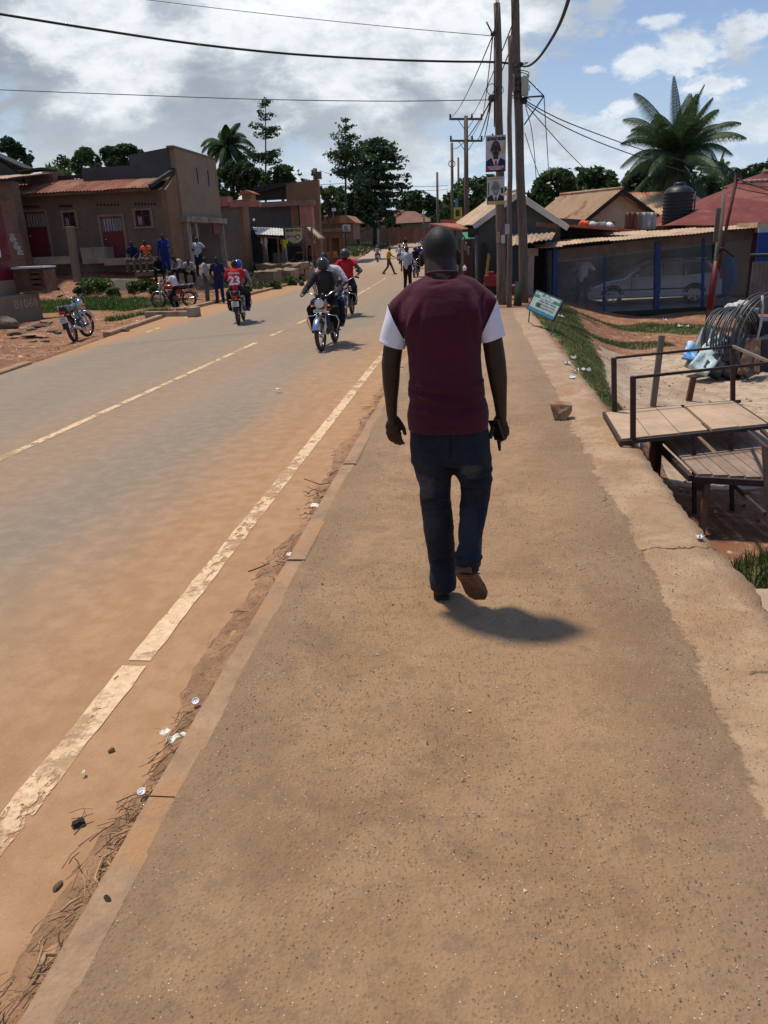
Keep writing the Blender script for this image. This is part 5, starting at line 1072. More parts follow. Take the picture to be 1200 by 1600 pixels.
mb = MB(); a, b = D(109, 354, 34.2), D(119, 426, 34.2); mb.beam((a.x, 34.2, a.z), (b.x, 34.2, b.z-.4), .28, .28); tag(mb.build('brick_pillar', PLAS_T, bevel=.02), 'lone leaning plastered pillar standing before the long house', 'pillar')
# tall shop: dark parapet towards us, tan wall towards the road
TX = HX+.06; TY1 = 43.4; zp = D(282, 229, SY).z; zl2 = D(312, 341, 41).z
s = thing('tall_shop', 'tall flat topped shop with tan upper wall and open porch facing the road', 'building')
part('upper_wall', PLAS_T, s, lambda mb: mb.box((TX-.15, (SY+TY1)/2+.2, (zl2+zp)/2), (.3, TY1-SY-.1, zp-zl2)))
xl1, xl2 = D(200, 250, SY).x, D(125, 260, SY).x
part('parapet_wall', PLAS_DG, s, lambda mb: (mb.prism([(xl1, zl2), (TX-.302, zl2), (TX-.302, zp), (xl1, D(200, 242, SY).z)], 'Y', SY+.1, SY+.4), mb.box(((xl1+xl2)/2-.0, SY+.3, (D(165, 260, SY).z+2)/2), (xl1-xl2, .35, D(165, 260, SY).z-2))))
part('coping', CONCD, s, lambda mb: mb.beam((TX-.14, SY+.05, zp+.04), (TX-.14, TY1+.05, zp+.04), .36, .08))
for yy_ in (40.3, 42.0): part('vent_slit', DARKI, s, lambda mb: mb.box((TX+.002, yy_, zp-1.0), (.03, .12, .75)))
part('lintel', CONC, s, lambda mb: mb.box((TX+.05, (SY+TY1)/2+.1, zl2-.12), (.45, TY1-SY+.2, .26)))
part('inner_wall', PLAS_DG, s, lambda mb: mb.box((TX-2.2, (SY+TY1)/2, zl2-1.9), (.2, TY1-SY, 3.6)))
part('back_wall', PLAS_G, s, lambda mb: mb.box((TX-1.2, TY1-.1, (zl2+zp)/2-1.8), (2.2, .2, zp-zl2+3.6)))
for yy_ in (SY+.45, TY1-.1): part('post', CONC, s, lambda mb: mb.box((TX+.02, yy_, zl2-1.55), (.22, .22, 2.6)))
g_ = part('grille', IRON, s, lambda mb: ([mb.cyl((TX-.5, SY+.8+i*.33, zl2-2.6), (TX-.5, SY+.8+i*.33, zl2-.3), .02, n=6) for i in range(10)], [mb.cyl((TX-.5, SY+.8, zl2-.3-j*.55), (TX-.5, SY+3.8, zl2-.3-j*.55), .02, n=6) for j in range(5)]))
for i in (1, 4, 7): part('white_window_bar', mat('white_window_paint', (.5, .49, .47), .7, .2), g_, lambda mb: mb.box((TX-.42, SY+.8+i*.33+.1, zl2-1.45), (.06, .10, 2.4)))
part('red_signboard', KRED, s, lambda mb: mb.box((TX+.06, TY1-1.1, zl2-.52), (.06, 1.2, .5)))
part('porch_floor', CONC, s, lambda mb: (mb.box((TX-.7, (SY+TY1)/2+.3, zl2-2.95), (2.6, TY1-SY+.6, .3)), mb.box((TX+.85, SY+2.2, zl2-3.15), (.8, 2.4, .28)), mb.box((TX+1.5, SY+2.6, zl2-3.42), (.8, 2.8, .28)), mb.box((TX-.2, SY+1.2, zl2-3.7), (1.8, 3.2, 1.2))), .03)
# brick house at the far left
b_ = thing('brick_house', 'unplastered mud brick house with low rusty roof at the left edge', 'house'); BY = 34.2
bx0, bx1 = D(-120, 340, BY).x, D(26, 340, BY).x; zbt = D(10, 283, BY).z
part('wall', BRICK, b_, lambda mb: mb.box(((bx0+bx1)/2, BY+.35, (zbt-.2)/2), (bx1-bx0, .6, zbt+.2)))
part('rear_wall', BRICK, b_, lambda mb: mb.prism([(bx1-1.4, 2.5), (D(70, 280, 37).x, 2.5), (D(72, 265, 37).x, D(72, 266, 37).z), (bx1-1.2, D(40, 272, 37).z)], 'Y', 37.6, 38.4))
rf = part('roof', RUSTT, b_, lambda mb: corr(mb, (bx0-.5, BY-.5, zbt), (bx1+.25, BY-.5, zbt+.05), (bx1+.3, BY+3.2, zbt+.55), (bx0-.5, BY+3.2, zbt+.5), .16, .02, 4, .03, 5)); thick(rf, .01)
part('roof_edge', BLKF, rf, lambda mb: mb.beam((D(36, 268, 37.5).x, 37.5, D(36, 268, 37.5).z), (D(73, 264, 37.5).x, 37.5, D(73, 264, 37.5).z), .9, .08))
k_ = thing('dark_gabled_shed', 'dark shed with pitched roof rising above the brick house, upper left edge', 'shed'); GY = 37.9
part('wall', PLAS_DG, k_, lambda mb: mb.prism([(D(-90, 330, GY).x, 2), (D(34, 330, GY).x, 2), (D(34, 275, GY).x, D(34, 276, GY).z), (D(-20, 240, GY).x, D(-20, 238, GY).z), (D(-90, 275, GY).x, D(-90, 280, GY).z)], 'Y', GY, GY+.5))
part('roof', BLKF, k_, lambda mb: (mb.beam((D(-20, 236, GY).x, GY+.3, D(-20, 236, GY).z), (D(42, 264, GY).x, GY+.3, D(42, 264, GY).z), 1.2, .08), mb.beam((D(-20, 236, GY).x, GY+.3, D(-20, 236, GY).z), (D(-95, 282, GY).x, GY+.3, D(-95, 282, GY).z), 1.2, .08)))
# red kiosk on its painted concrete step
kc = on(68, 497); KY = kc.y; k1 = D(61, 457, KY); k_ = thing('red_kiosk', 'red painted kiosk wall with white poster at the left edge', 'kiosk')
kx = D(25, 445, KY-.4).x; zk = D(24, 446, KY-.4).z
part('wall', KRED, k_, lambda mb: mb.box((kx-2.0, KY-3.4, zk+1.85), (4.0, 6.0, 3.3)))
part('plinth', PLAS_T, k_, lambda mb: mb.box((kx-1.95, KY-3.4, (zk+.21+k1.z)/2), (4.04, 6.05, zk+.21-k1.z)))
part('rail', KRED, k_, lambda mb: mb.box((kx-1.97, KY-3.4, D(17, 403, KY-.4).z), (4.06, 6.06, .07)))
pz = D(0, 388, KY-1.2); po = part('poster', PAPER, k_, lambda mb: mb.box((kx+.012, pz.y-.25, pz.z), (.012, .9, .62)))
part('poster_print', INK, po, lambda mb: [mb.box((kx+.020, pz.y-.25+random.Random(i).uniform(-.05, .05), pz.z+.24-i*.09), (.004, .6, .02)) for i in range(6)])
part('hanging_cloth', mat('white_rag', (.50, .49, .47), .85, .15), k_, lambda mb: mb.add([(kx+.05+.03*math.sin(j*1.1)+(.20+.05*math.sin(j*2.0))*i/5+.016*j, KY-.38+.02*math.sin(i*2+j), D(12, 366, KY).z-.045*j) for j in range(17) for i in range(6)], [(j*6+i, j*6+i+1, (j+1)*6+i+1, (j+1)*6+i) for j in range(16) for i in range(5)], True))
st = tag(part('concrete_step', PLAS_T, None, lambda mb: mb.box((k1.x-2.4, KY-3.2, (k1.z+kc.z)/2-.2), (4.8, 6.4, k1.z-kc.z+.4)), .03), 'beige concrete step with chalked digits 01068 below the red kiosk', 'step')
q = D(44, 474, KY-.8); chalk = text_mesh('chalk_digits', '01068', .42, mat('faded_white_chalk', (.42, .36, .28), .9, .3, 20), st, Matrix.Translation((k1.x+.003, KY-1.0, q.z)) @ Matrix.Rotation(R(90), 4, 'Z') @ Matrix.Rotation(R(90), 4, 'X'), .002, width=1.55)
rock('broken_slab', on(4, 512)+V3((0, 0, -.10)), .48, CONCD, 'rounded broken concrete lump beneath the painted step', 'lump', 41, (1.3, .8, .55), 4)
RL_ = ['widest', 'long grey', 'pale upright', 'small brown', 'outermost brown', 'tilted grey', 'chunky tan', 'half buried', 'tiny loose', 'leftmost flat', 'thin rightmost', 'lowest small']
for i, (px, py, r_) in enumerate(((30, 524, .26), (45, 527, .26), (60, 512, .26), (66, 526, .20), (80, 520, .2), (74, 506, .24), (48, 516, .22), (38, 514, .2), (72, 534, .12), (22, 529, .17), (92, 521, .15), (52, 534, .12))):
    rock('rubble_stone', on(px, py), r_, STONE if i % 2 else CONCD, RL_[i]+' stone of the rubble heap between the painted step and green motorcycle', 'stone', 60+i, (1.5, 1, .32), 3, group='stones of the rubble heap by the kiosk step', dr=(.4, .7))
cb = thing('wooden_counter', 'low wooden counter with thin white board on top, behind the painted step', 'counter'); wY = 27.5
part('body', WOODB, cb, lambda mb: (pbox(mb, 22, 46, 421, 456, wY, .9), [pbox(mb, 47, 70, 422+i*8, 427+i*8, wY+.1, .7) for i in range(4)], pbox(mb, 68, 71, 421, 456, wY, .8)))
part('top_board', WHITEP, cb, lambda mb: mb.box(((D(20, 418, wY).x+D(71, 418, wY).x)/2, wY+.3, D(45, 418, wY).z), (D(71, 418, wY).x-D(20, 418, wY).x, .9, .06)))
mb = MB(); p = on(190, 455); mb.prism([(-.42, -.15), (.42, -.15), (.45, .38), (.34, .50), (-.34, .52), (-.44, .40)], 'Y', 0, .12); mb.xf(Matrix.Translation(p+V3((0, 0, .02))) @ Matrix.Rotation(R(-20), 4, 'X')); tag(mb.build('stone_slab', CONC, bevel=.03), 'upright grey slab with rounded top standing in the weeds', 'slab')
mb = MB(); p = on(235, 432); mb.box((p.x, p.y, p.z+.12), (1.2, .5, .25)); tag(mb.build('stone_bench', CONCD, bevel=.04), 'low stone bench in front of the seated men', 'bench')
# drain cover slab and block at the break in the kerb
dr = thing('drain_cover', 'concrete drain frame with cover slab on the verge between the kerbs', 'drain'); p = on(262, 496)
part('frame', CONC, dr, lambda mb: (mb.beam(p+V3((-.9, .5, .06)), p+V3((.75, .2, .06)), .18, .2), mb.box(p+V3((.85, .0, .10)), (.28, .5, .38))  ), .02)
rock('brick_piece', on(196, 518), .11, BRICK, 'half brick lying alone on the red earth by the kerb', 'brick', 77, (1.5, .8, .6), 3)
# ---- beyond: grey house, lock-up shops, awnings
g = thing('grey_house', 'narrow grey rendered house with pink band below its roof', 'house')
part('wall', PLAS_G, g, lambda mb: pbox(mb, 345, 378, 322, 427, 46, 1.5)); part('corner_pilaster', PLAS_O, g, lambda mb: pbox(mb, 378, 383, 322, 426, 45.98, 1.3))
part('pink_band', PINKP, g, lambda mb: (pbox(mb, 341, 356, 307, 322, 45.7, 1.0), pbox(mb, 358, 404, 315, 323, 45.8, .6)))
part('roof', RUST, g, lambda mb: mb.box((D(375, 316, 48).x, 48.0, D(375, 314, 48).z), (1.6, 1.6, .06)))
t_ = thing('roof_turret', 'small tan chimney block with tiled cap above the pink band', 'turret')
part('block', PLAS_T, t_, lambda mb: pbox(mb, 378, 393, 302, 317, 49, 1.0)); part('cap', RUST, t_, lambda mb: mb.prism([(D(372, 303, 49).x, D(384, 303, 49).z), (D(398, 303, 49).x, D(384, 303, 49).z), (D(386, 299, 49).x, D(384, 297, 49).z)], 'Y', 48.7, 50.3))
g = thing('lockup_shop', 'dark grey shop wall with brown corner and peeling pink end', 'shop')
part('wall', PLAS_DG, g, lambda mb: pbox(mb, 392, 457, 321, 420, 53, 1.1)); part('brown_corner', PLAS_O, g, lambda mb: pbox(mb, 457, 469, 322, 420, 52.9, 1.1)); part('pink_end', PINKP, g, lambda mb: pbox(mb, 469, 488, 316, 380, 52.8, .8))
part('roof_band', mat('dusty_pink_band', (.25, .14, .11), .9, .25, 3), g, lambda mb: pbox(mb, 404, 489, 314, 322, 52.6, 1.0)); part('lamp', mat('white_lamp_globe', (.7, .7, .7), .3, .05), g, lambda mb: mb.ball(D(397, 344, 52.7), .09))
g = thing('yellow_upper_building', 'ochre building end with ragged dark roof rising behind the shops', 'building')
part('wall', PLAS_O, g, lambda mb: mb.prism([(D(446, 311, 58).x, 0), (D(496, 311, 58).x, 0), (D(496, 280, 58).x, D(496, 280, 58).z), (D(446, 286, 58).x, D(446, 287, 58).z)], 'Y', 58, 58.8))
part('roof', BLKF, g, lambda mb: (mb.beam((D(393, 300, 58).x, 58.6, D(393, 302, 58).z), (D(447, 287, 58).x, 58.6, D(447, 288, 58).z), 1.6, .12), pbox(mb, 395, 446, 292, 312, 58.3, .8), [mb.box(D(405+i*6, 294-i*.8, 58.3), (.5, .8, .25), i*.7) for i in range(7)]))
k_ = thing('kiosk_stall', 'dark kiosk with pale sheet awning where people stand', 'kiosk')
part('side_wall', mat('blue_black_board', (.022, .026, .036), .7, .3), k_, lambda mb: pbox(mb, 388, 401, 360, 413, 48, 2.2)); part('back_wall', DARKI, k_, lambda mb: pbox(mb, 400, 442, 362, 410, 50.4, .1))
part('counter', WOODG, k_, lambda mb: pbox(mb, 424, 445, 395, 414, 48.4, .6)); part('floor', WOODB, k_, lambda mb: mb.box((D(412, 410, 48.6).x, 49.2, D(412, 411, 48.6).z), (2.6, 2.6, .16)))
aw = part('awning', TINM, k_, lambda mb: corr(mb, (D(400, 368, 46.8).x, 46.8, D(402, 366, 46.8).z), (D(443, 368, 46.8).x, 46.8, D(443, 368, 46.8).z), (D(441, 358, 50).x, 50.2, D(441, 357, 50).z), (D(394, 356, 50).x, 50.2, D(394, 355, 50).z), .16, .02, 4, .03, 9)); thick(aw, .012)
part('awning_pole', WOODB, k_, lambda mb: mb.beam(D(402, 369, 46.9), D(448, 374, 46.9), .07, .07))
for px in (411, 433): part('post', WOODB, k_, lambda mb: mb.beam(D(px, 368, 47), D(px+4, 414, 47), .09, .09))
sg = thing('shop_sign', 'cream shop sign with rounded lower corner hanging over the kiosks', 'sign'); a = D(445, 357, 49.5); b = D(471, 357, 49.5); zz = D(458, 380, 49.5).z; W_ = b.x-a.x; H_ = a.z-zz
part('board', mat('cream_sign_paint', (.52, .47, .26), .6, .12, 3), sg, lambda mb: mb.prism([(a.x, a.z), (b.x, a.z), (b.x, a.z-H_*.55)]+[(b.x-W_*.42*(1-math.cos(q)), a.z-H_*.55-H_*.45*math.sin(q)) for q in np.linspace(.15, 1.5, 7)]+[(a.x+W_*.45, zz), (a.x, zz+H_*.25)], 'Y', 49.5, 49.6))
text_mesh('sign_writing', 'MONEY PLUS', .20, INK, sg, Matrix.Translation(((a.x+b.x)/2, 49.49, a.z-.14)) @ Matrix.Rotation(R(90), 4, 'X'), .003, .006, W_*.88)
text_mesh('sign_writing', 'Mobile', .20, mat('violet_print', (.25, .10, .35), .6), sg, Matrix.Translation((a.x+W_*.36, 49.49, a.z-.47)) @ Matrix.Rotation(R(90), 4, 'X'), .003, .004)
part('sign_emblem', mat('olive_print', (.10, .14, .03), .6), sg, lambda mb: mb.tube([(b.x-.26+.14*math.cos(q), 49.49, a.z-.52+.14*math.sin(q)) for q in np.linspace(-.5, 5.2, 16)], .03, 6))
part('hanger', IRON, sg, lambda mb: (mb.cyl((a.x-.02, 49.55, a.z+.05), (b.x+.6, 49.55, a.z+.05), .025, n=6), mb.cyl((b.x+.1, 49.56, a.z+.1), (b.x+.1, 49.56, zz-1.6), .03, n=6)))
k_ = thing('blue_awning_stall', 'stall under blue canopy with slatted lean-to roof beside the wooden pole', 'stall')
aw = part('canopy', mat('faded_blue_canvas', (.03, .07, .13), .8, .3), k_, lambda mb: mb.beam(D(450, 384, 50.4), D(476, 381, 50.4), 1.4, .08)); part('lean_to_roof', RUSTT, k_, lambda mb: mb.prism([(D(480, 354, 51).x, D(480, 354, 51).z), (D(499, 371, 51).x, D(499, 371, 51).z), (D(499, 373, 51).x, D(499, 373, 51).z), (D(480, 358, 51).x, D(480, 358, 51).z)], 'Y', 50.6, 53))
for px in (475, 480, 489): part('post', WOODG, k_, lambda mb: mb.beam(D(px-2, 355, 50.5), D(px, 418, 50.5), .10, .10))
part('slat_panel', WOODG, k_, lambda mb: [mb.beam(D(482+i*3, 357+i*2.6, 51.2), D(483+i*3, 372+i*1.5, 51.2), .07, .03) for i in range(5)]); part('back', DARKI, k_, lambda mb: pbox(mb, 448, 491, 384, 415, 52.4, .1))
part('shelf', WOODG, k_, lambda mb: (pbox(mb, 462, 474, 394, 396, 51.6, .5), pbox(mb, 484, 492, 398, 400, 51.8, .5)))
part('hanging_goods', mat('red_cloth_goods', (.28, .03, .04), .9, .4, 5), k_, lambda mb: [mb.box(D(486+i*4, 394+(i % 2)*4, 51.4), (.22, .1, .5), i*.4) for i in range(2)])
for i, (px, py) in enumerate(((458, 419), (470, 420), (483, 424))):
    c0 = D(px, py, 49.6+i*.5); c0.z = gh(c0.x, c0.y)
    if i == 0: mproto = motorcycle('dark motorcycle parked under the blue canopy, leftmost of the row', c0, R(160), BLK)
    else:
        cpy = copy_tree(mproto); cpy.location = c0; cpy.rotation_euler = (0, 0, R(160+i*25)); cpy['label'] = ['', 'dark motorcycle in the middle of the row by the shops', 'dark motorcycle nearest the wooden pole, rightmost of the parked row'][i]
    (mproto if i == 0 else cpy)['group'] = 'motorcycles parked in a row by the shops'
g = thing('low_shop', 'low brown shop with flat roof beyond the wooden pole', 'shop'); lY = 66
part('wall', PLAS_D, g, lambda mb: (pbox(mb, 505, 512, 372, 412, lY, .3), pbox(mb, 505, 536, 362, 372, lY, 2), pbox(mb, 505, 532, 372, 412, lY+1.8, .2), pbox(mb, 530, 536, 372, 402, lY, 1.8)))
part('roof', CONCD, g, lambda mb: pbox(mb, 500, 540, 357, 362, lY-.5, 3)); part('counter', mat('orange_counter_paint', (.36, .15, .05), .7, .3, 3), g, lambda mb: pbox(mb, 508, 527, 393, 403, lY-.2, .8))
for px in (516, 532, 537): part('post', WOODB, g, lambda mb: mb.beam(D(px, 372, lY-.3), D(px+1, 402, lY-.3), .15, .15))
g = thing('red_roofed_house', 'small house with faded red roof behind the low shop', 'house'); part('wall', BRICK, g, lambda mb: pbox(mb, 500, 552, 348, 375, 84, 5)); part('roof', RUST, g, lambda mb: mb.prism([(D(496, 350, 83).x, D(524, 349, 83).z), (D(556, 350, 83).x, D(524, 349, 83).z), (D(548, 338, 86).x, D(524, 337, 83).z), (D(504, 338, 86).x, D(524, 337, 83).z)], 'Y', 83, 90))
# terraces of broken rock and concrete along the verge
for i, (px0, px1, py0, py1, Y) in enumerate(((398, 428, 424, 447, 41), (424, 455, 423, 444, 43), (452, 478, 420, 440, 47), (400, 470, 413, 424, 46))):
    mb = MB(); x0, x1, z0, z1 = pbox(mb, px0, px1, py0, py1+6, Y, 2.4)
    o = mb.build('earth_terrace', mat('packed_earth_stone', (.27, .18, .115), .95, .3, 1.5, .8, 12, (.17, .11, .075), .55)); sb = o.modifiers.new('sub', 'SUBSURF'); sb.subdivision_type = 'SIMPLE'; sb.levels = sb.render_levels = 4
    tx = bpy.data.textures.new('clods', 'CLOUDS'); tx.noise_scale = .5; dp = o.modifiers.new('d', 'DISPLACE'); dp.texture = tx; dp.strength = .35; dp.texture_coords = 'GLOBAL'
    tag(o, ['eroded earth terrace nearest the standing pair by the verge', 'eroded earth terrace in the middle, grass at its foot', 'eroded earth terrace farthest right, covered in creepers', 'flat earth terrace in front of the kiosk with pale awning'][i], 'terrace')
# ---------------------------------------------------------------- poles, posters, wires
POLEM, t = newmat('weathered_pole_wood')
tc = t.n('ShaderNodeTexCoord').outputs['Object']; v = t.vmath('MULTIPLY', tc, (9, 9, .7)); n1 = t.noise(v, 1.6, 7, .65, .3); n2 = t.noise(v, 9, 5, .6)
c = t.mix(t.ramp(n1, .3, .7), (.11, .075, .055), (.21, .155, .115)); c = t.mix(t.math('MULTIPLY', t.ramp(n2, .5, .35), .6), c, (.05, .035, .028))
out(t, principled(t, **{'Base Color': c, 'Roughness': .9, 'Normal': t.n('ShaderNodeBump', {'Strength': .7, 'Distance': .02, 'Height': t.math('ADD', n1, n2)}).outputs[0]}).outputs[0])
WIRE = mat('black_cable', (.012, .012, .014), .6, .2); CERAM = mat('brown_porcelain', (.05, .03, .03), .3, .2)
def pole(label, bpx, bpy_, tpx, tpy, r0, r1, Y=None, group=None, name='utility_pole'):
    b = on(bpx, bpy_) if Y is None else V3((D(bpx, bpy_, Y).x, Y, surf(D(bpx, bpy_, Y).x, Y))); t_ = D(tpx, tpy, b.y)
    mb = MB(); n = 14; pts = [b.lerp(t_, i/n)+V3((.012*math.sin(i*1.3+bpx), .012*math.sin(i*.9), 0)) for i in range(n+1)]; pts[0] = b-V3((0, 0, .4))
    mb.tube(pts, [r0+(r1-r0)*i/n for i in range(n+1)], 14); o = mb.build(name, POLEM, loc=b); tag(o, label, 'pole', group); return o, b, t_
pA, bA, tA = pole('bare wooden pole carrying two campaign posters, left of three', 784, 476, 777, 5, .135, .08)
pB, bB, tB = pole('slim wooden pole leaning between the two thick poles', 796, 480, 797, 56, .068, .05)
pC, bC, tC = pole('tallest thick wooden pole with cables and meter boxes, right of three', 820, 473, 803, -30, .125, .10)
def att(px, py, P_): return D(px, py, P_.y)
def sub(o, name, m, fn, bevel=0.0):
    mb = MB(); fn(mb); c = mb.build(name, m, o, bevel=bevel, loc=None)
    c.matrix_parent_inverse = Matrix.Translation(-o.location); return c
def boxc(mb, p, d): mb.box(p, d)
mbx = att(812, 137, bC); sub(pC, 'meter_box', mat('pale_green_box', (.42, .44, .34), .5, .2), lambda mb: mb.box(mbx+V3((.12, -.16, 0)), (.17, .14, .42)), .02); mby = att(801, 132, bC); sub(pC, 'grey_box', mat('grey_box_paint', (.22, .2, .19), .6, .2), lambda mb: mb.box(mby+V3((-.02, -.16, 0)), (.13, .12, .36)), .02)
sub(pC, 'insulator', CERAM, lambda mb: (mb.ball(att(819, 158, bC)+V3((0, -.05, 0)), .08), mb.ball(att(814, 101, bC), .06)))
sub(pC, 'bracket', IRON, lambda mb: (mb.cyl(att(818, 152, bC), att(850, 150, bC), .022, n=6), mb.cyl(att(850, 150, bC), att(819, 195, bC), .018, n=6), mb.cyl(att(818, 118, bC), att(849, 149, bC), .014, n=6)))
sub(pC, 'cable_loops', WIRE, lambda mb: [mb.tube([att(813+4*math.sin(q*1.1+k), 98+q*3.4, bC)+V3((.17*math.cos(q+k), -.17*abs(math.sin(q)), 0)) for q in np.linspace(0, 18, 50)], .010, 5) for k in range(2)])
sub(pA, 'cable_loops', WIRE, lambda mb: (mb.tube([att(768+7*math.cos(q), 142+9*math.sin(q), bA)+V3((0, -.18, 0)) for q in np.linspace(0, 6.3, 24)], .009, 5), mb.tube([att(781+5*math.cos(q), 143+7*math.sin(q), bA)+V3((0, -.18, 0)) for q in np.linspace(0, 6.3, 24)], .008, 5), mb.tube([att(772, 60+i*10, bA)+V3((.0, -.16, 0)) for i in range(15)], .013, 5), mb.tube([att(773+.8*math.sin(i), 210+i*9, bA)+V3((-.06, -.18, 0)) for i in range(7)], .02, 5)))
sub(pA, 'insulator', CERAM, lambda mb: (mb.ball(att(768, 155, bA)+V3((0, -.12, 0)), .09), mb.ball(att(770, 55, bA)+V3((0, -.12, 0)), .06), mb.cyl(att(770, 54, bA), att(760, 34, bA), .02, n=6)))
# posters on pole A
PAP = mat('poster_paper', (.52, .50, .48), .7, .08, 6); SUIT = mat('navy_print', (.02, .025, .07), .7, .1); FACE = mat('brown_print', (.06, .04, .033), .7, .35, 12); REDT = mat('crimson_print', (.38, .03, .07), .7, .1); GOLD = mat('gold_print', (.48, .38, .12), .7, .2, 5); SHIRTW = mat('white_print2', (.6, .6, .62), .7, .05); GREYF = mat('grey_print', (.22, .21, .2), .7, .3, 12)
def poster(label, px0, px1, py0, py1, Y, col_face, head, band, name='campaign_poster'):
    a = D(px0, py0, Y); b = D(px1, py1, Y); cx, cz = (a.x+b.x)/2, (a.z+b.z)/2; w_, h_ = b.x-a.x, a.z-b.z
    t_ = thing(name, label, 'poster', (cx, Y, cz))
    def pt(u_, v_, d_): return (u_*w_/2, -d_, v_*h_/2)
    def flat(nm, m, pts, d_, par=t_): 
        mb = MB(); n = len(pts); mb.add([pt(u_, v_, d_) for u_, v_ in pts]+[pt(u_, v_, d_-.002) for u_, v_ in pts], [tuple(range(n)), tuple(range(n, 2*n))[::-1]]+[(i, (i+1) % n, n+(i+1) % n, n+i) for i in range(n)]); return mb.build(nm, m, par)
    flat('sheet', PAP, [(-1, -1), (1, -1), (1, 1), (-1, 1)], .002)
    flat('suit', SUIT, [(-.97, -.98), (.97, -.98), (.95, -.45), (.5, -.28), (-.5, -.28), (-.95, -.45)], .006); flat('shirt', SHIRTW, [(-.40, -.27), (.02, -.95), (.42, -.27), (.2, -.15), (-.2, -.15)], .010); flat('tie', REDT if band else SUIT, [(-.08, -.42), (.1, -.42), (.14, -.8), (.0, -.95), (-.1, -.8)], .012)
    flat('head', col_face, [(.46*math.cos(q)*(1-.12*(math.sin(q) < 0)), .22+.46*math.sin(q)) for q in np.linspace(0, 2*math.pi, 25)[:-1]], .014)
    flat('neck', col_face, [(-.25, -.35), (.25, -.35), (.25, -.05), (-.25, -.05)], .0135)
    for s_ in (-1, 1):
        flat('ear', col_face, [(s_*(.48+.06*math.cos(q)), .16+.10*math.sin(q)) for q in np.linspace(0, 2*math.pi, 9)[:-1]], .0145); flat('eye', INK, [(s_*.19+.09*math.cos(q), .27+.028*math.sin(q)) for q in np.linspace(0, 2*math.pi, 9)[:-1]], .018)
    flat('mouth', SHIRTW if not band else INK, [(-.14, .0), (.14, .0), (.09, -.05), (-.09, -.05)], .018); flat('nose', INK, [(-.07, .10), (.07, .10), (.03, .14), (-.03, .14)], .018)
    return t_, w_, h_, flat
t1_, w1_, h1_, fl1 = poster('upper campaign poster of a suited bald man with crimson band', 759, 790, 212, 266, bA.y-.26, FACE, 1, True)
text_mesh('poster_heading', 'GEORGE MUSISI', .10, INK, t1_, Matrix.Translation((0, -.012, h1_/2-.085)) @ Matrix.Rotation(R(90), 4, 'X'), .002, .004, w1_*.92)
fl1('crimson_band', REDT, [(-.99, -.99), (.99, -.99), (.99, -.72), (-.99, -.72)], .016); fl1('gold_flag', GOLD, [(.60, -.10), (.98, .1), (.98, .85), (.75, .4)], .008); fl1('black_strip', INK, [(-1, -1.06), (1, -1.06), (1, -.97), (-1, -.97)], .018); fl1('forehead_shine', mat('light_brown_print', (.16, .09, .06), .7), [(-.16, .45), (.10, .45), (.06, .55), (-.10, .55)], .019); fl1('cheek', bpy.data.materials['light_brown_print'], [(-.30, .04), (-.16, .04), (-.16, .16), (-.30, .16)], .019); fl1('cheek', bpy.data.materials['light_brown_print'], [(.14, .04), (.28, .04), (.28, .16), (.14, .16)], .019)
text_mesh('poster_line', 'VOTE MEMBER OF', .07, SHIRTW, t1_, Matrix.Translation((0, -.020, -h1_/2*.80)) @ Matrix.Rotation(R(90), 4, 'X'), .002, .002, w1_*.8); text_mesh('poster_line', 'PARLIAMENT', .06, SHIRTW, t1_, Matrix.Translation((0, -.020, -h1_/2*.91)) @ Matrix.Rotation(R(90), 4, 'X'), .002, .002, w1_*.6)
t2_, w2_, h2_, fl2 = poster('lower campaign poster of a smiling man with olive band below', 761, 788, 277, 319, bA.y-.26, GREYF, 1, False)
fl2('olive_band', GOLD, [(-.9, -1.0), (1.05, -1.0), (1.05, -.74), (-.9, -.74)], .016); fl2('orange_heading', mat('orange_print', (.5, .25, .1), .7), [(-.85, .80), (.7, .86), (.7, .95), (-.85, .90)], .008)
fl2('side_writing', INK, [(-.85, -.3), (-.76, -.3), (-.76, .6), (-.85, .6)], .007); fl2('side_writing', INK, [(.62, -.2), (.85, -.2), (.85, .2), (.62, .2)], .007)
def slip(label, px0, px1, py0, py1, Y, m):
    mb = MB(); pbox(mb, px0, px1, py0, py1, Y, .004); o = mb.build('paper_notice', m); tag(o, label, 'notice')
LILAC = mat('lilac_paper', (.42, .34, .42), .8, .15, 20)
slip('torn lilac notice nailed on the slim middle pole', 789, 796, 350, 366, bB.y-.14, LILAC); slip('pale notice hanging low between the two left poles', 783, 789, 367, 380, bA.y-.24, PAP); slip('ragged reddish notice on the left edge of the poster pole', 775, 781, 362, 379, bA.y-.24, mat('pinkish_paper', (.4, .22, .18), .8, .4, 20))
# catenaries
def wire(label, pts, r_=.012, sag=.0, group=None, n=14, cat='cable'):
    pp = []
    for a, b in zip(pts[:-1], pts[1:]):
        a, b = V3(a), V3(b)
        for i in range(n): q = i/n; pp.append(a.lerp(b, q)-V3((0, 0, sag*4*q*(1-q))))
    pp.append(V3(pts[-1])); mb = MB(); mb.tube(pp, r_, 6); return tag(mb.build('power_cable', WIRE), label, cat, group)
def wpx(label, pts, r_=.012, group=None):    # through pixel/distance triples, smoothed
    P_ = [D(*p) for p in pts]; out_ = []
    for i in range(len(P_)-1):
        p0, p1, p2, p3 = P_[max(i-1, 0)], P_[i], P_[i+1], P_[min(i+2, len(P_)-1)]
        for k in range(8): q = k/8; out_.append(.5*((2*p1)+(p2-p0)*q+(2*p0-5*p1+4*p2-p3)*q*q+(3*p1-p0-3*p2+p3)*q**3))
    out_.append(P_[-1]); mb = MB(); mb.tube(out_, r_, 6); return tag(mb.build('power_cable', WIRE), label, 'cable', group)
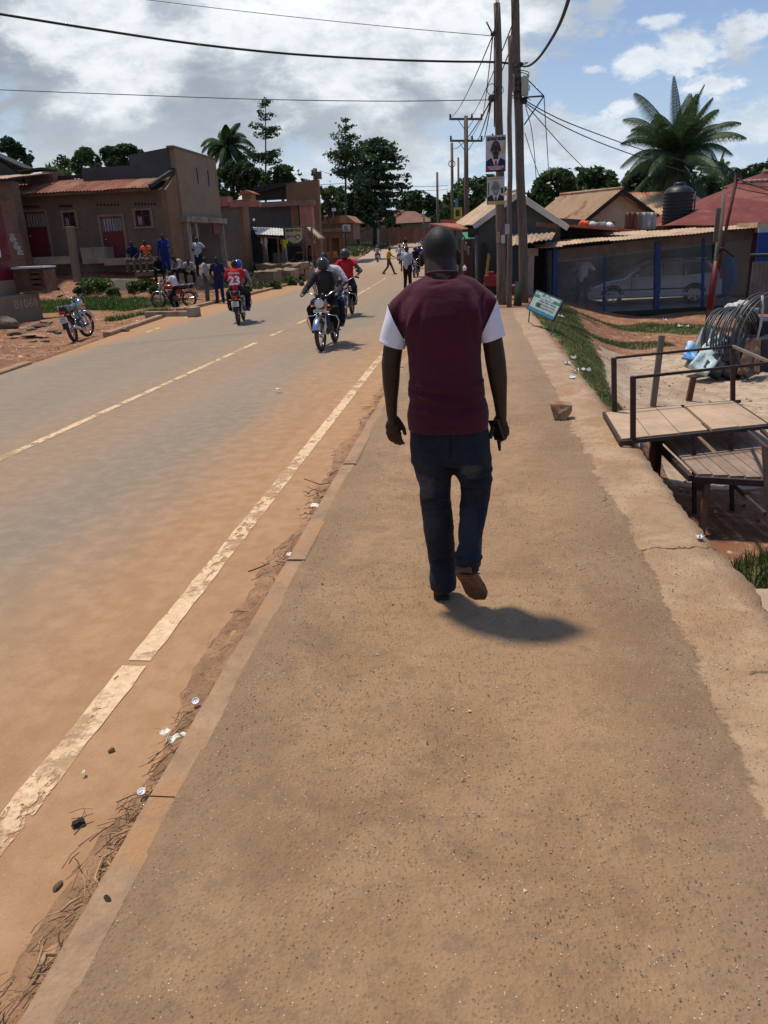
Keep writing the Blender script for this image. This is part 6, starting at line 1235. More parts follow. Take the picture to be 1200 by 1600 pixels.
wpx('thick twisted cable crossing above the road from upper left to the tallest pole', [(-60, 12, 17), (0, 22, 17.4), (150, 46, 18.5), (300, 68, 19.5), (450, 84, 20.3), (600, 93, 21), (700, 96, 21.4), (770, 97, 21.6), (812, 101, bC.y)], .026)
wpx('thick drooping cable rising right from the tallest pole to the top edge', [(818, 104, bC.y-.1), (828, 102, 20), (842, 90, 17), (860, 64, 14), (876, 34, 12), (890, -6, 10.5), (905, -60, 9)], .024)
wpx('thin level cable crossing the sky to the lower insulator of the poster pole', [(-60, 138, 24), (200, 148, 23), (400, 155, 22), (600, 158, 21.6), (768, 156, bA.y-.1)], .011)
wpx('faintest thin cable near the top of the sky ending at the poster pole', [(200, -4, 24), (400, 20, 23), (600, 41, 22), (768, 56, bA.y-.1)], .008)
wpx('upper of two cables sloping from the tallest pole over the palm tree', [(820, 157, bC.y), (870, 184, 22), (930, 208, 23), (1010, 236, 25), (1090, 256, 27), (1148, 268, 28)], .013)
wpx('lower of two cables sloping from the tallest pole over the palm tree', [(820, 160, bC.y), (870, 192, 22), (940, 224, 23), (1020, 252, 25), (1100, 276, 27), (1180, 290, 28), (1260, 300, 29)], .013)
wpx('cable from the thin red post to the right edge, upper', [(1152, 279, 23), (1175, 288, 22.5), (1215, 302, 22)], .018); wpx('cable from the thin red post to the right edge, lower', [(1148, 292, 23), (1175, 299, 22.5), (1215, 306, 22)], .012)
wpx('thin service drop falling steeply beside the tallest pole, left of two', [(821, 165, bC.y), (830, 200, 22.6), (835, 240, 24), (838, 285, 26)], .010); wpx('thin service drop falling steeply beside the tallest pole, right of two', [(820, 208, bC.y), (832, 245, 24), (846, 285, 26)], .010)
wpx('long service drop running right from the tallest pole down behind the roofs', [(821, 163, bC.y), (850, 196, 24), (885, 235, 27), (925, 275, 32)], .012); wpx('service drop with black connector hanging from the iron bracket', [(850, 150, bC.y), (852, 185, 22.5), (855, 230, 24), (858, 280, 27)], .011)
# far poles down the road
def hpole(label, px, pb, pt_, Y, arms, r=.15):
    b = V3((D(px, pb, Y).x, Y, surf(D(px, pb, Y).x, Y)-.3)); t_ = D(px-1, pt_, Y); mb = MB(); mb.tube([b, b.lerp(t_, .5), t_], [r, r*.9, r*.75], 10); o = mb.build('utility_pole', POLEM, loc=b); tag(o, label, 'pole')
    for ay, a0, a1 in arms:
        p, q = D(a0, ay, Y), D(a1, ay, Y); c_ = (p+q)/2
        ar = sub(o, 'crossarm', POLEM, lambda mb: (mb.beam(p, q, .14, .14), mb.cyl(c_.lerp(p, .5), c_-V3((0, 0, .8)), .025, n=6), mb.cyl(c_.lerp(q, .5), c_-V3((0, 0, .8)), .025, n=6)))
        for u_ in (.03, .68, .97): sub(o, 'insulator', CERAM, lambda mb: mb.lathe([(.0, .35), (.09, .30), (.05, .22), (.10, .16), (.05, .08), (.05, 0)], p.lerp(q, u_), 8))
    return o, t_
H1, tH = hpole('far pole with two crossarms standing beyond the dark gabled house', 729, 352, 181, 62, ((186, 702, 754), (220, 703, 754)), .2)
H2, tH2 = hpole('far slim pole with a cable ring, left of the two crossarm pole', 707, 352, 223, 68, (), .15); H3, tH3 = hpole('shorter far pole between the ringed pole and crossarm pole', 717, 350, 246, 80, (), .13); H4, tH4 = hpole('very distant double pole left of the ringed pole', 684, 352, 269, 100, (), .18)
sub(H2, 'cable_ring', WIRE, lambda mb: mb.tube([D(706+5*math.cos(q), 256+5*math.sin(q), 67.7) for q in np.linspace(0, 6.28, 20)[:-1]], .035, 6, closed=True))
for k, (a, b, r_) in enumerate(((D(770, 55, bA.y), D(703, 184, 62), .016), (D(770, 55, bA.y), D(753, 184, 62), .016), (D(768, 155, bA.y), D(742, 219, 62), .020), (D(768, 155, bA.y), D(753, 219, 62), .018), (D(768, 156, bA.y), D(707, 232, 68), .018), (D(800, 40, bC.y), D(729, 190, 62), .016), (D(800, 70, bC.y), D(731, 219, 62), .016))):
    wire(['cable sagging from the poster pole top to the upper crossarm, left end', 'cable sagging from the poster pole top to the upper crossarm, right end', 'cable from the poster pole insulator to the lower crossarm middle', 'cable from the poster pole insulator to the lower crossarm right end', 'cable from the poster pole insulator to the slim ringed pole', 'cable from the tallest pole to the far crossarm pole top', 'lower cable from the tallest pole to the far crossarm pole'][k], [a, b], r_, .35)
for k, (px, py, ex, ez) in enumerate(((772, 50, .9, 9.0), (775, 10, .2, 9.6), (800, 30, 1.5, 9.2), (798, 60, .6, 8.4))):
    wire(['cable passing overhead towards the viewer from the poster pole, lower', 'cable passing overhead towards the viewer from the poster pole tip', 'cable passing overhead towards the viewer from the tallest pole, upper', 'cable passing overhead towards the viewer from the tallest pole, lower'][k], [D(px, py, bA.y), V3((ex, -6, ez))], .012, .3)
wire('distant thin cable strung low across the far road, upper', [D(330, 287, 70), D(560, 285, 75), D(700, 290, 80)], .02, .2); wire('distant thin cable strung low across the far road, lower', [D(330, 291, 70), D(560, 293, 75), D(700, 296, 80)], .018, .2)
pL, bL, tL = pole('weathered wooden pole among the shops on the left side', 503, 424, 492, 263, .20, .16)
sub(pL, 'crossarm', POLEM, lambda mb: (mb.beam(D(486, 273, bL.y-.1), D(500, 272, bL.y-.1), .12, .12), mb.box(D(499, 274, bL.y-.2), (.3, .3, .5)), mb.box(D(488, 270, bL.y-.1), (.12, .12, .4)), mb.cyl(D(499, 266, bL.y), D(516, 272, bL.y), .015, n=5), mb.ball(D(517, 273, bL.y), .10)))
for px, pb, pt_, Y, lb in ((591, 378, 306, 118, 'tall white lamp pole in front of the distant brick wall'), (606, 378, 328, 120, 'grey post with small sign before the distant brick wall'), (663, 372, 327, 128, 'thin grey post by the right end of the distant brick wall')):
    b = D(px, pb, Y); t_ = D(px-1, pt_, Y); mb = MB(); mb.tube([b-V3((0, 0, .6)), t_], [.16, .10], 8); o = mb.build('lamp_pole', mat('grey_white_pole', (.38, .38, .37), .6, .15) if px == 591 else POLEM, loc=b); tag(o, lb, 'pole')
    sub(o, 'small_sign', PAP, lambda mb: mb.box(D(px-3, pb-32 if px == 591 else pb-35, Y-.2), (.5, .1, .45)))
sg = thing('white_sign', 'small white sign board on a dark post by the low shop', 'sign'); part('post', IRON, sg, lambda mb: mb.cyl(D(541, 400, 62)-V3((0, 0, .5)), D(539, 350, 62), .08, n=6)); part('board', PAP, sg, lambda mb: (pbox(mb, 535, 547, 351, 362, 61.8, .1))); part('ledge', IRON, sg, lambda mb: pbox(mb, 533, 549, 362, 363.5, 61.6, .3)); part('sign_print', GREYF, sg, lambda mb: pbox(mb, 538, 543, 353, 360, 61.77, .03))
sg = thing('high_sign', 'tiny white square sign raised on a stick before the big tree', 'sign'); part('post', IRON, sg, lambda mb: mb.cyl(D(523, 372, 70), D(521, 326, 70), .05, n=6)); part('board', SHIRTW, sg, lambda mb: pbox(mb, 518.5, 524.5, 325, 330, 69.9, .1))
sg = thing('yellow_sign', 'yellow picture sign hung on the ringed pole beyond the gabled house', 'sign'); part('board', mat('yellow_sign_paint', (.5, .45, .08), .6), sg, lambda mb: pbox(mb, 709, 722, 324, 342, 60, .1)); part('picture', FACE, sg, lambda mb: pbox(mb, 712, 718, 328, 338, 59.9, .05)); part('post', POLEM, sg, lambda mb: mb.cyl(D(715, 343, 60.2), D(714, 372, 60.2), .08, n=6)); part('blue_strip', mat('turquoise_paint', (.05, .25, .26), .6), sg, lambda mb: pbox(mb, 711, 716, 310, 323, 60, .1))

# ---------------------------------------------------------------- dark gabled house behind the poles
def gable_house(name, label, L, Rr, apex, rl, rdir, wallm, roofm, z0, vm=None, over=.35, win=None, pitch=.09, cat='house', seed=1, trim=None):
    """L, Rr, apex: three points of the near gable; rdir: ridge direction; rl: length"""
    L, Rr, apex = map(V3, (L, Rr, apex)); d = V3(rdir).normalized(); root = thing(name, label, cat)
    B = [V3((L.x, L.y, z0)), V3((Rr.x, Rr.y, z0))]
    mb = MB(); n5 = [B[0], B[1], Rr, apex, L]; vs = n5+[p+d*rl for p in n5]
    mb.add(vs, [(0, 1, 2, 3, 4), (9, 8, 7, 6, 5)]+[(i, (i+1) % 5, 5+(i+1) % 5, 5+i) for i in range(5)]); mb.build('wall', wallm, root)
    for k, (e, lab) in enumerate(((L, 'roof'), (Rr, 'roof'))):
        sl = (e-apex); ov = sl.normalized()*over; up_ = V3((0, 0, .05))
        a = apex+up_-d*over; b = apex+up_+d*(rl+over); c_ = e+ov+up_+d*(rl+over); f = e+ov+up_-d*over
        mb = MB(); corr(mb, f, c_, b, a, pitch, .018, 8, .02, seed+k); o = mb.build('roof', roofm, root); thick(o, .012)
        mb = MB(); mb.beam(a-V3((0, 0, .09)), f-V3((0, 0, .09)), .05, .17); mb.build('bargeboard', trim or BLKF, root)
    mb = MB(); mb.tube([apex+V3((0, 0, .08))-d*over, apex+V3((0, 0, .08))+d*(rl+over)], .06, 8); mb.build('ridge_cap', roofm, root)
    return root
L0 = D(747, 346, 26.0); R0 = D(876, 349, 26.6); A0 = D(806, 303, 26.3)
gh1 = gable_house('dark_gabled_house', 'dark grey rendered house with steep gable and tan sheet roof behind the poles', L0, R0, A0, 5.0, (-.16, 1, 0), PLAS_DG, RUSTT, -1.0, over=.22, pitch=.16, trim=TINM)
part('door', BLKF, gh1, lambda mb: pbox(mb, 753, 760, 380, 462, 25.95, .03))
part('downpipe', PLAS_G, gh1, lambda mb: mb.cyl(D(744, 372, 25.9), D(746, 462, 25.9), .05, n=8))
stk = tag(part('leaning_pole', mat('yellow_bamboo', (.45, .28, .06), .6, .2), None, lambda mb: mb.tube([D(758, 446, 25.4), D(761, 425, 25.6), D(764, 397, 25.8)], [.05, .05, .055], 8)), 'yellow bamboo pole leaning on the dark gabled house wall', 'stick')
k_ = thing('roadside_stall', 'stall with green canopy and stacked goods left of the dark gabled house', 'stall'); kY = 27.0
part('canopy', mat('green_canvas', (.04, .20, .09), .7, .2, 4), k_, lambda mb: mb.add([D(722, 363, kY-1), D(742, 362, kY-1), D(742, 372, kY-1.6), D(728, 373, kY-1.6)]+[p-V3((0, 0, .03)) for p in (D(722, 363, kY-1), D(742, 362, kY-1), D(742, 372, kY-1.6), D(728, 373, kY-1.6))], [(0, 1, 2, 3), (7, 6, 5, 4), (0, 1, 5, 4), (1, 2, 6, 5), (2, 3, 7, 6), (3, 0, 4, 7)]))
part('roof', RUST, k_, lambda mb: (mb.beam(D(690, 350, kY+1), D(742, 359, kY), 1.2, .06), mb.beam(D(688, 349, kY+1.4), D(712, 349, kY+1.4), .3, .25))); part('back', WOODB, k_, lambda mb: pbox(mb, 716, 742, 372, 462, kY+.4, .1)); part('post', WOODG, k_, lambda mb: mb.beam(D(722, 374, kY-.8), D(723, 462, kY-.8), .08, .08))
part('crate_stack', mat('dark_red_crates', (.16, .04, .04), .8, .4, 6), k_, lambda mb: [pbox(mb, 726+(i % 2), 733, 392+i*6, 397+i*6, kY-.3, .3) for i in range(10)])
part('dark_cabinet', BLKF, k_, lambda mb: pbox(mb, 731, 747, 357, 368, 25.5, .4)); part('hanging_bags', GREYS, k_, lambda mb: [mb.ball(D(724+i*4, 378+i*7, kY-.6), (.05, .05, .14)) for i in range(3)])
tag(part('white_jerrycan', WHITEP, None, lambda mb: (pbox(mb, 723, 729, 417, 423, 25.0, .2), pbox(mb, 724.5, 727, 414, 417, 25.05, .1)), .03), 'white jerrycan on the ledge beside the stall', 'container')
# lean-to between the poles and the shed
k_ = thing('lean_to', 'dark lean-to shop with bent tan sheet roof behind the tallest pole', 'shop'); lY2 = 24.6
r_ = part('roof', RUSTT, k_, lambda mb: corr(mb, D(796, 383, lY2-.5), D(862, 374, lY2-.3), D(868, 362, lY2+1.6), D(798, 366, lY2+1.6), .14, .02, 5, .05, 12)); thick(r_, .012)
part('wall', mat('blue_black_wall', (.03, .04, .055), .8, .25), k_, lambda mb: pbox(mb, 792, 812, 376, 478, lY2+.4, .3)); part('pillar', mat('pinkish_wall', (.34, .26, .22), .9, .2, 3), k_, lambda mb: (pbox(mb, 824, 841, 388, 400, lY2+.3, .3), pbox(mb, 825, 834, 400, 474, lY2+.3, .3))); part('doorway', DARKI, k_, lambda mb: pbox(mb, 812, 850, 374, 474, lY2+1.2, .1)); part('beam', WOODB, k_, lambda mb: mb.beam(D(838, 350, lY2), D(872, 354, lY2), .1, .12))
be = thing('red_bench', 'small dark red stool crate standing behind the poles', 'bench'); part('seat', mat('dark_red_wood', (.15, .03, .03), .7, .3, 6), be, lambda mb: pbox(mb, 796, 806, 448, 460, 23.2, .4)); part('frame', WOODG, be, lambda mb: (pbox(mb, 793, 808, 446, 448, 23.15, .45), pbox(mb, 793, 808, 460, 462, 23.15, .45)))
tag(part('red_cart', mat('red_cart_paint', (.22, .02, .02), .5, .2), None, lambda mb: (pbox(mb, 757, 776, 431, 447, 24, .5), pbox(mb, 763, 772, 425, 431, 24.1, .4))), 'red box with grey lid in front of the dark gabled house', 'box')
mb = MB(); mb.tube([on(808, 478)-V3((0, 0, .2)), D(811, 440, on(808, 478).y)], [.11, .10], 10); tag(mb.build('short_post', mat('green_mossy_wood', (.04, .06, .03), .9, .3, 4)), 'short mossy stump post between slim and tallest poles', 'post')

# ---------------------------------------------------------------- netted shed with the car
SYL, SYR = 25.0, 27.0
def sp(px, py): 
    q = (px-868)/(1182-868); return D(px, py, SYL+(SYR-SYL)*q)
sh = thing('netted_shed', 'long shed with tan sheet roof, blue posts and shade net along its front', 'shed')
zf = sp(868, 493).z; a, b = sp(838, 378), sp(1186, 352)
bk = V3((1.6, 4.6, .45)); zg = gh(6, 25)
rf = part('roof', RUSTT, sh, lambda mb: corr(mb, D(842, 386, SYL-.4), D(1187, 355, SYR-.4), D(1190, 350, 31.6), D(806, 372, 29.6), .12, .009, 8, .045, 21)); thick(rf, .012)
fa = part('fascia', mat('brown_fascia_board', (.15, .11, .085), .85, .25, 3), sh, lambda mb: mb.add([sp(864, 391), sp(1184, 356), sp(1181, 374), sp(866, 411), sp(864, 391)+V3((0, .06, 0)), sp(1184, 356)+V3((0, .06, 0)), sp(1181, 374)+V3((0, .06, 0)), sp(866, 411)+V3((0, .06, 0))], [(0, 1, 2, 3), (7, 6, 5, 4), (0, 1, 5, 4), (1, 2, 6, 5), (2, 3, 7, 6), (3, 0, 4, 7)]))
BLUEP = mat('blue_post_paint', (.02, .05, .16), .6, .25, 4)
for px, wd, y0, y1 in ((868, .14, 388, 492), (945, .06, 398, 490), (1027, .16, 378, 488), (1099, .08, 372, 484)): part('post', BLUEP, sh, lambda mb: mb.beam(sp(px, y0)-V3((0, .02, 0)), sp(px-2, y1)-V3((0, .02, 0)), wd, wd))
part('corner_post', mat('dark_red_post', (.09, .02, .02), .7, .3), sh, lambda mb: mb.beam(sp(1183, 353), sp(1169, 471), .16, .16))
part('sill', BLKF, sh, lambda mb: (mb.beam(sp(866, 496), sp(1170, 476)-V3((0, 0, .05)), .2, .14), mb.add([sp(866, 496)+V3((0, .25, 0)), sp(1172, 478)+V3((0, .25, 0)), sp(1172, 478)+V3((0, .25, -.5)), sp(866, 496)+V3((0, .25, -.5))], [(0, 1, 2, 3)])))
fp = [sp(866, 493), sp(1170, 474)]; part('floor', CONC, sh, lambda mb: mb.add([fp[0], fp[1], fp[1]+V3((.6, 6.0, 0)), fp[0]+V3((-.2, 6.0, 0)), fp[0]-V3((0, 0, .12)), fp[1]-V3((0, 0, .12)), fp[1]+V3((.6, 6, -.12)), fp[0]+V3((-.2, 6, -.12))], [(0, 1, 2, 3), (7, 6, 5, 4), (0, 1, 5, 4), (1, 2, 6, 5), (2, 3, 7, 6), (3, 0, 4, 7)]))
part('rear_wall', mat('dim_shed_wall', (.10, .085, .07), .9, .35, 1.2), sh, lambda mb: mb.add([fp[0]+V3((-.2, 5.6, 0)), fp[1]+V3((.6, 5.6, 0)), fp[1]+V3((.6, 5.3, 2.45)), fp[0]+V3((-.2, 5.3, 2.15))], [(0, 1, 2, 3)]))
part('side_cladding', mat('blue_grey_iron', (.10, .12, .14), .6, .3, 3), sh, lambda mb: corr(mb, sp(862, 490), sp(862, 490)+V3((-.35, 4.5, 0)), sp(862, 392)+V3((-.35, 4.5, .2)), sp(862, 392), .1, .018, 2))
NET, t = newmat('shade_net'); tc = t.n('ShaderNodeTexCoord').outputs['Object']; nn = t.noise(tc, 1.3, 5, .6)
p_ = principled(t, **{'Base Color': (.26, .28, .28, 1), 'Roughness': .8}); tr = t.n('ShaderNodeBsdfTransparent'); ms = t.n('ShaderNodeMixShader', {0: t.ramp(nn, .3, .7, .18, .36)}); t.link(tr.outputs[0], ms.inputs[1]); t.link(p_.outputs[0], ms.inputs[2]); out(t, ms.outputs[0])
def netpanel(p0, p1, t0, t1, off=.03):
    n, m_ = 24, 10; a, b, c_, d = sp(*p0), sp(*p1), sp(*t1), sp(*t0); vs = []
    for j in range(m_+1):
        for i in range(n+1): u_, v_ = i/n, j/m_; q = a.lerp(b, u_).lerp(d.lerp(c_, u_), v_); vs.append(q-V3((0, off+.02*math.sin(i*1.3+j)*math.sin(j*.7), 0)))
    part('net_panel', NET, sh, lambda mb: mb.add(vs, [(j*(n+1)+i, j*(n+1)+i+1, (j+1)*(n+1)+i+1, (j+1)*(n+1)+i) for j in range(m_) for i in range(n)], True))
netpanel((870, 493), (1026, 484), (870, 408), (1026, 388)); netpanel((1028, 484), (1112, 478), (1028, 388), (1112, 380)); netpanel((1114, 478), (1168, 473), (1116, 380), (1178, 373))
part('inner_sheet', mat('green_tarpaulin', (.02, .13, .09), .7, .2), sh, lambda mb: mb.box(D(1088, 392, 29.0), (1.2, .05, .9))); part('pale_panel', SHIRTW, sh, lambda mb: mb.box(D(1066, 395, 29.2), (.28, .05, .9)))
part('blue_tarpaulin', mat('blue_tarpaulin', (.02, .10, .26), .6, .2), sh, lambda mb: mb.ball(D(1131, 432, 29.5), (.45, .15, .75))); part('hanging_cloths', mat('dark_brown_cloths', (.12, .06, .05), .9, .4, 5), sh, lambda mb: [mb.box(D(1036+i*9, 398+(i % 2)*4, 29.4), (.17, .06, .8), .3*i) for i in range(3)])
# the car under the net
cr = thing('parked_car', 'grey blue estate car parked behind the shade net, facing left', 'car'); cY = 27.6; c0 = D(917, 470, cY); c1 = D(1126, 470, cY); Lc = c1.x-c0.x; cz = sp(1000, 486).z+.02; cr.location = (c0.x, cY, cz)
CARP = mat('grey_blue_car_paint', (.46, .53, .57), .3, .12, 2, .02, coat=.5); GLS = mat('tinted_car_glass', (.10, .13, .14), .08, .2, 3, 0, spec=.7)
prof = [(0, .28), (.0, .52), (.05, .62), (.16, .80), (.28, .88), (.40, 1.24), (.50, 1.40), (.72, 1.44), (.90, 1.40), (.965, 1.05), (.995, .95), (1.0, .42), (.99, .28)]
def car_body(mb):
    n = len(prof); wd = 1.66; vs = []
    for q, (s_, e) in enumerate(((0, .10), (.12, .0), (.5, -.0), (.88, .0), (1, .10))):
        for x, z in prof: tum = .16*max(0, (z-.9)/.5); vs.append((x*Lc, s_*wd*(1-0)+(tum if s_ < .5 else -tum if s_ > .5 else 0), z-(.04 if e else 0)))
    mb.add(vs, [(j*n+i, j*n+(i+1) % n, (j+1)*n+(i+1) % n, (j+1)*n+i) for j in range(4) for i in range(n)]+[tuple(range(n)), tuple(4*n+i for i in range(n))[::-1]])
part('body', CARP, cr, car_body, .03)
part('side_window', GLS, cr, lambda mb: mb.prism([(.315*Lc, .93), (.43*Lc, 1.24), (.50*Lc, 1.33), (.545*Lc, 1.34), (.545*Lc, .93)], 'Y', .02, .14)); part('side_window', GLS, cr, lambda mb: mb.prism([(.56*Lc, .93), (.56*Lc, 1.34), (.72*Lc, 1.36), (.72*Lc, .93)], 'Y', .02, .14)); part('side_window', GLS, cr, lambda mb: mb.prism([(.735*Lc, .94), (.735*Lc, 1.36), (.87*Lc, 1.33), (.93*Lc, 1.0)], 'Y', .02, .14))
for wx in (.19, .80):
    w_ = part('wheel', TYRE, cr, lambda mb: mb.tube([(wx*Lc+.27*math.cos(q), .06, .32+.27*math.sin(q)) for q in np.linspace(0, 6.283, 25)[:-1]], .075, 8, closed=True)); part('rim', CHROME, w_, lambda mb: (mb.cyl((wx*Lc, -.0, .32), (wx*Lc, .1, .32), .06, n=12), [mb.beam((wx*Lc, .02, .32), (wx*Lc+.22*math.cos(q), .02, .32+.22*math.sin(q)), .04, .05) for q in np.arange(0, 6.2, 1.256)], mb.tube([(wx*Lc+.21*math.cos(q), .02, .32+.21*math.sin(q)) for q in np.linspace(0, 6.283, 21)[:-1]], .018, 6, closed=True)))
    part('wheel_arch', BLACKP, cr, lambda mb: mb.tube([(wx*Lc+.37*math.cos(q), -.005, .30+.37*math.sin(q)) for q in np.linspace(0, 3.14, 14)], .022, 6))
part('door_seam', BLACKP, cr, lambda mb: (mb.box((.545*Lc, -.002, .66), (.012, .02, .62)), mb.box((.33*Lc, -.002, .62), (.012, .02, .55)), mb.box((.5*Lc, -.008, .52), (.7*Lc, .03, .04)))); part('headlight', LENS, cr, lambda mb: mb.ball((.035*Lc, .12, .60), (.12, .12, .07))); part('tail_light', REDL, cr, lambda mb: mb.box((.985*Lc, .08, .92), (.08, .14, .3))); part('side_mirror', CARP, cr, lambda mb: mb.ball((.36*Lc, -.10, .98), (.09, .08, .06)))
part('roof_rails', CHROME, cr, lambda mb: mb.cyl((.5*Lc, .2, 1.46), (.88*Lc, .2, 1.45), .02)); part('bumper', CARP, cr, lambda mb: mb.box((.5*Lc, -.0, .33), (1.0*Lc, .08, .10)), .02)
# posts and wires in front of the shed
ps = on(1108, 492); mb = MB(); t_ = D(1131, 303, 24.3); b_ = V3((D(1107, 492, 24.0).x, 24.0, gh(D(1107, 492, 24).x, 24)-.3)); mb.tube([b_, b_.lerp(t_, .5)+V3((.03, 0, 0)), t_], [.10, .09, .05], 7); o = mb.build('leaning_post', POLEM, loc=b_); tag(o, 'thick leaning wooden post, red painted below, before the shed', 'post')
sub(o, 'red_paint_band', KRED, lambda mb: mb.tube([b_.lerp(t_, .16)-V3((.0, .012, 0)), b_.lerp(t_, .30)-V3((0, .012, 0)), b_.lerp(t_, .52)+V3((.02, -.012, 0))], [.10, .099, .094], 7)); sub(o, 'sleeve_plank', WOODG, lambda mb: mb.beam(b_.lerp(t_, .66)-V3((.10, .1, 0)), b_.lerp(t_, .90)-V3((.12, .1, 0)), .12, .06))
mb = MB(); mb.tube([D(1123, 420, 23.6), D(1137, 345, 23.6), D(1152, 274, 23.6)], [.05, .045, .05], 8); mb.box(D(1153, 276, 23.6), (.14, .14, .16)); tag(mb.build('thin_post', mat('rusty_red_pipe', (.10, .035, .03), .8, .3)), 'thin rusty pipe post rising above the leaning wooden post', 'post')
wpx('bent white cable end dangling from the leaning post', [(1124, 395, 23.3), (1128, 388, 23.2), (1137, 394, 23.2), (1147, 401, 23.2)], .03); bpy.data.objects['power_cable'] if 0 else None
k_ = thing('iron_sheet_fence', 'grey sheet fence with bright blue panel above at the right edge', 'fence')
part('blue_panel', mat('cobalt_panel', (.01, .05, .22), .6, .15), k_, lambda mb: pbox(mb, 1184, 1300, 362, 406, 26, .1)); r_ = part('grey_sheet', mat('weathered_grey_sheet', (.16, .14, .13), .8, .3, 2), k_, lambda mb: corr(mb, D(1166, 490, 24.2), D(1330, 495, 24.2), D(1345, 405, 24.2), D(1176, 409, 24.2), .12, .02, 2)); part('rail', IRON, k_, lambda mb: mb.cyl(D(1172, 399, 24.1), D(1320, 396, 24.1), .05)); part('roof_edge', RUSTT, k_, lambda mb: pbox(mb, 1184, 1300, 345, 353, 26.5, 2)); part('roof_strip', TINM, k_, lambda mb: pbox(mb, 1186, 1300, 353, 361, 26.4, .4))
# houses, tank and roofs behind the shed
gable_house('cream_gabled_house', 'cream gabled house with tan and red roof behind the netted shed', D(897, 350, 38), D(1022, 343, 38.6), D(960, 298, 38.3), 3.0, (-.75, 1, 0), mat('cream_plaster', (.55, .45, .30), .9, .12, 1.5), mat('tan_red_roof', (.42, .27, .15), .7, .2, .9, .1, 40, (.26, .05, .04), .50), -1, pitch=.14, over=.5)
g = thing('tan_roofed_house', 'low house with tan and red roof joined behind the cream gable', 'house'); part('wall', PLAS_T, g, lambda mb: pbox(mb, 985, 1085, 338, 380, 43, .5)); r_ = part('roof', bpy.data.materials['tan_red_roof'], g, lambda mb: corr(mb, D(1000, 342, 41.4), D(1060, 342, 41.4), D(1045, 300, 45), D(970, 301, 45), .14, .01, 6, .03, 8)); thick(r_, .012)
g = thing('small_tan_roof_shack', 'small tan roofed shack peeking left of the cream gabled house', 'shack'); part('wall', PLAS_T, g, lambda mb: pbox(mb, 866, 896, 325, 372, 42.2, .5)); r_ = part('roof', RUSTT, g, lambda mb: corr(mb, D(862, 333, 41.6), D(900, 333, 41.6), D(905, 308, 44), D(868, 309, 44), .14, .01, 4, .03, 8)); thick(r_, .012)
gable_house('dark_rear_house', 'small dark house with pale edged gable right of the water tank', D(1066, 330, 40), D(1112, 329, 40), D(1075, 302, 40), 3, (0, 1, 0), PLAS_DG, BLKF, -1, trim=TINM, cat='house')
tk = thing('water_tank', 'big black ribbed plastic water tank above the shed roof', 'tank', D(1057, 347, 33)); kk = 33/1235; part('body', BLACKP, tk, lambda mb: mb.lathe([(20*kk, -1.4)]+[((20.5+(.9 if i % 3 == 1 else -.5))*kk, (i*1.55)*kk) for i in range(27)]+[(19*kk, 43*kk), (14*kk, 47*kk), (8*kk, 49*kk)], (0, 0, 0), 28)); part('lid', BLACKP, tk, lambda mb: mb.lathe([(8*kk, 49*kk), (8*kk, 52*kk), (6*kk, 53.5*kk), (0.0, 54*kk)], (0, 0, 0), 20)); part('stand', CONCD, tk, lambda mb: mb.box((0, 0, -1.45), (1.3, 1.3, 2.0)))
part('pipe', IRON, tk, lambda mb: mb.cyl((20.5*kk, -.3, -.5), (20.5*kk, -.3, 40*kk), .03))
rr = thing('red_roofed_bungalow', 'large bungalow with hipped dark red roof at the right edge', 'house'); zE = D(1120, 349, 31).z
e1, e2 = D(1052, 352, 31), D(1340, 352, 31); r1, r2 = D(1158, 286, 35.5), D(1196, 283, 35.5); r3, r4 = D(1192, 270, 36.5), D(1400, 270, 36.5)
part('wall', PLAS_T, rr, lambda mb: mb.box(((e1.x+e2.x)/2+.3, 35.3, e1.z-1.3), (e2.x-e1.x-1, 7.6, 2.6)))
rf = part('roof', REDROOF, rr, lambda mb: (mb.add([e1, e2, V3((e2.x, 40, zE)), V3((e1.x, 40, zE)), r1, V3((r4.x, r1.y, r1.z))], [(0, 1, 5, 4), (3, 0, 4), (2, 3, 4, 5), (1, 2, 5)]), mb.add([D(1170, 300, 34.4), D(1400, 300, 34.4), V3((r4.x, 38, r1.z)), V3((D(1170, 300, 34.4).x, 38, r1.z)), r3, r4], [(0, 1, 5, 4), (3, 0, 4), (2, 3, 4, 5), (1, 2, 5)])))
RT_ = mat('pale_ridge_tile', (.36, .22, .17), .8, .3, 8); part('ridge_tiles', RT_, rr, lambda mb: [mb.cyl(r1+V3((i*.21, 0, .03)), r1+V3((i*.21+.22, 0, .05)), .09, .07, 8) for i in range(6)]); part('ridge_tiles', RT_, rr, lambda mb: [mb.cyl(r3+V3((i*.21, 0, .03)), r3+V3((i*.21+.22, 0, .05)), .09, .07, 8) for i in range(20)])
person('person in white shirt standing inside the netted shed', V3((D(908, 480, 26.4).x, 26.4, sp(900, 489).z)), R(150), 'hips', WHT, BLKT, .8, 1.0, vox=.018)
g = thing('flat_shed_roof', 'flat rusty lower roof with clothes and sacks heaped on it', 'shed'); part('roof', RUST, g, lambda mb: mb.beam(D(838, 352, 27.6), D(955, 361, 28.6), 2.4, .07)); part('wall', PLAS_DG, g, lambda mb: mb.beam(D(850, 362, 28.4), D(955, 368, 29.2), .3, .9))
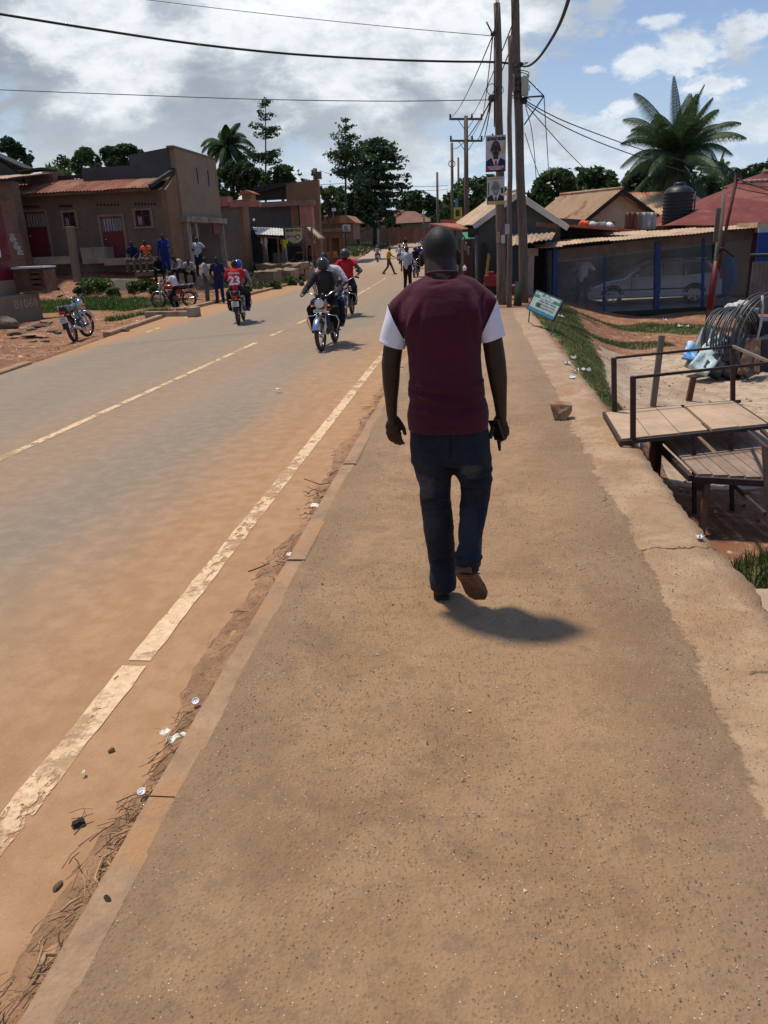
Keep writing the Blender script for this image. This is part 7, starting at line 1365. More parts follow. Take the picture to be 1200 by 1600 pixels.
for i, (px, py, c_, s_, lb) in enumerate(((913, 350, ORG, .20, 'orange red cloth heap on the low rusty roof'), (925, 351, PAP, .18, 'white sack on the low rusty roof beside the orange cloth'), (938, 352, GREYS, .22, 'grey cloth bundle on the low rusty roof'), (951, 352, WHT, .16, 'small white bundle at the right end of the low rusty roof'))):
    organic('cloth_bundle', [('ell', D(px, py, 27.6), (s_, s_*.8, s_*.55)), ('ell', D(px+4, py+2, 27.7), (s_*.7, s_*.6, s_*.4))], c_, None, .03, 2, disp=lambda co, n: n*.05*mnoise.noise(co*9)); tag(bpy.context.scene.objects[-1] if 0 else COL.objects[-1], lb, 'bundle')
for i, (px, c_) in enumerate(((982, 'rust brown'), (990, 'dark red'), (998, 'pale brown'), (1008, 'grey white'), (1020, 'cream white'))):
    q = D(px, 341, 33); mb = MB(); mb.add([(q.x+(u_-.5)*.28, 33+.03*math.sin(u_*9+v_*3), q.z+.22-v_*.62) for v_ in np.linspace(0, 1, 6) for u_ in np.linspace(0, 1, 7)], [(j*7+k, j*7+k+1, (j+1)*7+k+1, (j+1)*7+k) for j in range(5) for k in range(6)], True)
    o = mb.build('hung_laundry', [mat('lau0', (.2, .09, .05)), mat('lau1', (.22, .04, .03)), mat('lau2', (.3, .2, .14)), mat('lau3', (.4, .4, .4)), mat('lau4', (.5, .46, .38))][i]); thick(o, .01); tag(o, c_+' cloth drying on the line behind the shed roof', 'laundry', 'laundry on the line behind the shed')
# ---------------------------------------------------------------- notice board stuck in the verge
a = on(825, 502); b = on(854, 531); SB = thing('notice_board', 'tilted green and blue hardware notice board on thin iron legs by the footway', 'sign')
Yb_ = 15.6
ptl, ptr, pbr, pbl = D(839, 453.5, 15.9), D(880.5, 470.5, 15.0), D(869, 498, 14.9), D(828, 483, 15.8)
Xd = (ptr-ptl); Zd = (ptl-pbl); wS, hS = Xd.length, Zd.length; Xn = Xd.normalized(); Zn = (Zd-Xn*Zd.dot(Xn)).normalized(); Nn = Xn.cross(Zn)       # faces away from us; -Nn towards us
if Nn.y < 0: Nn = -Nn
Ms = Matrix((( Xn.x, Nn.x, Zn.x, ptl.x), (Xn.y, Nn.y, Zn.y, ptl.y), (Xn.z, Nn.z, Zn.z, ptl.z), (0, 0, 0, 1)))
def sb(name, m, fn, par=SB):
    mb = MB(); fn(mb); mb.xf(Ms); return mb.build(name, m, par)
bd = sb('board', mat('pale_green_board', (.30, .38, .36), .5, .2, 10), lambda mb: mb.box((wS/2, 0, -hS/2), (wS, .02, hS)))
sb('header_band', mat('green_band', (.01, .16, .12), .5), lambda mb: mb.box((wS/2, -.012, -hS*.15), (wS*.98, .008, hS*.28)), bd); sb('footer_band', mat('blue_band', (.02, .16, .26), .5), lambda mb: mb.box((wS/2, -.012, -hS*.91), (wS*.98, .008, hS*.16)), bd)
sb('frame', IRON, lambda mb: (mb.beam((0, 0, 0), (wS, 0, 0), .03, .03), mb.beam((0, 0, -hS), (wS, 0, -hS), .03, .03), mb.beam((0, 0, 0), (0, 0, -hS), .03, .03), mb.beam((wS, 0, 0), (wS, 0, -hS), .03, .03)))
Tm = lambda x, z: Ms @ Matrix.Translation((x, -.020, z)) @ Matrix.Rotation(R(90), 4, 'X')
text_mesh('board_writing', 'LUKE - PLUMBING', .07, SHIRTW, bd, Tm(wS/2, -hS*.11), .001, .002, wS*.9); text_mesh('board_writing', 'HARDWARE', .06, SHIRTW, bd, Tm(wS*.5, -hS*.24), .001, .001, wS*.5)
for i, s_ in enumerate(('PIPES, TAPS, TANKS', 'PAINTS, NAILS, TOOLS', 'DOORS & FITTINGS')): text_mesh('board_writing', s_, .035, mat('dark_violet_ink', (.07, .04, .08), .6), bd, Tm(wS*.58, -hS*(.40+.14*i)), .001, .0005, wS*.6)
sb('board_picture', mat('dark_green_picture', (.03, .06, .02), .6, .5, 30), lambda mb: mb.box((wS*.30, -.013, -hS*.62), (wS*.16, .006, hS*.2)), bd)
mb = MB(); mb.cyl(pbl, a-V3((0, 0, .15)), .011, n=6); mb.build('leg', IRON, SB); mb = MB(); mb.cyl(pbr, b-V3((0, 0, .15)), .011, n=6); mb.build('leg', IRON, SB)
# ---------------------------------------------------------------- metal and board stand in the dip beside the footway
RIRON = mat('rusty_angle_iron', (.055, .030, .024), .75, .4, 9, .3, 60); BOARD = mat('sandy_board', (.46, .31, .20), .85, .18, 2.5, .25, 60, (.36, .22, .14), .58); SLAT = mat('grey_brown_slat', (.27, .185, .13), .88, .3, 4, .35, 60, stretch=(1, .3, 1))
zP = .05; q1, q2, q3 = G(943, 646, zP), G(970, 692, zP), G(1145, 628, zP); q4 = G(1204, 667, zP)
ex = (q3-q1); gy = gh(2.2, 5.8)
sd2 = thing('metal_stand', 'rusty angle iron stand topped with sandy boards beside the footway', 'stand')
def P4(u_, v_, z=zP): return q1.lerp(q3, u_).lerp(q2.lerp(q4, u_), v_)+V3((0, 0, z-zP))
part('rim', RIRON, sd2, lambda mb: (mb.beam(P4(0, 0), P4(1.06, 0), .022, .030), mb.beam(P4(0, 1), P4(1.3, 1), .022, .030), mb.beam(P4(0, 0), P4(0, 1), .022, .030), mb.beam(P4(1, 0), P4(1, 1), .022, .030)))
for i, (u0, u1, dz) in enumerate(((.01, .19, 0), (.195, .385, .0), (.39, .575, .002), (.605, .79, .004), (.795, .985, .0))):
    def bf(mb):
        c4 = [P4(u0, .04), P4(u1, .04), P4(u1, .96), P4(u0, .96)]; mb.add([p+V3((0, 0, .022+dz)) for p in c4]+[p+V3((0, 0, .0)) for p in c4], [(0, 1, 2, 3), (7, 6, 5, 4), (0, 1, 5, 4), (1, 2, 6, 5), (2, 3, 7, 6), (3, 0, 4, 7)])
    part('board', BOARD, sd2, bf)
def up(px0, py0, px1, py1, Y, w_=.03, m=RIRON, name='post', par=None, zb=None):
    p, q = D(px0, py0, Y), D(px1, py1, Y)
    if zb is not None: q.z = zb
    return part(name, m, par if par is not None else sd2, lambda mb: mb.beam(p, q, w_, w_))
up(959, 559, 960, 645, q1.y-.02, .045); up(989, 588, 989, 693, q2.y+.06, .042); up(1145, 540, 1145, 629, q3.y, .04)
part('rail', RIRON, sd2, lambda mb: mb.beam(D(963, 559, q1.y), D(1145, 541, q3.y), .022, .022)); part('rail', RIRON, sd2, lambda mb: mb.beam(D(990, 590, q2.y+.06), D(1204, 567, q4.y+.1), .022, .022)); part('rail', mat('pale_brown_bar', (.22, .18, .13), .7, .2), sd2, lambda mb: mb.beam(D(1145, 541, q3.y), D(1208, 568, q4.y+.1), .024, .024))
part('leg', RIRON, sd2, lambda mb: mb.beam(V3((q1.x+.5, q1.y-.2, zP)), V3((q1.x+.5, q1.y-.2, gy-.1)), .055, .055)); up(1084, 684, 1083, 833, P4(.45, 1).y, .032, name='leg', zb=gy-.1); up(1141, 678, 1140, 842, P4(.72, 1).y, .032, name='leg', zb=gy-.1)
pn = D(1197, 700, 5.2); part('leg', RIRON, sd2, lambda mb: mb.beam(pn, V3((pn.x-.0, 4.5, -.85)), .045, .045)); part('brace', RIRON, sd2, lambda mb: mb.beam(D(1139, 752, P4(.72, 1).y), D(1196, 803, 5.2), .024, .024)); part('brace', RIRON, sd2, lambda mb: mb.beam(D(1168, 674, P4(.86, 1).y), D(1201, 703, 5.2), .026, .026))
part('brace', RIRON, sd2, lambda mb: mb.beam(D(1190, 672, P4(.95, 1).y), D(1215, 694, 5.4), .026, .026))
bn = thing('slatted_bench', 'low bench of loose grey brown slats under the metal stand', 'bench'); zB = -.13; s1, s2, s3 = G(1036, 690, zB), G(1090, 742, zB), G(1215, 749, zB)
dv = (s2-s1); ln = 7
for i in range(9):
    f0 = i/9; w_ = (s3-s2).normalized()*.118; a = s2+w_*(i+.45); b = a-dv*1.75+V3((.0, 0, 0)); part('slat', SLAT, bn, lambda mb: mb.beam(a+V3((0, 0, .0)), b, .106+.008*math.sin(i*3), .022))
part('front_rail', RIRON, bn, lambda mb: mb.beam(s2-V3((.03, .02, .03)), s2+(s3-s2)*1.5-V3((0, .02, .03)), .04, .05))
part('side_rail', RIRON, bn, lambda mb: mb.beam(s2-V3((.05, 0, .03)), s1-dv*.8-V3((.05, 0, .03)), .04, .05))
for k in (0.13, 1.2): part('leg', WOODB, bn, lambda mb: mb.beam(s2+(s3-s2)*k-V3((0, 0, .05)), V3((s2+(s3-s2)*k).to_tuple()[:2]+(gy-.1,)), 0.045, .045)); 
for k in (.1, .9): part('leg', WOODB, bn, lambda mb: mb.beam(s2-dv*1.5+(s3-s2)*k-V3((0, 0, .05)), V3((s2-dv*1.5+(s3-s2)*k).to_tuple()[:2]+(gy-.1,)), .07, .07))
for px, pt_, pb, Y, m_, lb in ((1034, 524, 638, 11.3, WOODG, 'tall weathered stake standing behind the metal stand'), (1084, 588, 632, 11.6, mat('red_brown_stake', (.11, .045, .03), .85, .3), 'short red brown stake behind the boarded stand')):
    p = D(px, pt_, Y); tag(part('stake', m_, None, lambda mb: mb.beam(p, V3((p.x-.05, Y, gh(p.x, Y)-.1)), .075, .075)), lb, 'stake')
ce = G(1165, 918, -.13); tag(part('concrete_apron', mat('sandy_concrete', (.40, .275, .185), .9, .15, 1.5, .35, 60, (.33, .2, .12), .6), None, lambda mb: mb.box((1.385+1.2, ce.y-1.0, -.38), (2.4, 2.0, .5)), .015), kind='structure')
# ---------------------------------------------------------------- heap of hoses, wrapped sheets and black slabs
hY = 13.8; hz = gh(4.2, hY)
HOSE = mat('grey_black_hose', (.055, .055, .058), .4, .3, 14, .05, spec=.5); hb = on(1140, 584)
def coil(label, px, py, Y, rad, loops, axis, step, r_, seed):
    c_ = D(px, py, Y); ax = V3(axis).normalized(); u_ = V3((0, 0, 1)); u_ = (u_-ax*u_.dot(ax)).normalized(); v_ = ax.cross(u_); q = random.Random(seed); mb = MB(); pts = []
    N = 40
    for k in range(loops*N): a = 2*math.pi*k/N; lp = k/N; rr_ = rad*(1+.03*math.sin(lp*2.1+seed)+.02*math.sin(a*2+lp)); pts.append(c_+ax*(step*lp+.02*math.sin(lp*5))+u_*(rr_*math.cos(a))+v_*(rr_*math.sin(a)))
    mb.tube(pts, r_, 7); tag(mb.build('hose_coil', HOSE), label, 'hose')
coil('grey black hose coil standing among the wrapped sheets', 1127, 538, 14.2, .60, 11, (.66, -.75, .12), .040, .016, 1)
coil('taller loose hose coil leaning at the right edge', 1188, 533, 13.9, .78, 6, (.50, -.86, .05), .05, .014, 2)
tag(part('upright_hose', mat('pale_hose', (.40, .40, .40), .5, .1), None, lambda mb: mb.tube([D(1191, 462, 13.52), D(1192, 480, 13.52), D(1189, 505, 13.52), D(1183, 530, 13.52)], 0.020, 8)), 'pale hose end standing up from the taller coil', 'hose')
def slabthing(label, m, name, base, top, w_, th, cat, wrinkle=.0, seed=0):
    a, b = V3(base), V3(top); mb = MB(); d = (b-a); L = d.length; n, m2 = 10, 14; r_ = V3((1, .25, 0)).normalized(); r_ = (r_-d.normalized()*r_.dot(d.normalized())).normalized(); nn = d.normalized().cross(r_).normalized(); vs = []
    for s_ in (-1, 1):
        for j in range(m2+1):
            for i in range(n+1):
                p = a+d*(j/m2)+r_*((i/n-.5)*w_)+nn*(s_*th/2); p += nn*wrinkle*(mnoise.noise(p*6+V3((seed, 0, 0)))+.6*mnoise.noise(p*15))+r_*wrinkle*.6*mnoise.noise(p*5+V3((0, seed, 0))); vs.append(p)
    K = (n+1)*(m2+1); g_ = lambda s_, j, i: s_*K+j*(n+1)+i; fs = []
    for j in range(m2):
        for i in range(n): fs += [(g_(0, j, i), g_(0, j, i+1), g_(0, j+1, i+1), g_(0, j+1, i)), (g_(1, j, i), g_(1, j+1, i), g_(1, j+1, i+1), g_(1, j, i+1))]
    for j in range(m2): fs += [(g_(0, j, 0), g_(0, j+1, 0), g_(1, j+1, 0), g_(1, j, 0)), (g_(0, j, n), g_(1, j, n), g_(1, j+1, n), g_(0, j+1, n))]
    for i in range(n): fs += [(g_(0, 0, i), g_(1, 0, i), g_(1, 0, i+1), g_(0, 0, i+1)), (g_(0, m2, i), g_(0, m2, i+1), g_(1, m2, i+1), g_(1, m2, i))]
    mb.add(vs, fs, wrinkle > 0); return tag(mb.build(name, m), label, cat)
WRAP = mat('white_green_wrapping', (.50, .62, .60), .35, .15, 5, .4, 20, (.10, .28, .24), .66, spec=.5); WRAPB = mat('blue_white_wrapping', (.10, .30, .62), .4, .3, 5, .4, 20, (.65, .7, .72), .5); GREYT = mat('grey_tube_wrap', (.26, .28, .27), .5, .2, 5, .2); BLKS = mat('black_sheet_slab', (.022, .024, .028), .5, .3, 6, .2); BRNS = mat('brown_plank_end', (.16, .09, .06), .8, .3, 5)
def bt(px, py, Y): return D(px, py, Y)
slabthing('blue and white wrapped sheet at the left foot of the heap', WRAPB, 'sheet_wrap', bt(1075, 562, 13.65), bt(1084, 538, 14.04), .22, .04, 'sheet', .04, 1)
slabthing('grey wrapped roll behind the pale green wrapping', GREYT, 'roll_wrap', bt(1082, 575, 13.78), bt(1110, 516, 14.30), .27, .13, 'roll', .03, 2)
slabthing('pale green and white plastic wrapped panel leaning at the front', WRAP, 'panel_wrap', bt(1090, 580, 13.26), bt(1128, 530, 13.91), .34, .07, 'panel', .05, 3)
for i, (x0, x1, y1, w_) in enumerate(((1110, 1138, 530, .31), (1128, 1158, 528, .34), (1146, 1172, 528, .26))): slabthing(['long black slab leaning right behind the pale green panel', 'middle black slab leaning in the heap', 'right black slab leaning beside brown planks'][i], BLKS, 'black_slab', bt(x0, 584, 13.3+i*.06), bt(x1, y1, 14.0), w_, .13, 'slab', .01, 4+i)
for i, (x0, x1) in enumerate(((1156, 1172), (1164, 1180), (1182, 1184))): slabthing(['thin brown plank leftmost of three', 'red brown plank in the middle of three', 'upright brown plank rightmost of three'][i]+' in the heap', BRNS, 'plank', bt(x0, 584, 13.2), bt(x1, 530, 13.6), .09, .04, 'plank', .004, 8+i)
tag(part('black_crate', BLKS, None, lambda mb: (pbox(mb, 1186, 1290, 528, 583, 13.8, .9), pbox(mb, 1172, 1290, 500, 530, 14.4, .7)), .03), 'black crates stacked at the right edge behind the planks', 'crate')
organic('white_sack', [('ell', bt(1143, 482, 15.08), (.13, .13, .09)), ('ell', bt(1160, 476, 15.08), (.13, .13, .08)), ('ell', bt(1138, 490, 15.08), (.08, .1, .16))], mat('soiled_white_sack', (.52, .49, .44), .8, .25, 12, .4), None, .02, 2, disp=lambda co, n: n*.03*mnoise.noise(co*20)); tag(COL.objects[-1], 'soiled white sack draped on top of the hose coil', 'sack')
slabthing('grey roll standing behind the hose coil', GREYT, 'grey_roll', bt(1170, 530, 14.82), bt(1174, 482, 14.95), .18, .18, 'roll', .01, 12)
for i, (px, py, s_, lb) in enumerate(((1002, 702, .10, 'black and white rubbish under the left end of the stand'), (1018, 706, .09, 'white plastic scrap on the earth under the stand'), (1093, 845, .05, 'small white scrap beside the footway edge near the grass'), (895, 562, .10, 'white plastic scrap in the roadside grass, uppermost'), (886, 571, .12, 'white plastic scrap in the roadside grass, left one'), (898, 583, .10, 'white plastic scrap in the middle of the roadside grass'), (915, 582, .12, 'crumpled white plastic in the roadside grass, right one'), (894, 593, .09, 'small white plastic scrap low in the roadside grass'), (866, 498, .22, 'white plastic bag on the grass behind the notice board'), (876, 497, .15, 'small white bundle right of the bag behind the notice board'), (1040, 502, .15, 'pale litter on the grass before the shed'), (1062, 512, .14, 'pale flat litter on the earth before the shed'), (992, 524, .10, 'pale scrap on the red earth left of the hoses'), (1075, 512, .12, 'pale scrap at the grass edge left of the hoses'))):
    p = on(px, py); q = random.Random(i); n = 5; mb = MB(); mb.add([((k/(n-1)-.5)*s_, (j/(n-1)-.5)*s_*.7, abs(q.gauss(0, .22))*s_) for j in range(n) for k in range(n)], [(j*n+k, j*n+k+1, (j+1)*n+k+1, (j+1)*n+k) for j in range(n-1) for k in range(n-1)])
    o = mb.build('plastic_scrap', WHITEP if i % 3 else PAP, fixn=False); o.location = p+V3((0, 0, .02)); o.rotation_euler = (0, 0, q.uniform(0, 3)); thick(o, .003); tag(o, lb, 'litter')
# ---------------------------------------------------------------- foliage
def leafmat(name, col, var=.35):
    m, t = newmat(name); P = t.n('ShaderNodeNewGeometry').outputs['Position']; n_ = t.noise(P, .9, 4, .6)
    c = t.mix(t.ramp(n_, .3, .7), tuple(x*(1-var) for x in col), tuple(x*(1+var) for x in col)); d_ = t.n('ShaderNodeBsdfDiffuse', {0: c}); tr = t.n('ShaderNodeBsdfTranslucent', {0: c}); g_ = t.n('ShaderNodeBsdfGlossy', {0: (.5, .5, .5, 1), 1: .45})
    a = t.n('ShaderNodeMixShader', {0: .28}); t.link(d_.outputs[0], a.inputs[1]); t.link(tr.outputs[0], a.inputs[2]); b = t.n('ShaderNodeMixShader', {0: .05}); t.link(a.outputs[0], b.inputs[1]); t.link(g_.outputs[0], b.inputs[2]); out(t, b.outputs[0]); return m
LG = [leafmat('leaf_dark', (.048, .085, .030)), leafmat('leaf_mid', (.075, .128, .038)), leafmat('leaf_pale', (.125, .18, .055))]
LDK = [leafmat('leaf_blackgreen', (.036, .064, .028)), leafmat('leaf_deep', (.055, .095, .036)), LG[1]]
BARK = mat('tree_bark', (.085, .065, .05), .92, .3, 5, .5, 40)
def leaves(cents, rads, n, size, seed, flat=1.0, clump=1.6, thr=-.05, asp=.45):
    q = np.random.default_rng(seed); cents = np.asarray(cents, float); rads = np.asarray(rads, float); w_ = rads[:, 0]*rads[:, 1]*rads[:, 2]; w_ = w_**.75; w_ /= w_.sum()
    Pn = []; need = n
    while need > 0:
        k = q.choice(len(cents), need*2, p=w_); d = q.normal(size=(need*2, 3)); d /= np.linalg.norm(d, axis=1)[:, None]; r_ = q.uniform(.25, 1, need*2)**.5; p = cents[k]+d*rads[k]*r_[:, None]
        keep = np.array([mnoise.noise(Vector(tuple(x/clump)))+.5*mnoise.noise(Vector(tuple(x/clump*2.6)))+(rr-.6)*.0 > thr for x, rr in zip(p, r_)]); p = p[keep][:need]; Pn.append(p); need -= len(p)
    P_ = np.concatenate(Pn)[:n]; a = q.normal(size=(n, 3)); a[:, 2] *= .6; a /= np.linalg.norm(a, axis=1)[:, None]; b = q.normal(size=(n, 3)); b -= a*(a*b).sum(1)[:, None]; b /= np.linalg.norm(b, axis=1)[:, None]; a[:, 2] *= flat; b[:, 2] *= flat
    s_ = size*q.uniform(.6, 1.4, n)[:, None]; V = np.stack([P_-a*s_, P_-b*s_*asp, P_+a*s_, P_+b*s_*asp], 1).reshape(-1, 3); F = np.arange(n*4).reshape(n, 4); return V, F
def tree(label, px, Y, h_px, cents_px, n, size, mats=LG, seed=0, trunk=(.18, .08), clump=1.6, thr=-.05, base_py=None, flat=1.0, cat='tree', name='tree', twigs=14, lean=0.0, group=None, asp=.45):
    """crown blobs given as (px, py, rx_px, ry_px[, dY]) at distance Y"""
    k = Y/1235.0; bx = D(px, 400, Y).x; bz = gh(bx, Y); root = thing(name, label, cat, (bx, Y, bz), 0, group)
    q = random.Random(seed); C_ = []; R_ = []
    for c in cents_px:
        p = D(c[0], c[1], Y); dY = c[4] if len(c) > 4 else 0; C_.append((p.x, Y+dY, p.z)); R_.append((c[2]*k, max(c[2]*k*.8, .3), c[3]*k))
    V_, F_ = leaves(C_, R_, n, size, seed, flat, clump, thr, asp); V_ = V_-np.array([bx, Y, bz]); np_mesh('crown', V_, F_, mats, parent=root, mi=np.random.default_rng(seed).choice(len(mats), n, p=[.42, .38, .20]))
    mb = MB(); top = max(C_, key=lambda c: c[2]); b0 = V3((0, 0, -.3)); tp = V3((top[0]-bx, 0, top[2]-bz)); low = min(c[2]-r_[2]*.2 for c, r_ in zip(C_, R_))-bz
    pts = [b0, V3((tp.x*.2+lean, 0, low*.5)), V3((tp.x*.6, 0, max(low, tp.z*.5))), tp]; mb.tube(pts, [trunk[0]*1.2, trunk[0], (trunk[0]+trunk[1])/2, trunk[1]*.4], 8)
    for c, r_ in zip(C_, R_):
        e = V3((c[0]-bx, c[1]-Y, c[2]-bz)); st_ = pts[1].lerp(pts[3], min(.95, max(.05, (e.z-pts[1].z)/max(.1, (pts[3].z-pts[1].z))-.25))); mb.tube([st_, st_.lerp(e, .5)+V3((0, 0, -.1*r_[2])), e], [trunk[1]*.8, trunk[1]*.5, trunk[1]*.2], 6)
        for _ in range(max(1, twigs//max(1, len(C_)))): d_ = V3((q.gauss(0, 1), q.gauss(0, .8), q.gauss(.2, .7))).normalized(); e2 = e+V3((d_.x*r_[0], d_.y*r_[1], d_.z*r_[2]))*.9; mb.tube([e, e2], [trunk[1]*.25, trunk[1]*.08], 4)
    mb.build('trunk', BARK, root); return root
def palm(label, px, py, Y, L, n, seed, trunk_r=.2, droop=1.0, leaf=.055, mats=None, dead=0, up_=.55, nl=46, wd=.85):
    q = random.Random(seed); c = D(px, py, Y); bz = gh(c.x, Y); root = thing('palm_tree', label, 'palm tree', (c.x+.3, Y, bz)); o_ = V3((c.x+.3, Y, bz))
    part_m = mats or LG; mb = MB(); top = c-o_; mb.tube([V3((0, 0, -.3)), V3((-.12, 0, top.z*.4)), V3((-.25, 0, top.z*.8)), top], [trunk_r*1.3, trunk_r, trunk_r*.9, trunk_r*.95], 12); mb.build('trunk', BARK, root)
    for k in range(n+dead):
        az = k*2.39996+q.uniform(-.35, .35); el = up_+(1.42-up_)*((n-1-k)/(n-1))**1.05+q.uniform(-.22, .12) if k < n else -1.1; el = el-(.55 if k > n*.78 and k < n else 0); Lf = L*q.uniform(.78, 1.08)*(1 if k < n else .6); mbf = MB(); p = top.copy(); d = V3((math.cos(az)*math.cos(el), math.sin(az)*math.cos(el), math.sin(el))); pts = [p.copy()]; N = 14
        for i in range(N):
            p = p+d*(Lf/N); d = (d+V3((0, 0, -1))*(.055+.020*i/ N*6)*droop*(1.1-abs(d.z)*.4)).normalized(); pts.append(p.copy())
        mbf.cur = 3; mbf.tube(pts, [.035*(1-i/(N+2)) for i in range(N+1)], 5, caps=False)
        tw = q.uniform(-.4, .4)
        for i in range(nl):
            u_ = .10+.90*i/nl; f_ = u_*N; a = int(min(N-1, f_)); b = pts[a].lerp(pts[a+1], f_-a); t_ = (pts[a+1]-pts[a]).normalized(); sd_ = t_.cross(V3((0, 0, 1))); sd_ = sd_.normalized() if sd_.length > .05 else V3((1, 0, 0)); upv = sd_.cross(t_); ll = Lf*.235*wd*math.sin(math.pi*min(.97, u_*.86+.13))**.6
            for s_ in (-1, 1):
                dd = (sd_*s_*1.0+t_*.75+upv*(.10+.1*math.sin(tw))-V3((0, 0, .55+.5*u_))).normalized(); mid = b+dd*ll*.5+V3((0, 0, .04)); e = b+dd*ll-V3((0, 0, ll*.22+.1*ll*q.random())); w2 = t_*leaf*.5
                mbf.cur = q.choice([0, 0, 1, 1, 2]) if k < n else 4; mbf.add([b-w2, b+w2, mid+w2*1.1, mid-w2*1.1, e], [(0, 1, 2, 3), (3, 2, 4)])
        mbf.build('frond', part_m+[BARK, leafmat('yellow_frond', (.20, .19, .06)) if 'yellow_frond' not in bpy.data.materials else bpy.data.materials['yellow_frond']], root, fixn=False)
    return root
palm('large coconut palm rising behind the cream gabled house', 1058, 247, 46, 4.0, 38, 3, .24, .98, .056, LDK, dead=2, up_=-.2, nl=50, wd=.88)
palm('small distant palm between the large palm and the red roof', 1121, 276, 75, 2.3, 16, 5, .18, 1.0, .09, LG, up_=-.3, nl=22)
palm('dark royal palm rising behind the tall shop on the left', 355, 232, 74, 3.2, 24, 9, .24, 1.75, .13, LDK, up_=-.3, nl=34, wd=1.0)
# right of the road
tree('broad dark tree mass under the large coconut palm', 1040, 54, 0, [(1010, 285, 34, 26), (1045, 272, 40, 24), (1082, 285, 36, 28), (1040, 300, 60, 20)], 9000, .17, LDK, 1, clump=1.1)
tree('rounded dark tree behind the dark gabled house, left clump', 850, 60, 0, [(845, 300, 26, 20), (868, 288, 30, 22), (855, 318, 34, 16)], 7000, .17, LG, 2, clump=1.1)
tree('rounded dark tree behind the cream gabled house, right clump', 915, 62, 0, [(900, 284, 30, 20), (932, 284, 30, 20), (952, 298, 16, 18), (915, 305, 45, 18)], 8000, .17, LG, 3, clump=1.1)
tree('far dark tree left of the hipped red roof', 1172, 62, 0, [(1160, 282, 24, 16), (1185, 272, 22, 14), (1210, 266, 26, 16), (1140, 295, 30, 14)], 5000, .18, LDK, 4, clump=1.2)
tree('low hedge like tree line behind the small palm', 1110, 70, 0, [(1100, 298, 40, 12), (1140, 300, 40, 12), (1180, 300, 40, 14)], 4000, .18, LG, 5, clump=1.2)
tree('airy green tree behind the far utility poles', 745, 72, 0, [(735, 296, 26, 18), (760, 288, 22, 14), (715, 310, 22, 20), (748, 318, 34, 18), (775, 305, 18, 16)], 7000, .17, LG, 6, clump=.9, thr=.0)
tree('yellow green climbing plant beside the ringed pole', 722, 66, 0, [(723, 308, 8, 12), (720, 322, 8, 10)], 900, .13, [LG[2], LG[2], LG[1]], 7, (.08, .03))
tree('dense round tree beyond the far bungalow roof', 652, 190, 0, [(650, 316, 26, 17), (668, 322, 22, 14), (634, 326, 16, 12), (690, 330, 20, 14)], 7000, .40, LDK, 8, (.5, .25), clump=3)
tree('dark tree filling the gap right of the far bungalow', 712, 150, 0, [(705, 336, 26, 18), (735, 340, 26, 18), (690, 346, 18, 14)], 6000, .34, LDK, 9, (.4, .2), clump=2.2)
# left of the road
tree('sparse dark tree at the left edge above the dark gabled shed', 22, 55, 0, [(14, 232, 20, 16), (36, 244, 16, 12), (28, 262, 22, 14), (5, 255, 18, 16)], 2600, .17, LDK, 11, clump=.8, thr=.05, asp=.6)
tree('bare feathery tree behind the long house roof', 108, 60, 0, [(95, 252, 14, 10), (112, 262, 18, 12), (88, 268, 12, 8)], 700, .13, LG, 12, (.12, .05), clump=.7, thr=.02, twigs=46)
tree('small round green tree behind the long house roof', 135, 58, 0, [(133, 244, 16, 13), (145, 256, 14, 14), (122, 260, 12, 14)], 3000, .15, LG, 13, (.14, .06), clump=.8)
tree('dense spreading tree touching the dark parapet wall', 190, 64, 0, [(172, 242, 18, 12), (196, 236, 20, 10), (212, 243, 14, 12), (190, 254, 26, 12)], 6000, .16, LDK, 14, clump=.9)
tree('banana like plant tips above the long house ridge', 95, 44, 0, [(86, 272, 10, 6), (98, 274, 8, 5)], 160, .42, [LG[2], LG[1], LG[2]], 15, (.08, .04), asp=.28, clump=2)
tree('dark massed tree below the royal palm', 370, 70, 0, [(352, 290, 24, 26), (380, 276, 26, 22), (400, 286, 24, 22), (365, 262, 14, 12)], 8000, .18, LDK, 16, clump=1.2)
tree('rounded mid green tree right of the tall bare stemmed tree', 448, 74, 0, [(440, 272, 22, 13), (458, 278, 16, 13), (425, 284, 20, 14), (470, 290, 16, 12)], 6000, .17, LG, 17, clump=1.1)
tree('pale leafy bush between tall shop and grey house roofs', 345, 62, 0, [(342, 292, 7, 14), (348, 305, 9, 12)], 1400, .13, LG, 18, (.1, .05), clump=.8)
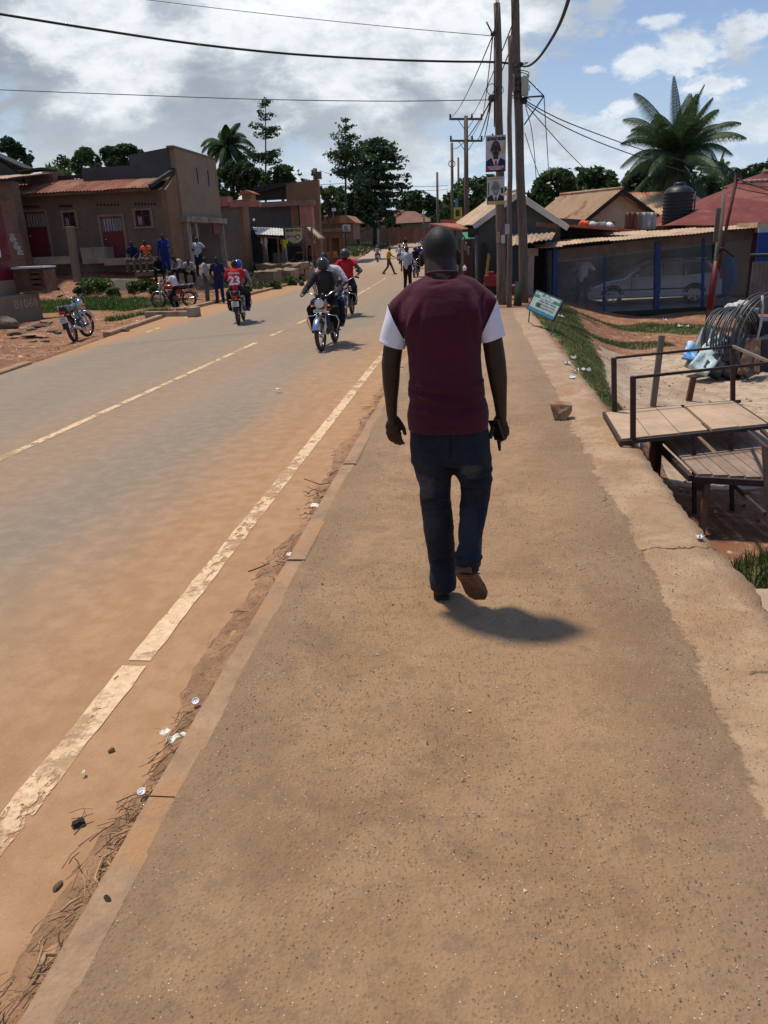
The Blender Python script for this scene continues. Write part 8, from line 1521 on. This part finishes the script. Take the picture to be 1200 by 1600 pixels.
def tiered(label, px, Y, tiers, n_tuft, size, seed, r_, top_py, spread_up=.35, mats=LDK, base=None):
    """tree with whorls of branches: tiers of (py, half width px, tuft count, foliage scale)"""
    q = random.Random(seed); k = Y/1235.0; bx = D(px, 400, Y).x; bz = gh(bx, Y); root = thing('tree', label, 'tree', (bx, Y, bz)); mb = MB(); tz = D(px, top_py, Y).z-bz; xo = D(px, top_py, Y).x-bx
    mb.tube([V3((0, 0, -.3)), V3((xo*.5, 0, tz*.5)), V3((xo, 0, tz))], [r_*1.3, r_*.8, r_*.25], 8); C_, R_ = [], []
    for py, hw, nb, fs in tiers:
        z = D(px, py, Y).z-bz; x0 = xo*z/tz
        for b in range(nb):
            az = b*2*math.pi/nb+q.uniform(-.3, .3)+py*.37; L = hw*k*q.uniform(.5, 1.12); up_ = spread_up*L*q.uniform(.4, 1.5); z_ = z; z = z+q.gauss(0, .010)*tz; pts = [V3((x0, 0, z-up_*.2)), V3((x0+math.cos(az)*L*.55, math.sin(az)*L*.55, z+up_*.15)), V3((x0+math.cos(az)*L, math.sin(az)*L, z+up_))]; mb.tube(pts, [r_*.3, r_*.2, r_*.08], 5); z = z_
            for u_ in (.45, .7, .92, 1.05):
                p = pts[1].lerp(pts[2], (u_-.55)/.45) if u_ > .55 else pts[0].lerp(pts[1], u_/.55)
                C_.append((p.x+q.gauss(0, .1)*L*.3, p.y+q.gauss(0, .1)*L*.3, p.z+.1)); R_.append((fs*q.uniform(.7, 1.2), fs, fs*q.uniform(.30, .5)))
    V_, F_ = leaves(C_, R_, n_tuft, size, seed, 1.0, .9, -.35); np_mesh('crown', V_, F_, mats, parent=root, mi=np.random.default_rng(seed).choice(3, n_tuft, p=[.45, .4, .15])); mb.build('trunk', BARK, root); return root
tiered('tall bare stemmed tree with three tufted whorls above the shops', 415, 72, [(165, 9, 5, .40), (185, 13, 5, .38), (205, 17, 6, .5), (214, 15, 6, .45), (248, 26, 7, .75), (256, 20, 6, .6)], 2400, .13, 21, .11, 160, .25)
tiered('tall thin conifer like tree with upswept branches, left of the broad tree', 540, 92, [(192, 5, 4, .35), (206, 14, 6, .32), (218, 17, 6, .4), (232, 22, 7, .55), (246, 24, 8, .8), (260, 26, 7, .7), (276, 24, 6, .8)], 3600, .165, 22, .15, 186, .55)
tiered('broad layered umbrella tree with drooping shelves of leaves', 586, 122, [(224, 24, 6, 1.1), (236, 32, 8, 1.15), (249, 38, 8, 1.2), (263, 36, 9, 1.2), (278, 42, 9, 1.3), (292, 42, 9, 1.3), (305, 46, 9, 1.2), (320, 36, 8, 1.3), (336, 28, 8, 1.3)], 10500, .30, 23, .26, 220, -.04)
tree('dark undergrowth tree at the foot of the umbrella tree', 560, 118, 0, [(542, 318, 28, 26), (572, 330, 30, 24), (522, 312, 16, 18), (598, 345, 20, 12), (560, 300, 26, 18)], 9000, .27, LDK, 24, (.2, .1), clump=1.7, thr=.0)
tree('spindly leafy tree behind the wooden pole on the left', 515, 76, 0, [(512, 300, 12, 16), (522, 318, 14, 18), (508, 330, 12, 14)], 2400, .17, LG, 25, (.12, .06), clump=.9, thr=.02)
# ---- far settlement and hill
g = thing('distant_bungalow', 'brown tiled bungalow with hipped roof beyond the brick wall', 'house'); FY = 170; TILE = mat('brown_tile_roof', (.20, .085, .055), .8, .2, .5)
part('wall', mat('cream_far_wall', (.34, .26, .2), .9, .1), g, lambda mb: pbox(mb, 590, 672, 345, 366, FY+2, 6))
part('roof', TILE, g, lambda mb: (mb.add([D(586, 346, FY), D(612, 346, FY-1), D(632, 328, FY+3), D(603, 328, FY+3)]+[D(586, 346, FY)-V3((0, 0, .3))], [(0, 1, 2, 3)]), mb.add([D(606, 350, FY-2), D(680, 346, FY-2), D(648, 330, FY+3), D(632, 330, FY+3), D(632, 328, FY+3)], [(0, 1, 2, 3)]), mb.add([D(606, 350, FY-2), D(632, 330, FY+3), D(630, 328, FY+3), D(603, 349, FY-2)], [(0, 1, 2, 3)])))
part('eave_shade_strip', BLKF, g, lambda mb: pbox(mb, 588, 674, 347, 350, FY, .5)); part('window', DARKI, g, lambda mb: pbox(mb, 615, 626, 352, 362, FY+1.8, .3))  # black strip set in place of the shade under the eave
w_ = thing('brick_wall', 'long red brick boundary wall beyond the bend of the road', 'wall')
for i, (x0, x1, y0, y1, m_) in enumerate(((540, 586, 352, 378, BRICK), (586, 620, 356, 382, BRICK), (620, 648, 355, 377, BRICKR), (655, 700, 355, 376, BRICKR), (648, 655, 357, 375, PLAS_T))): part('wall_panel', m_, w_, lambda mb: pbox(mb, x0, x1, y0, y1+3, 134+i*.3, .4))
for px in (604, 622, 648): part('pier', PLAS_D, w_, lambda mb: pbox(mb, px-1, px+1.5, 354, 381, 133.4, .3))
hv = []; hn = 60
for j in range(14):
    for i in range(hn+1):
        x = -900+1500*i/hn; hh = 34*math.exp(-((x+95)/170)**2)+22*math.exp(-((x-420)/260)**2)+18*math.exp(-((x+520)/200)**2)+5*mnoise.noise(Vector((x*.01, j*.3, 0))); hv.append((x, 820+j*26, -4+hh*math.sin(math.pi*min(1, j/13+.02))**.7))
hf_ = [(j*(hn+1)+i, j*(hn+1)+i+1, (j+1)*(hn+1)+i+1, (j+1)*(hn+1)+i) for j in range(13) for i in range(hn)]
tag(np_mesh('hills', hv, hf_, leafmat('far_hill_hazy_green', (.055, .085, .07), .25), smooth=True), kind='structure')  # bluish distance haze put into the hill's base colour
q_ = np.random.default_rng(3); cs = []; rs = []
for i in range(150):
    x = q_.uniform(-190, 210); y = 205+q_.uniform(0, 60)
    if -26 < x-(-18) < 26 and y < 230: continue
    cs.append((x, y, gh(x, y)+q_.uniform(2, 5))); rs.append((q_.uniform(5, 9), 5, q_.uniform(3, 5.5)))
V_, F_ = leaves(cs, rs, 16000, .8, 4, 1, 4, -.3); tag(np_mesh('distant_woodland', V_, F_, LDK, mi=q_.choice(3, 16000, p=[.5, .35, .15])), 'dark belt of woodland closing the far end of the view', 'woodland', kind='stuff')
# ---- grass and weeds as real blades
def blades(fn, x0, x1, y0, y1, n, h0, h1, w_, seed, mats, name, label, thr_=.42):
    q = np.random.default_rng(seed); x = q.uniform(x0, x1, n); y = q.uniform(y0, y1, n); g_ = fn(x, y)+.45*np.array([mnoise.noise(Vector((a*1.3, b*1.3, seed))) for a, b in zip(x, y)]); k = g_ > thr_; x, y = x[k], y[k]; m_ = len(x); z = gz(x, y)-.01
    hh = q.uniform(h0, h1, m_)*(.6+.8*np.clip(g_[k], 0, 1)); az = q.uniform(0, 6.28, m_); ln = q.uniform(.1, .9, m_)*hh; ww = w_*q.uniform(.6, 1.4, m_); a2 = q.uniform(0, 6.28, m_)
    B = np.stack([x, y, z], 1); W_ = np.stack([np.cos(a2)*ww, np.sin(a2)*ww, 0*ww], 1); T = B+np.stack([np.cos(az)*ln, np.sin(az)*ln, hh], 1); M_ = B+np.stack([np.cos(az)*ln*.35, np.sin(az)*ln*.35, hh*.6], 1)
    V = np.stack([B-W_, B+W_, M_+W_*.8, M_-W_*.8, T], 1).reshape(-1, 3); o = np.arange(m_)[:, None]*5; F = np.concatenate([o+np.array([[0, 1, 2]]), o+np.array([[0, 2, 3]]), o+np.array([[3, 2, 4]])]); mi = np.tile(q.choice(len(mats), m_), 3)
    tag(np_mesh(name, V, F, mats, mi=mi), label, 'grass', kind='stuff')
GB = [leafmat('grass_green', (.060, .095, .022)), leafmat('grass_olive', (.10, .115, .035)), leafmat('grass_straw', (.20, .16, .075)), leafmat('grass_dark', (.035, .06, .015))]
GBV = [GB[0], GB[1], GB[1], GB[2], GB[2]]
blades(grass_zone, 1.35, 3.4, 7.6, 22, 36000, .012, .055, .0035, 1, GBV, 'verge_grass', 'short trampled grass along the right edge of the footway', .62)
blades(grass_zone, 1.6, 9, 19, 25, 24000, .02, .075, .006, 2, GBV, 'shed_grass', 'grass strip in front of the netted shed', .58)
blades(grass_zone, 1.4, 3.2, 3.6, 6.2, 9000, .04, .14, .0035, 3, GB, 'dip_grass', 'grass in the dip under the metal stand')
blades(grass_zone, 2.2, 4.8, 16.6, 18.6, 5000, .03, .08, .005, 4, GB, 'patch_grass', 'small grass patch on the red earth')
blades(grass_zone, -24, -9.5, 24, 34, 60000, .04, .19, .011, 5, [leafmat('weed_green', (.075, .15, .028)), GB[0], GB[1], leafmat('weed_bright', (.11, .20, .04))], 'weeds', 'rank green weeds before the long house and by the drain')
blades(grass_zone, -13.5, -9.6, 35, 66, 26000, .05, .24, .016, 6, GB, 'bank_weeds', 'weeds at the foot of the earth terraces')
blades(grass_zone, -24, -9, 70, 130, 22000, .15, .5, .06, 7, GB, 'far_verge_grass', 'grassy bank along the far bend')
q_ = random.Random(4)
for i, (px, py, s_) in enumerate(((150, 455, .55), (165, 452, .45), (178, 462, .35), (215, 455, .5), (232, 450, .45), (243, 458, .3), (140, 448, .4), (128, 460, .35), (430, 452, .45), (455, 446, .5), (470, 441, .35), (385, 456, .3))):
    p = on(px, py); V_, F_ = leaves([(0, 0, s_*.4)], [(s_, s_*.7, s_*.55)], 420, .075, 40+i, 1, .3, -.3, .5); o = np_mesh('weed_clump', V_, F_, [LG[2], LG[1], GB[0]], mi=np.random.default_rng(i).choice(3, 420)); o.location = p
    tag(o, ['bushy weed clump left of the upright slab', 'weed clump touching the upright slab', 'low weeds in front of the upright slab', 'weed clump right of the upright slab', 'leafy clump between slab and sideways motorcycle', 'small weeds nearest the sideways motorcycle', 'weed clump among rubbish left of the slab', 'low sprawling weeds far left of the slab', 'creeper clump under the middle earth terrace', 'creeper clump hanging on the right earth terrace', 'little bush at the right end of the terraces', 'low weeds between the kerb and the red shirted passenger'][i], 'weeds', 'weed clumps on the left verge')

# loose stones lying on the bare earth on both sides
q = np.random.default_rng(8); n = 9000; side = q.random(n) < .6; x = np.where(side, q.uniform(-22, -8.6, n), q.uniform(1.5, 8, n)); y = np.where(side, q.uniform(14, 33, n), q.uniform(4, 24, n)); keep = (grass_zone(x, y) < .5) & ((x > 0) | (x < Lx(y)-.3)); x, y = x[keep], y[keep]; n = len(x)
r_ = q.gamma(1.5, .012, n)+.006; r_[:40] *= 2.2; r_ = np.where(x > 0, np.minimum(r_*.55, .03), r_*.8); z = gz(x, y); a = q.uniform(0, 6.28, n); oc = np.array([(1, 0, 0), (0, 1, 0), (-1, 0, 0), (0, -1, 0), (0, 0, .7), (0, 0, -.5)]); of = np.array([(0, 1, 4), (1, 2, 4), (2, 3, 4), (3, 0, 4), (1, 0, 5), (2, 1, 5), (3, 2, 5), (0, 3, 5)])
B = oc[None]*r_[:, None, None]*q.uniform(.5, 1.4, (n, 6, 1)); V = np.stack([B[..., 0]*np.cos(a)[:, None]-B[..., 1]*np.sin(a)[:, None]+x[:, None], B[..., 0]*np.sin(a)[:, None]+B[..., 1]*np.cos(a)[:, None]+y[:, None], B[..., 2]+z[:, None]+.003], -1).reshape(-1, 3)
tag(np_mesh('loose_stones', V, (of[None]+np.arange(n)[:, None, None]*6).reshape(-1, 3), [STONE, GR[0], GR[2], mat('red_clod', (.24, .11, .06), .95, .3)], mi=np.repeat(q.choice([0, 1, 2, 3, 3, 3], n), 8)), 'loose stones and clods on the bare red earth', 'stones', kind='stuff')
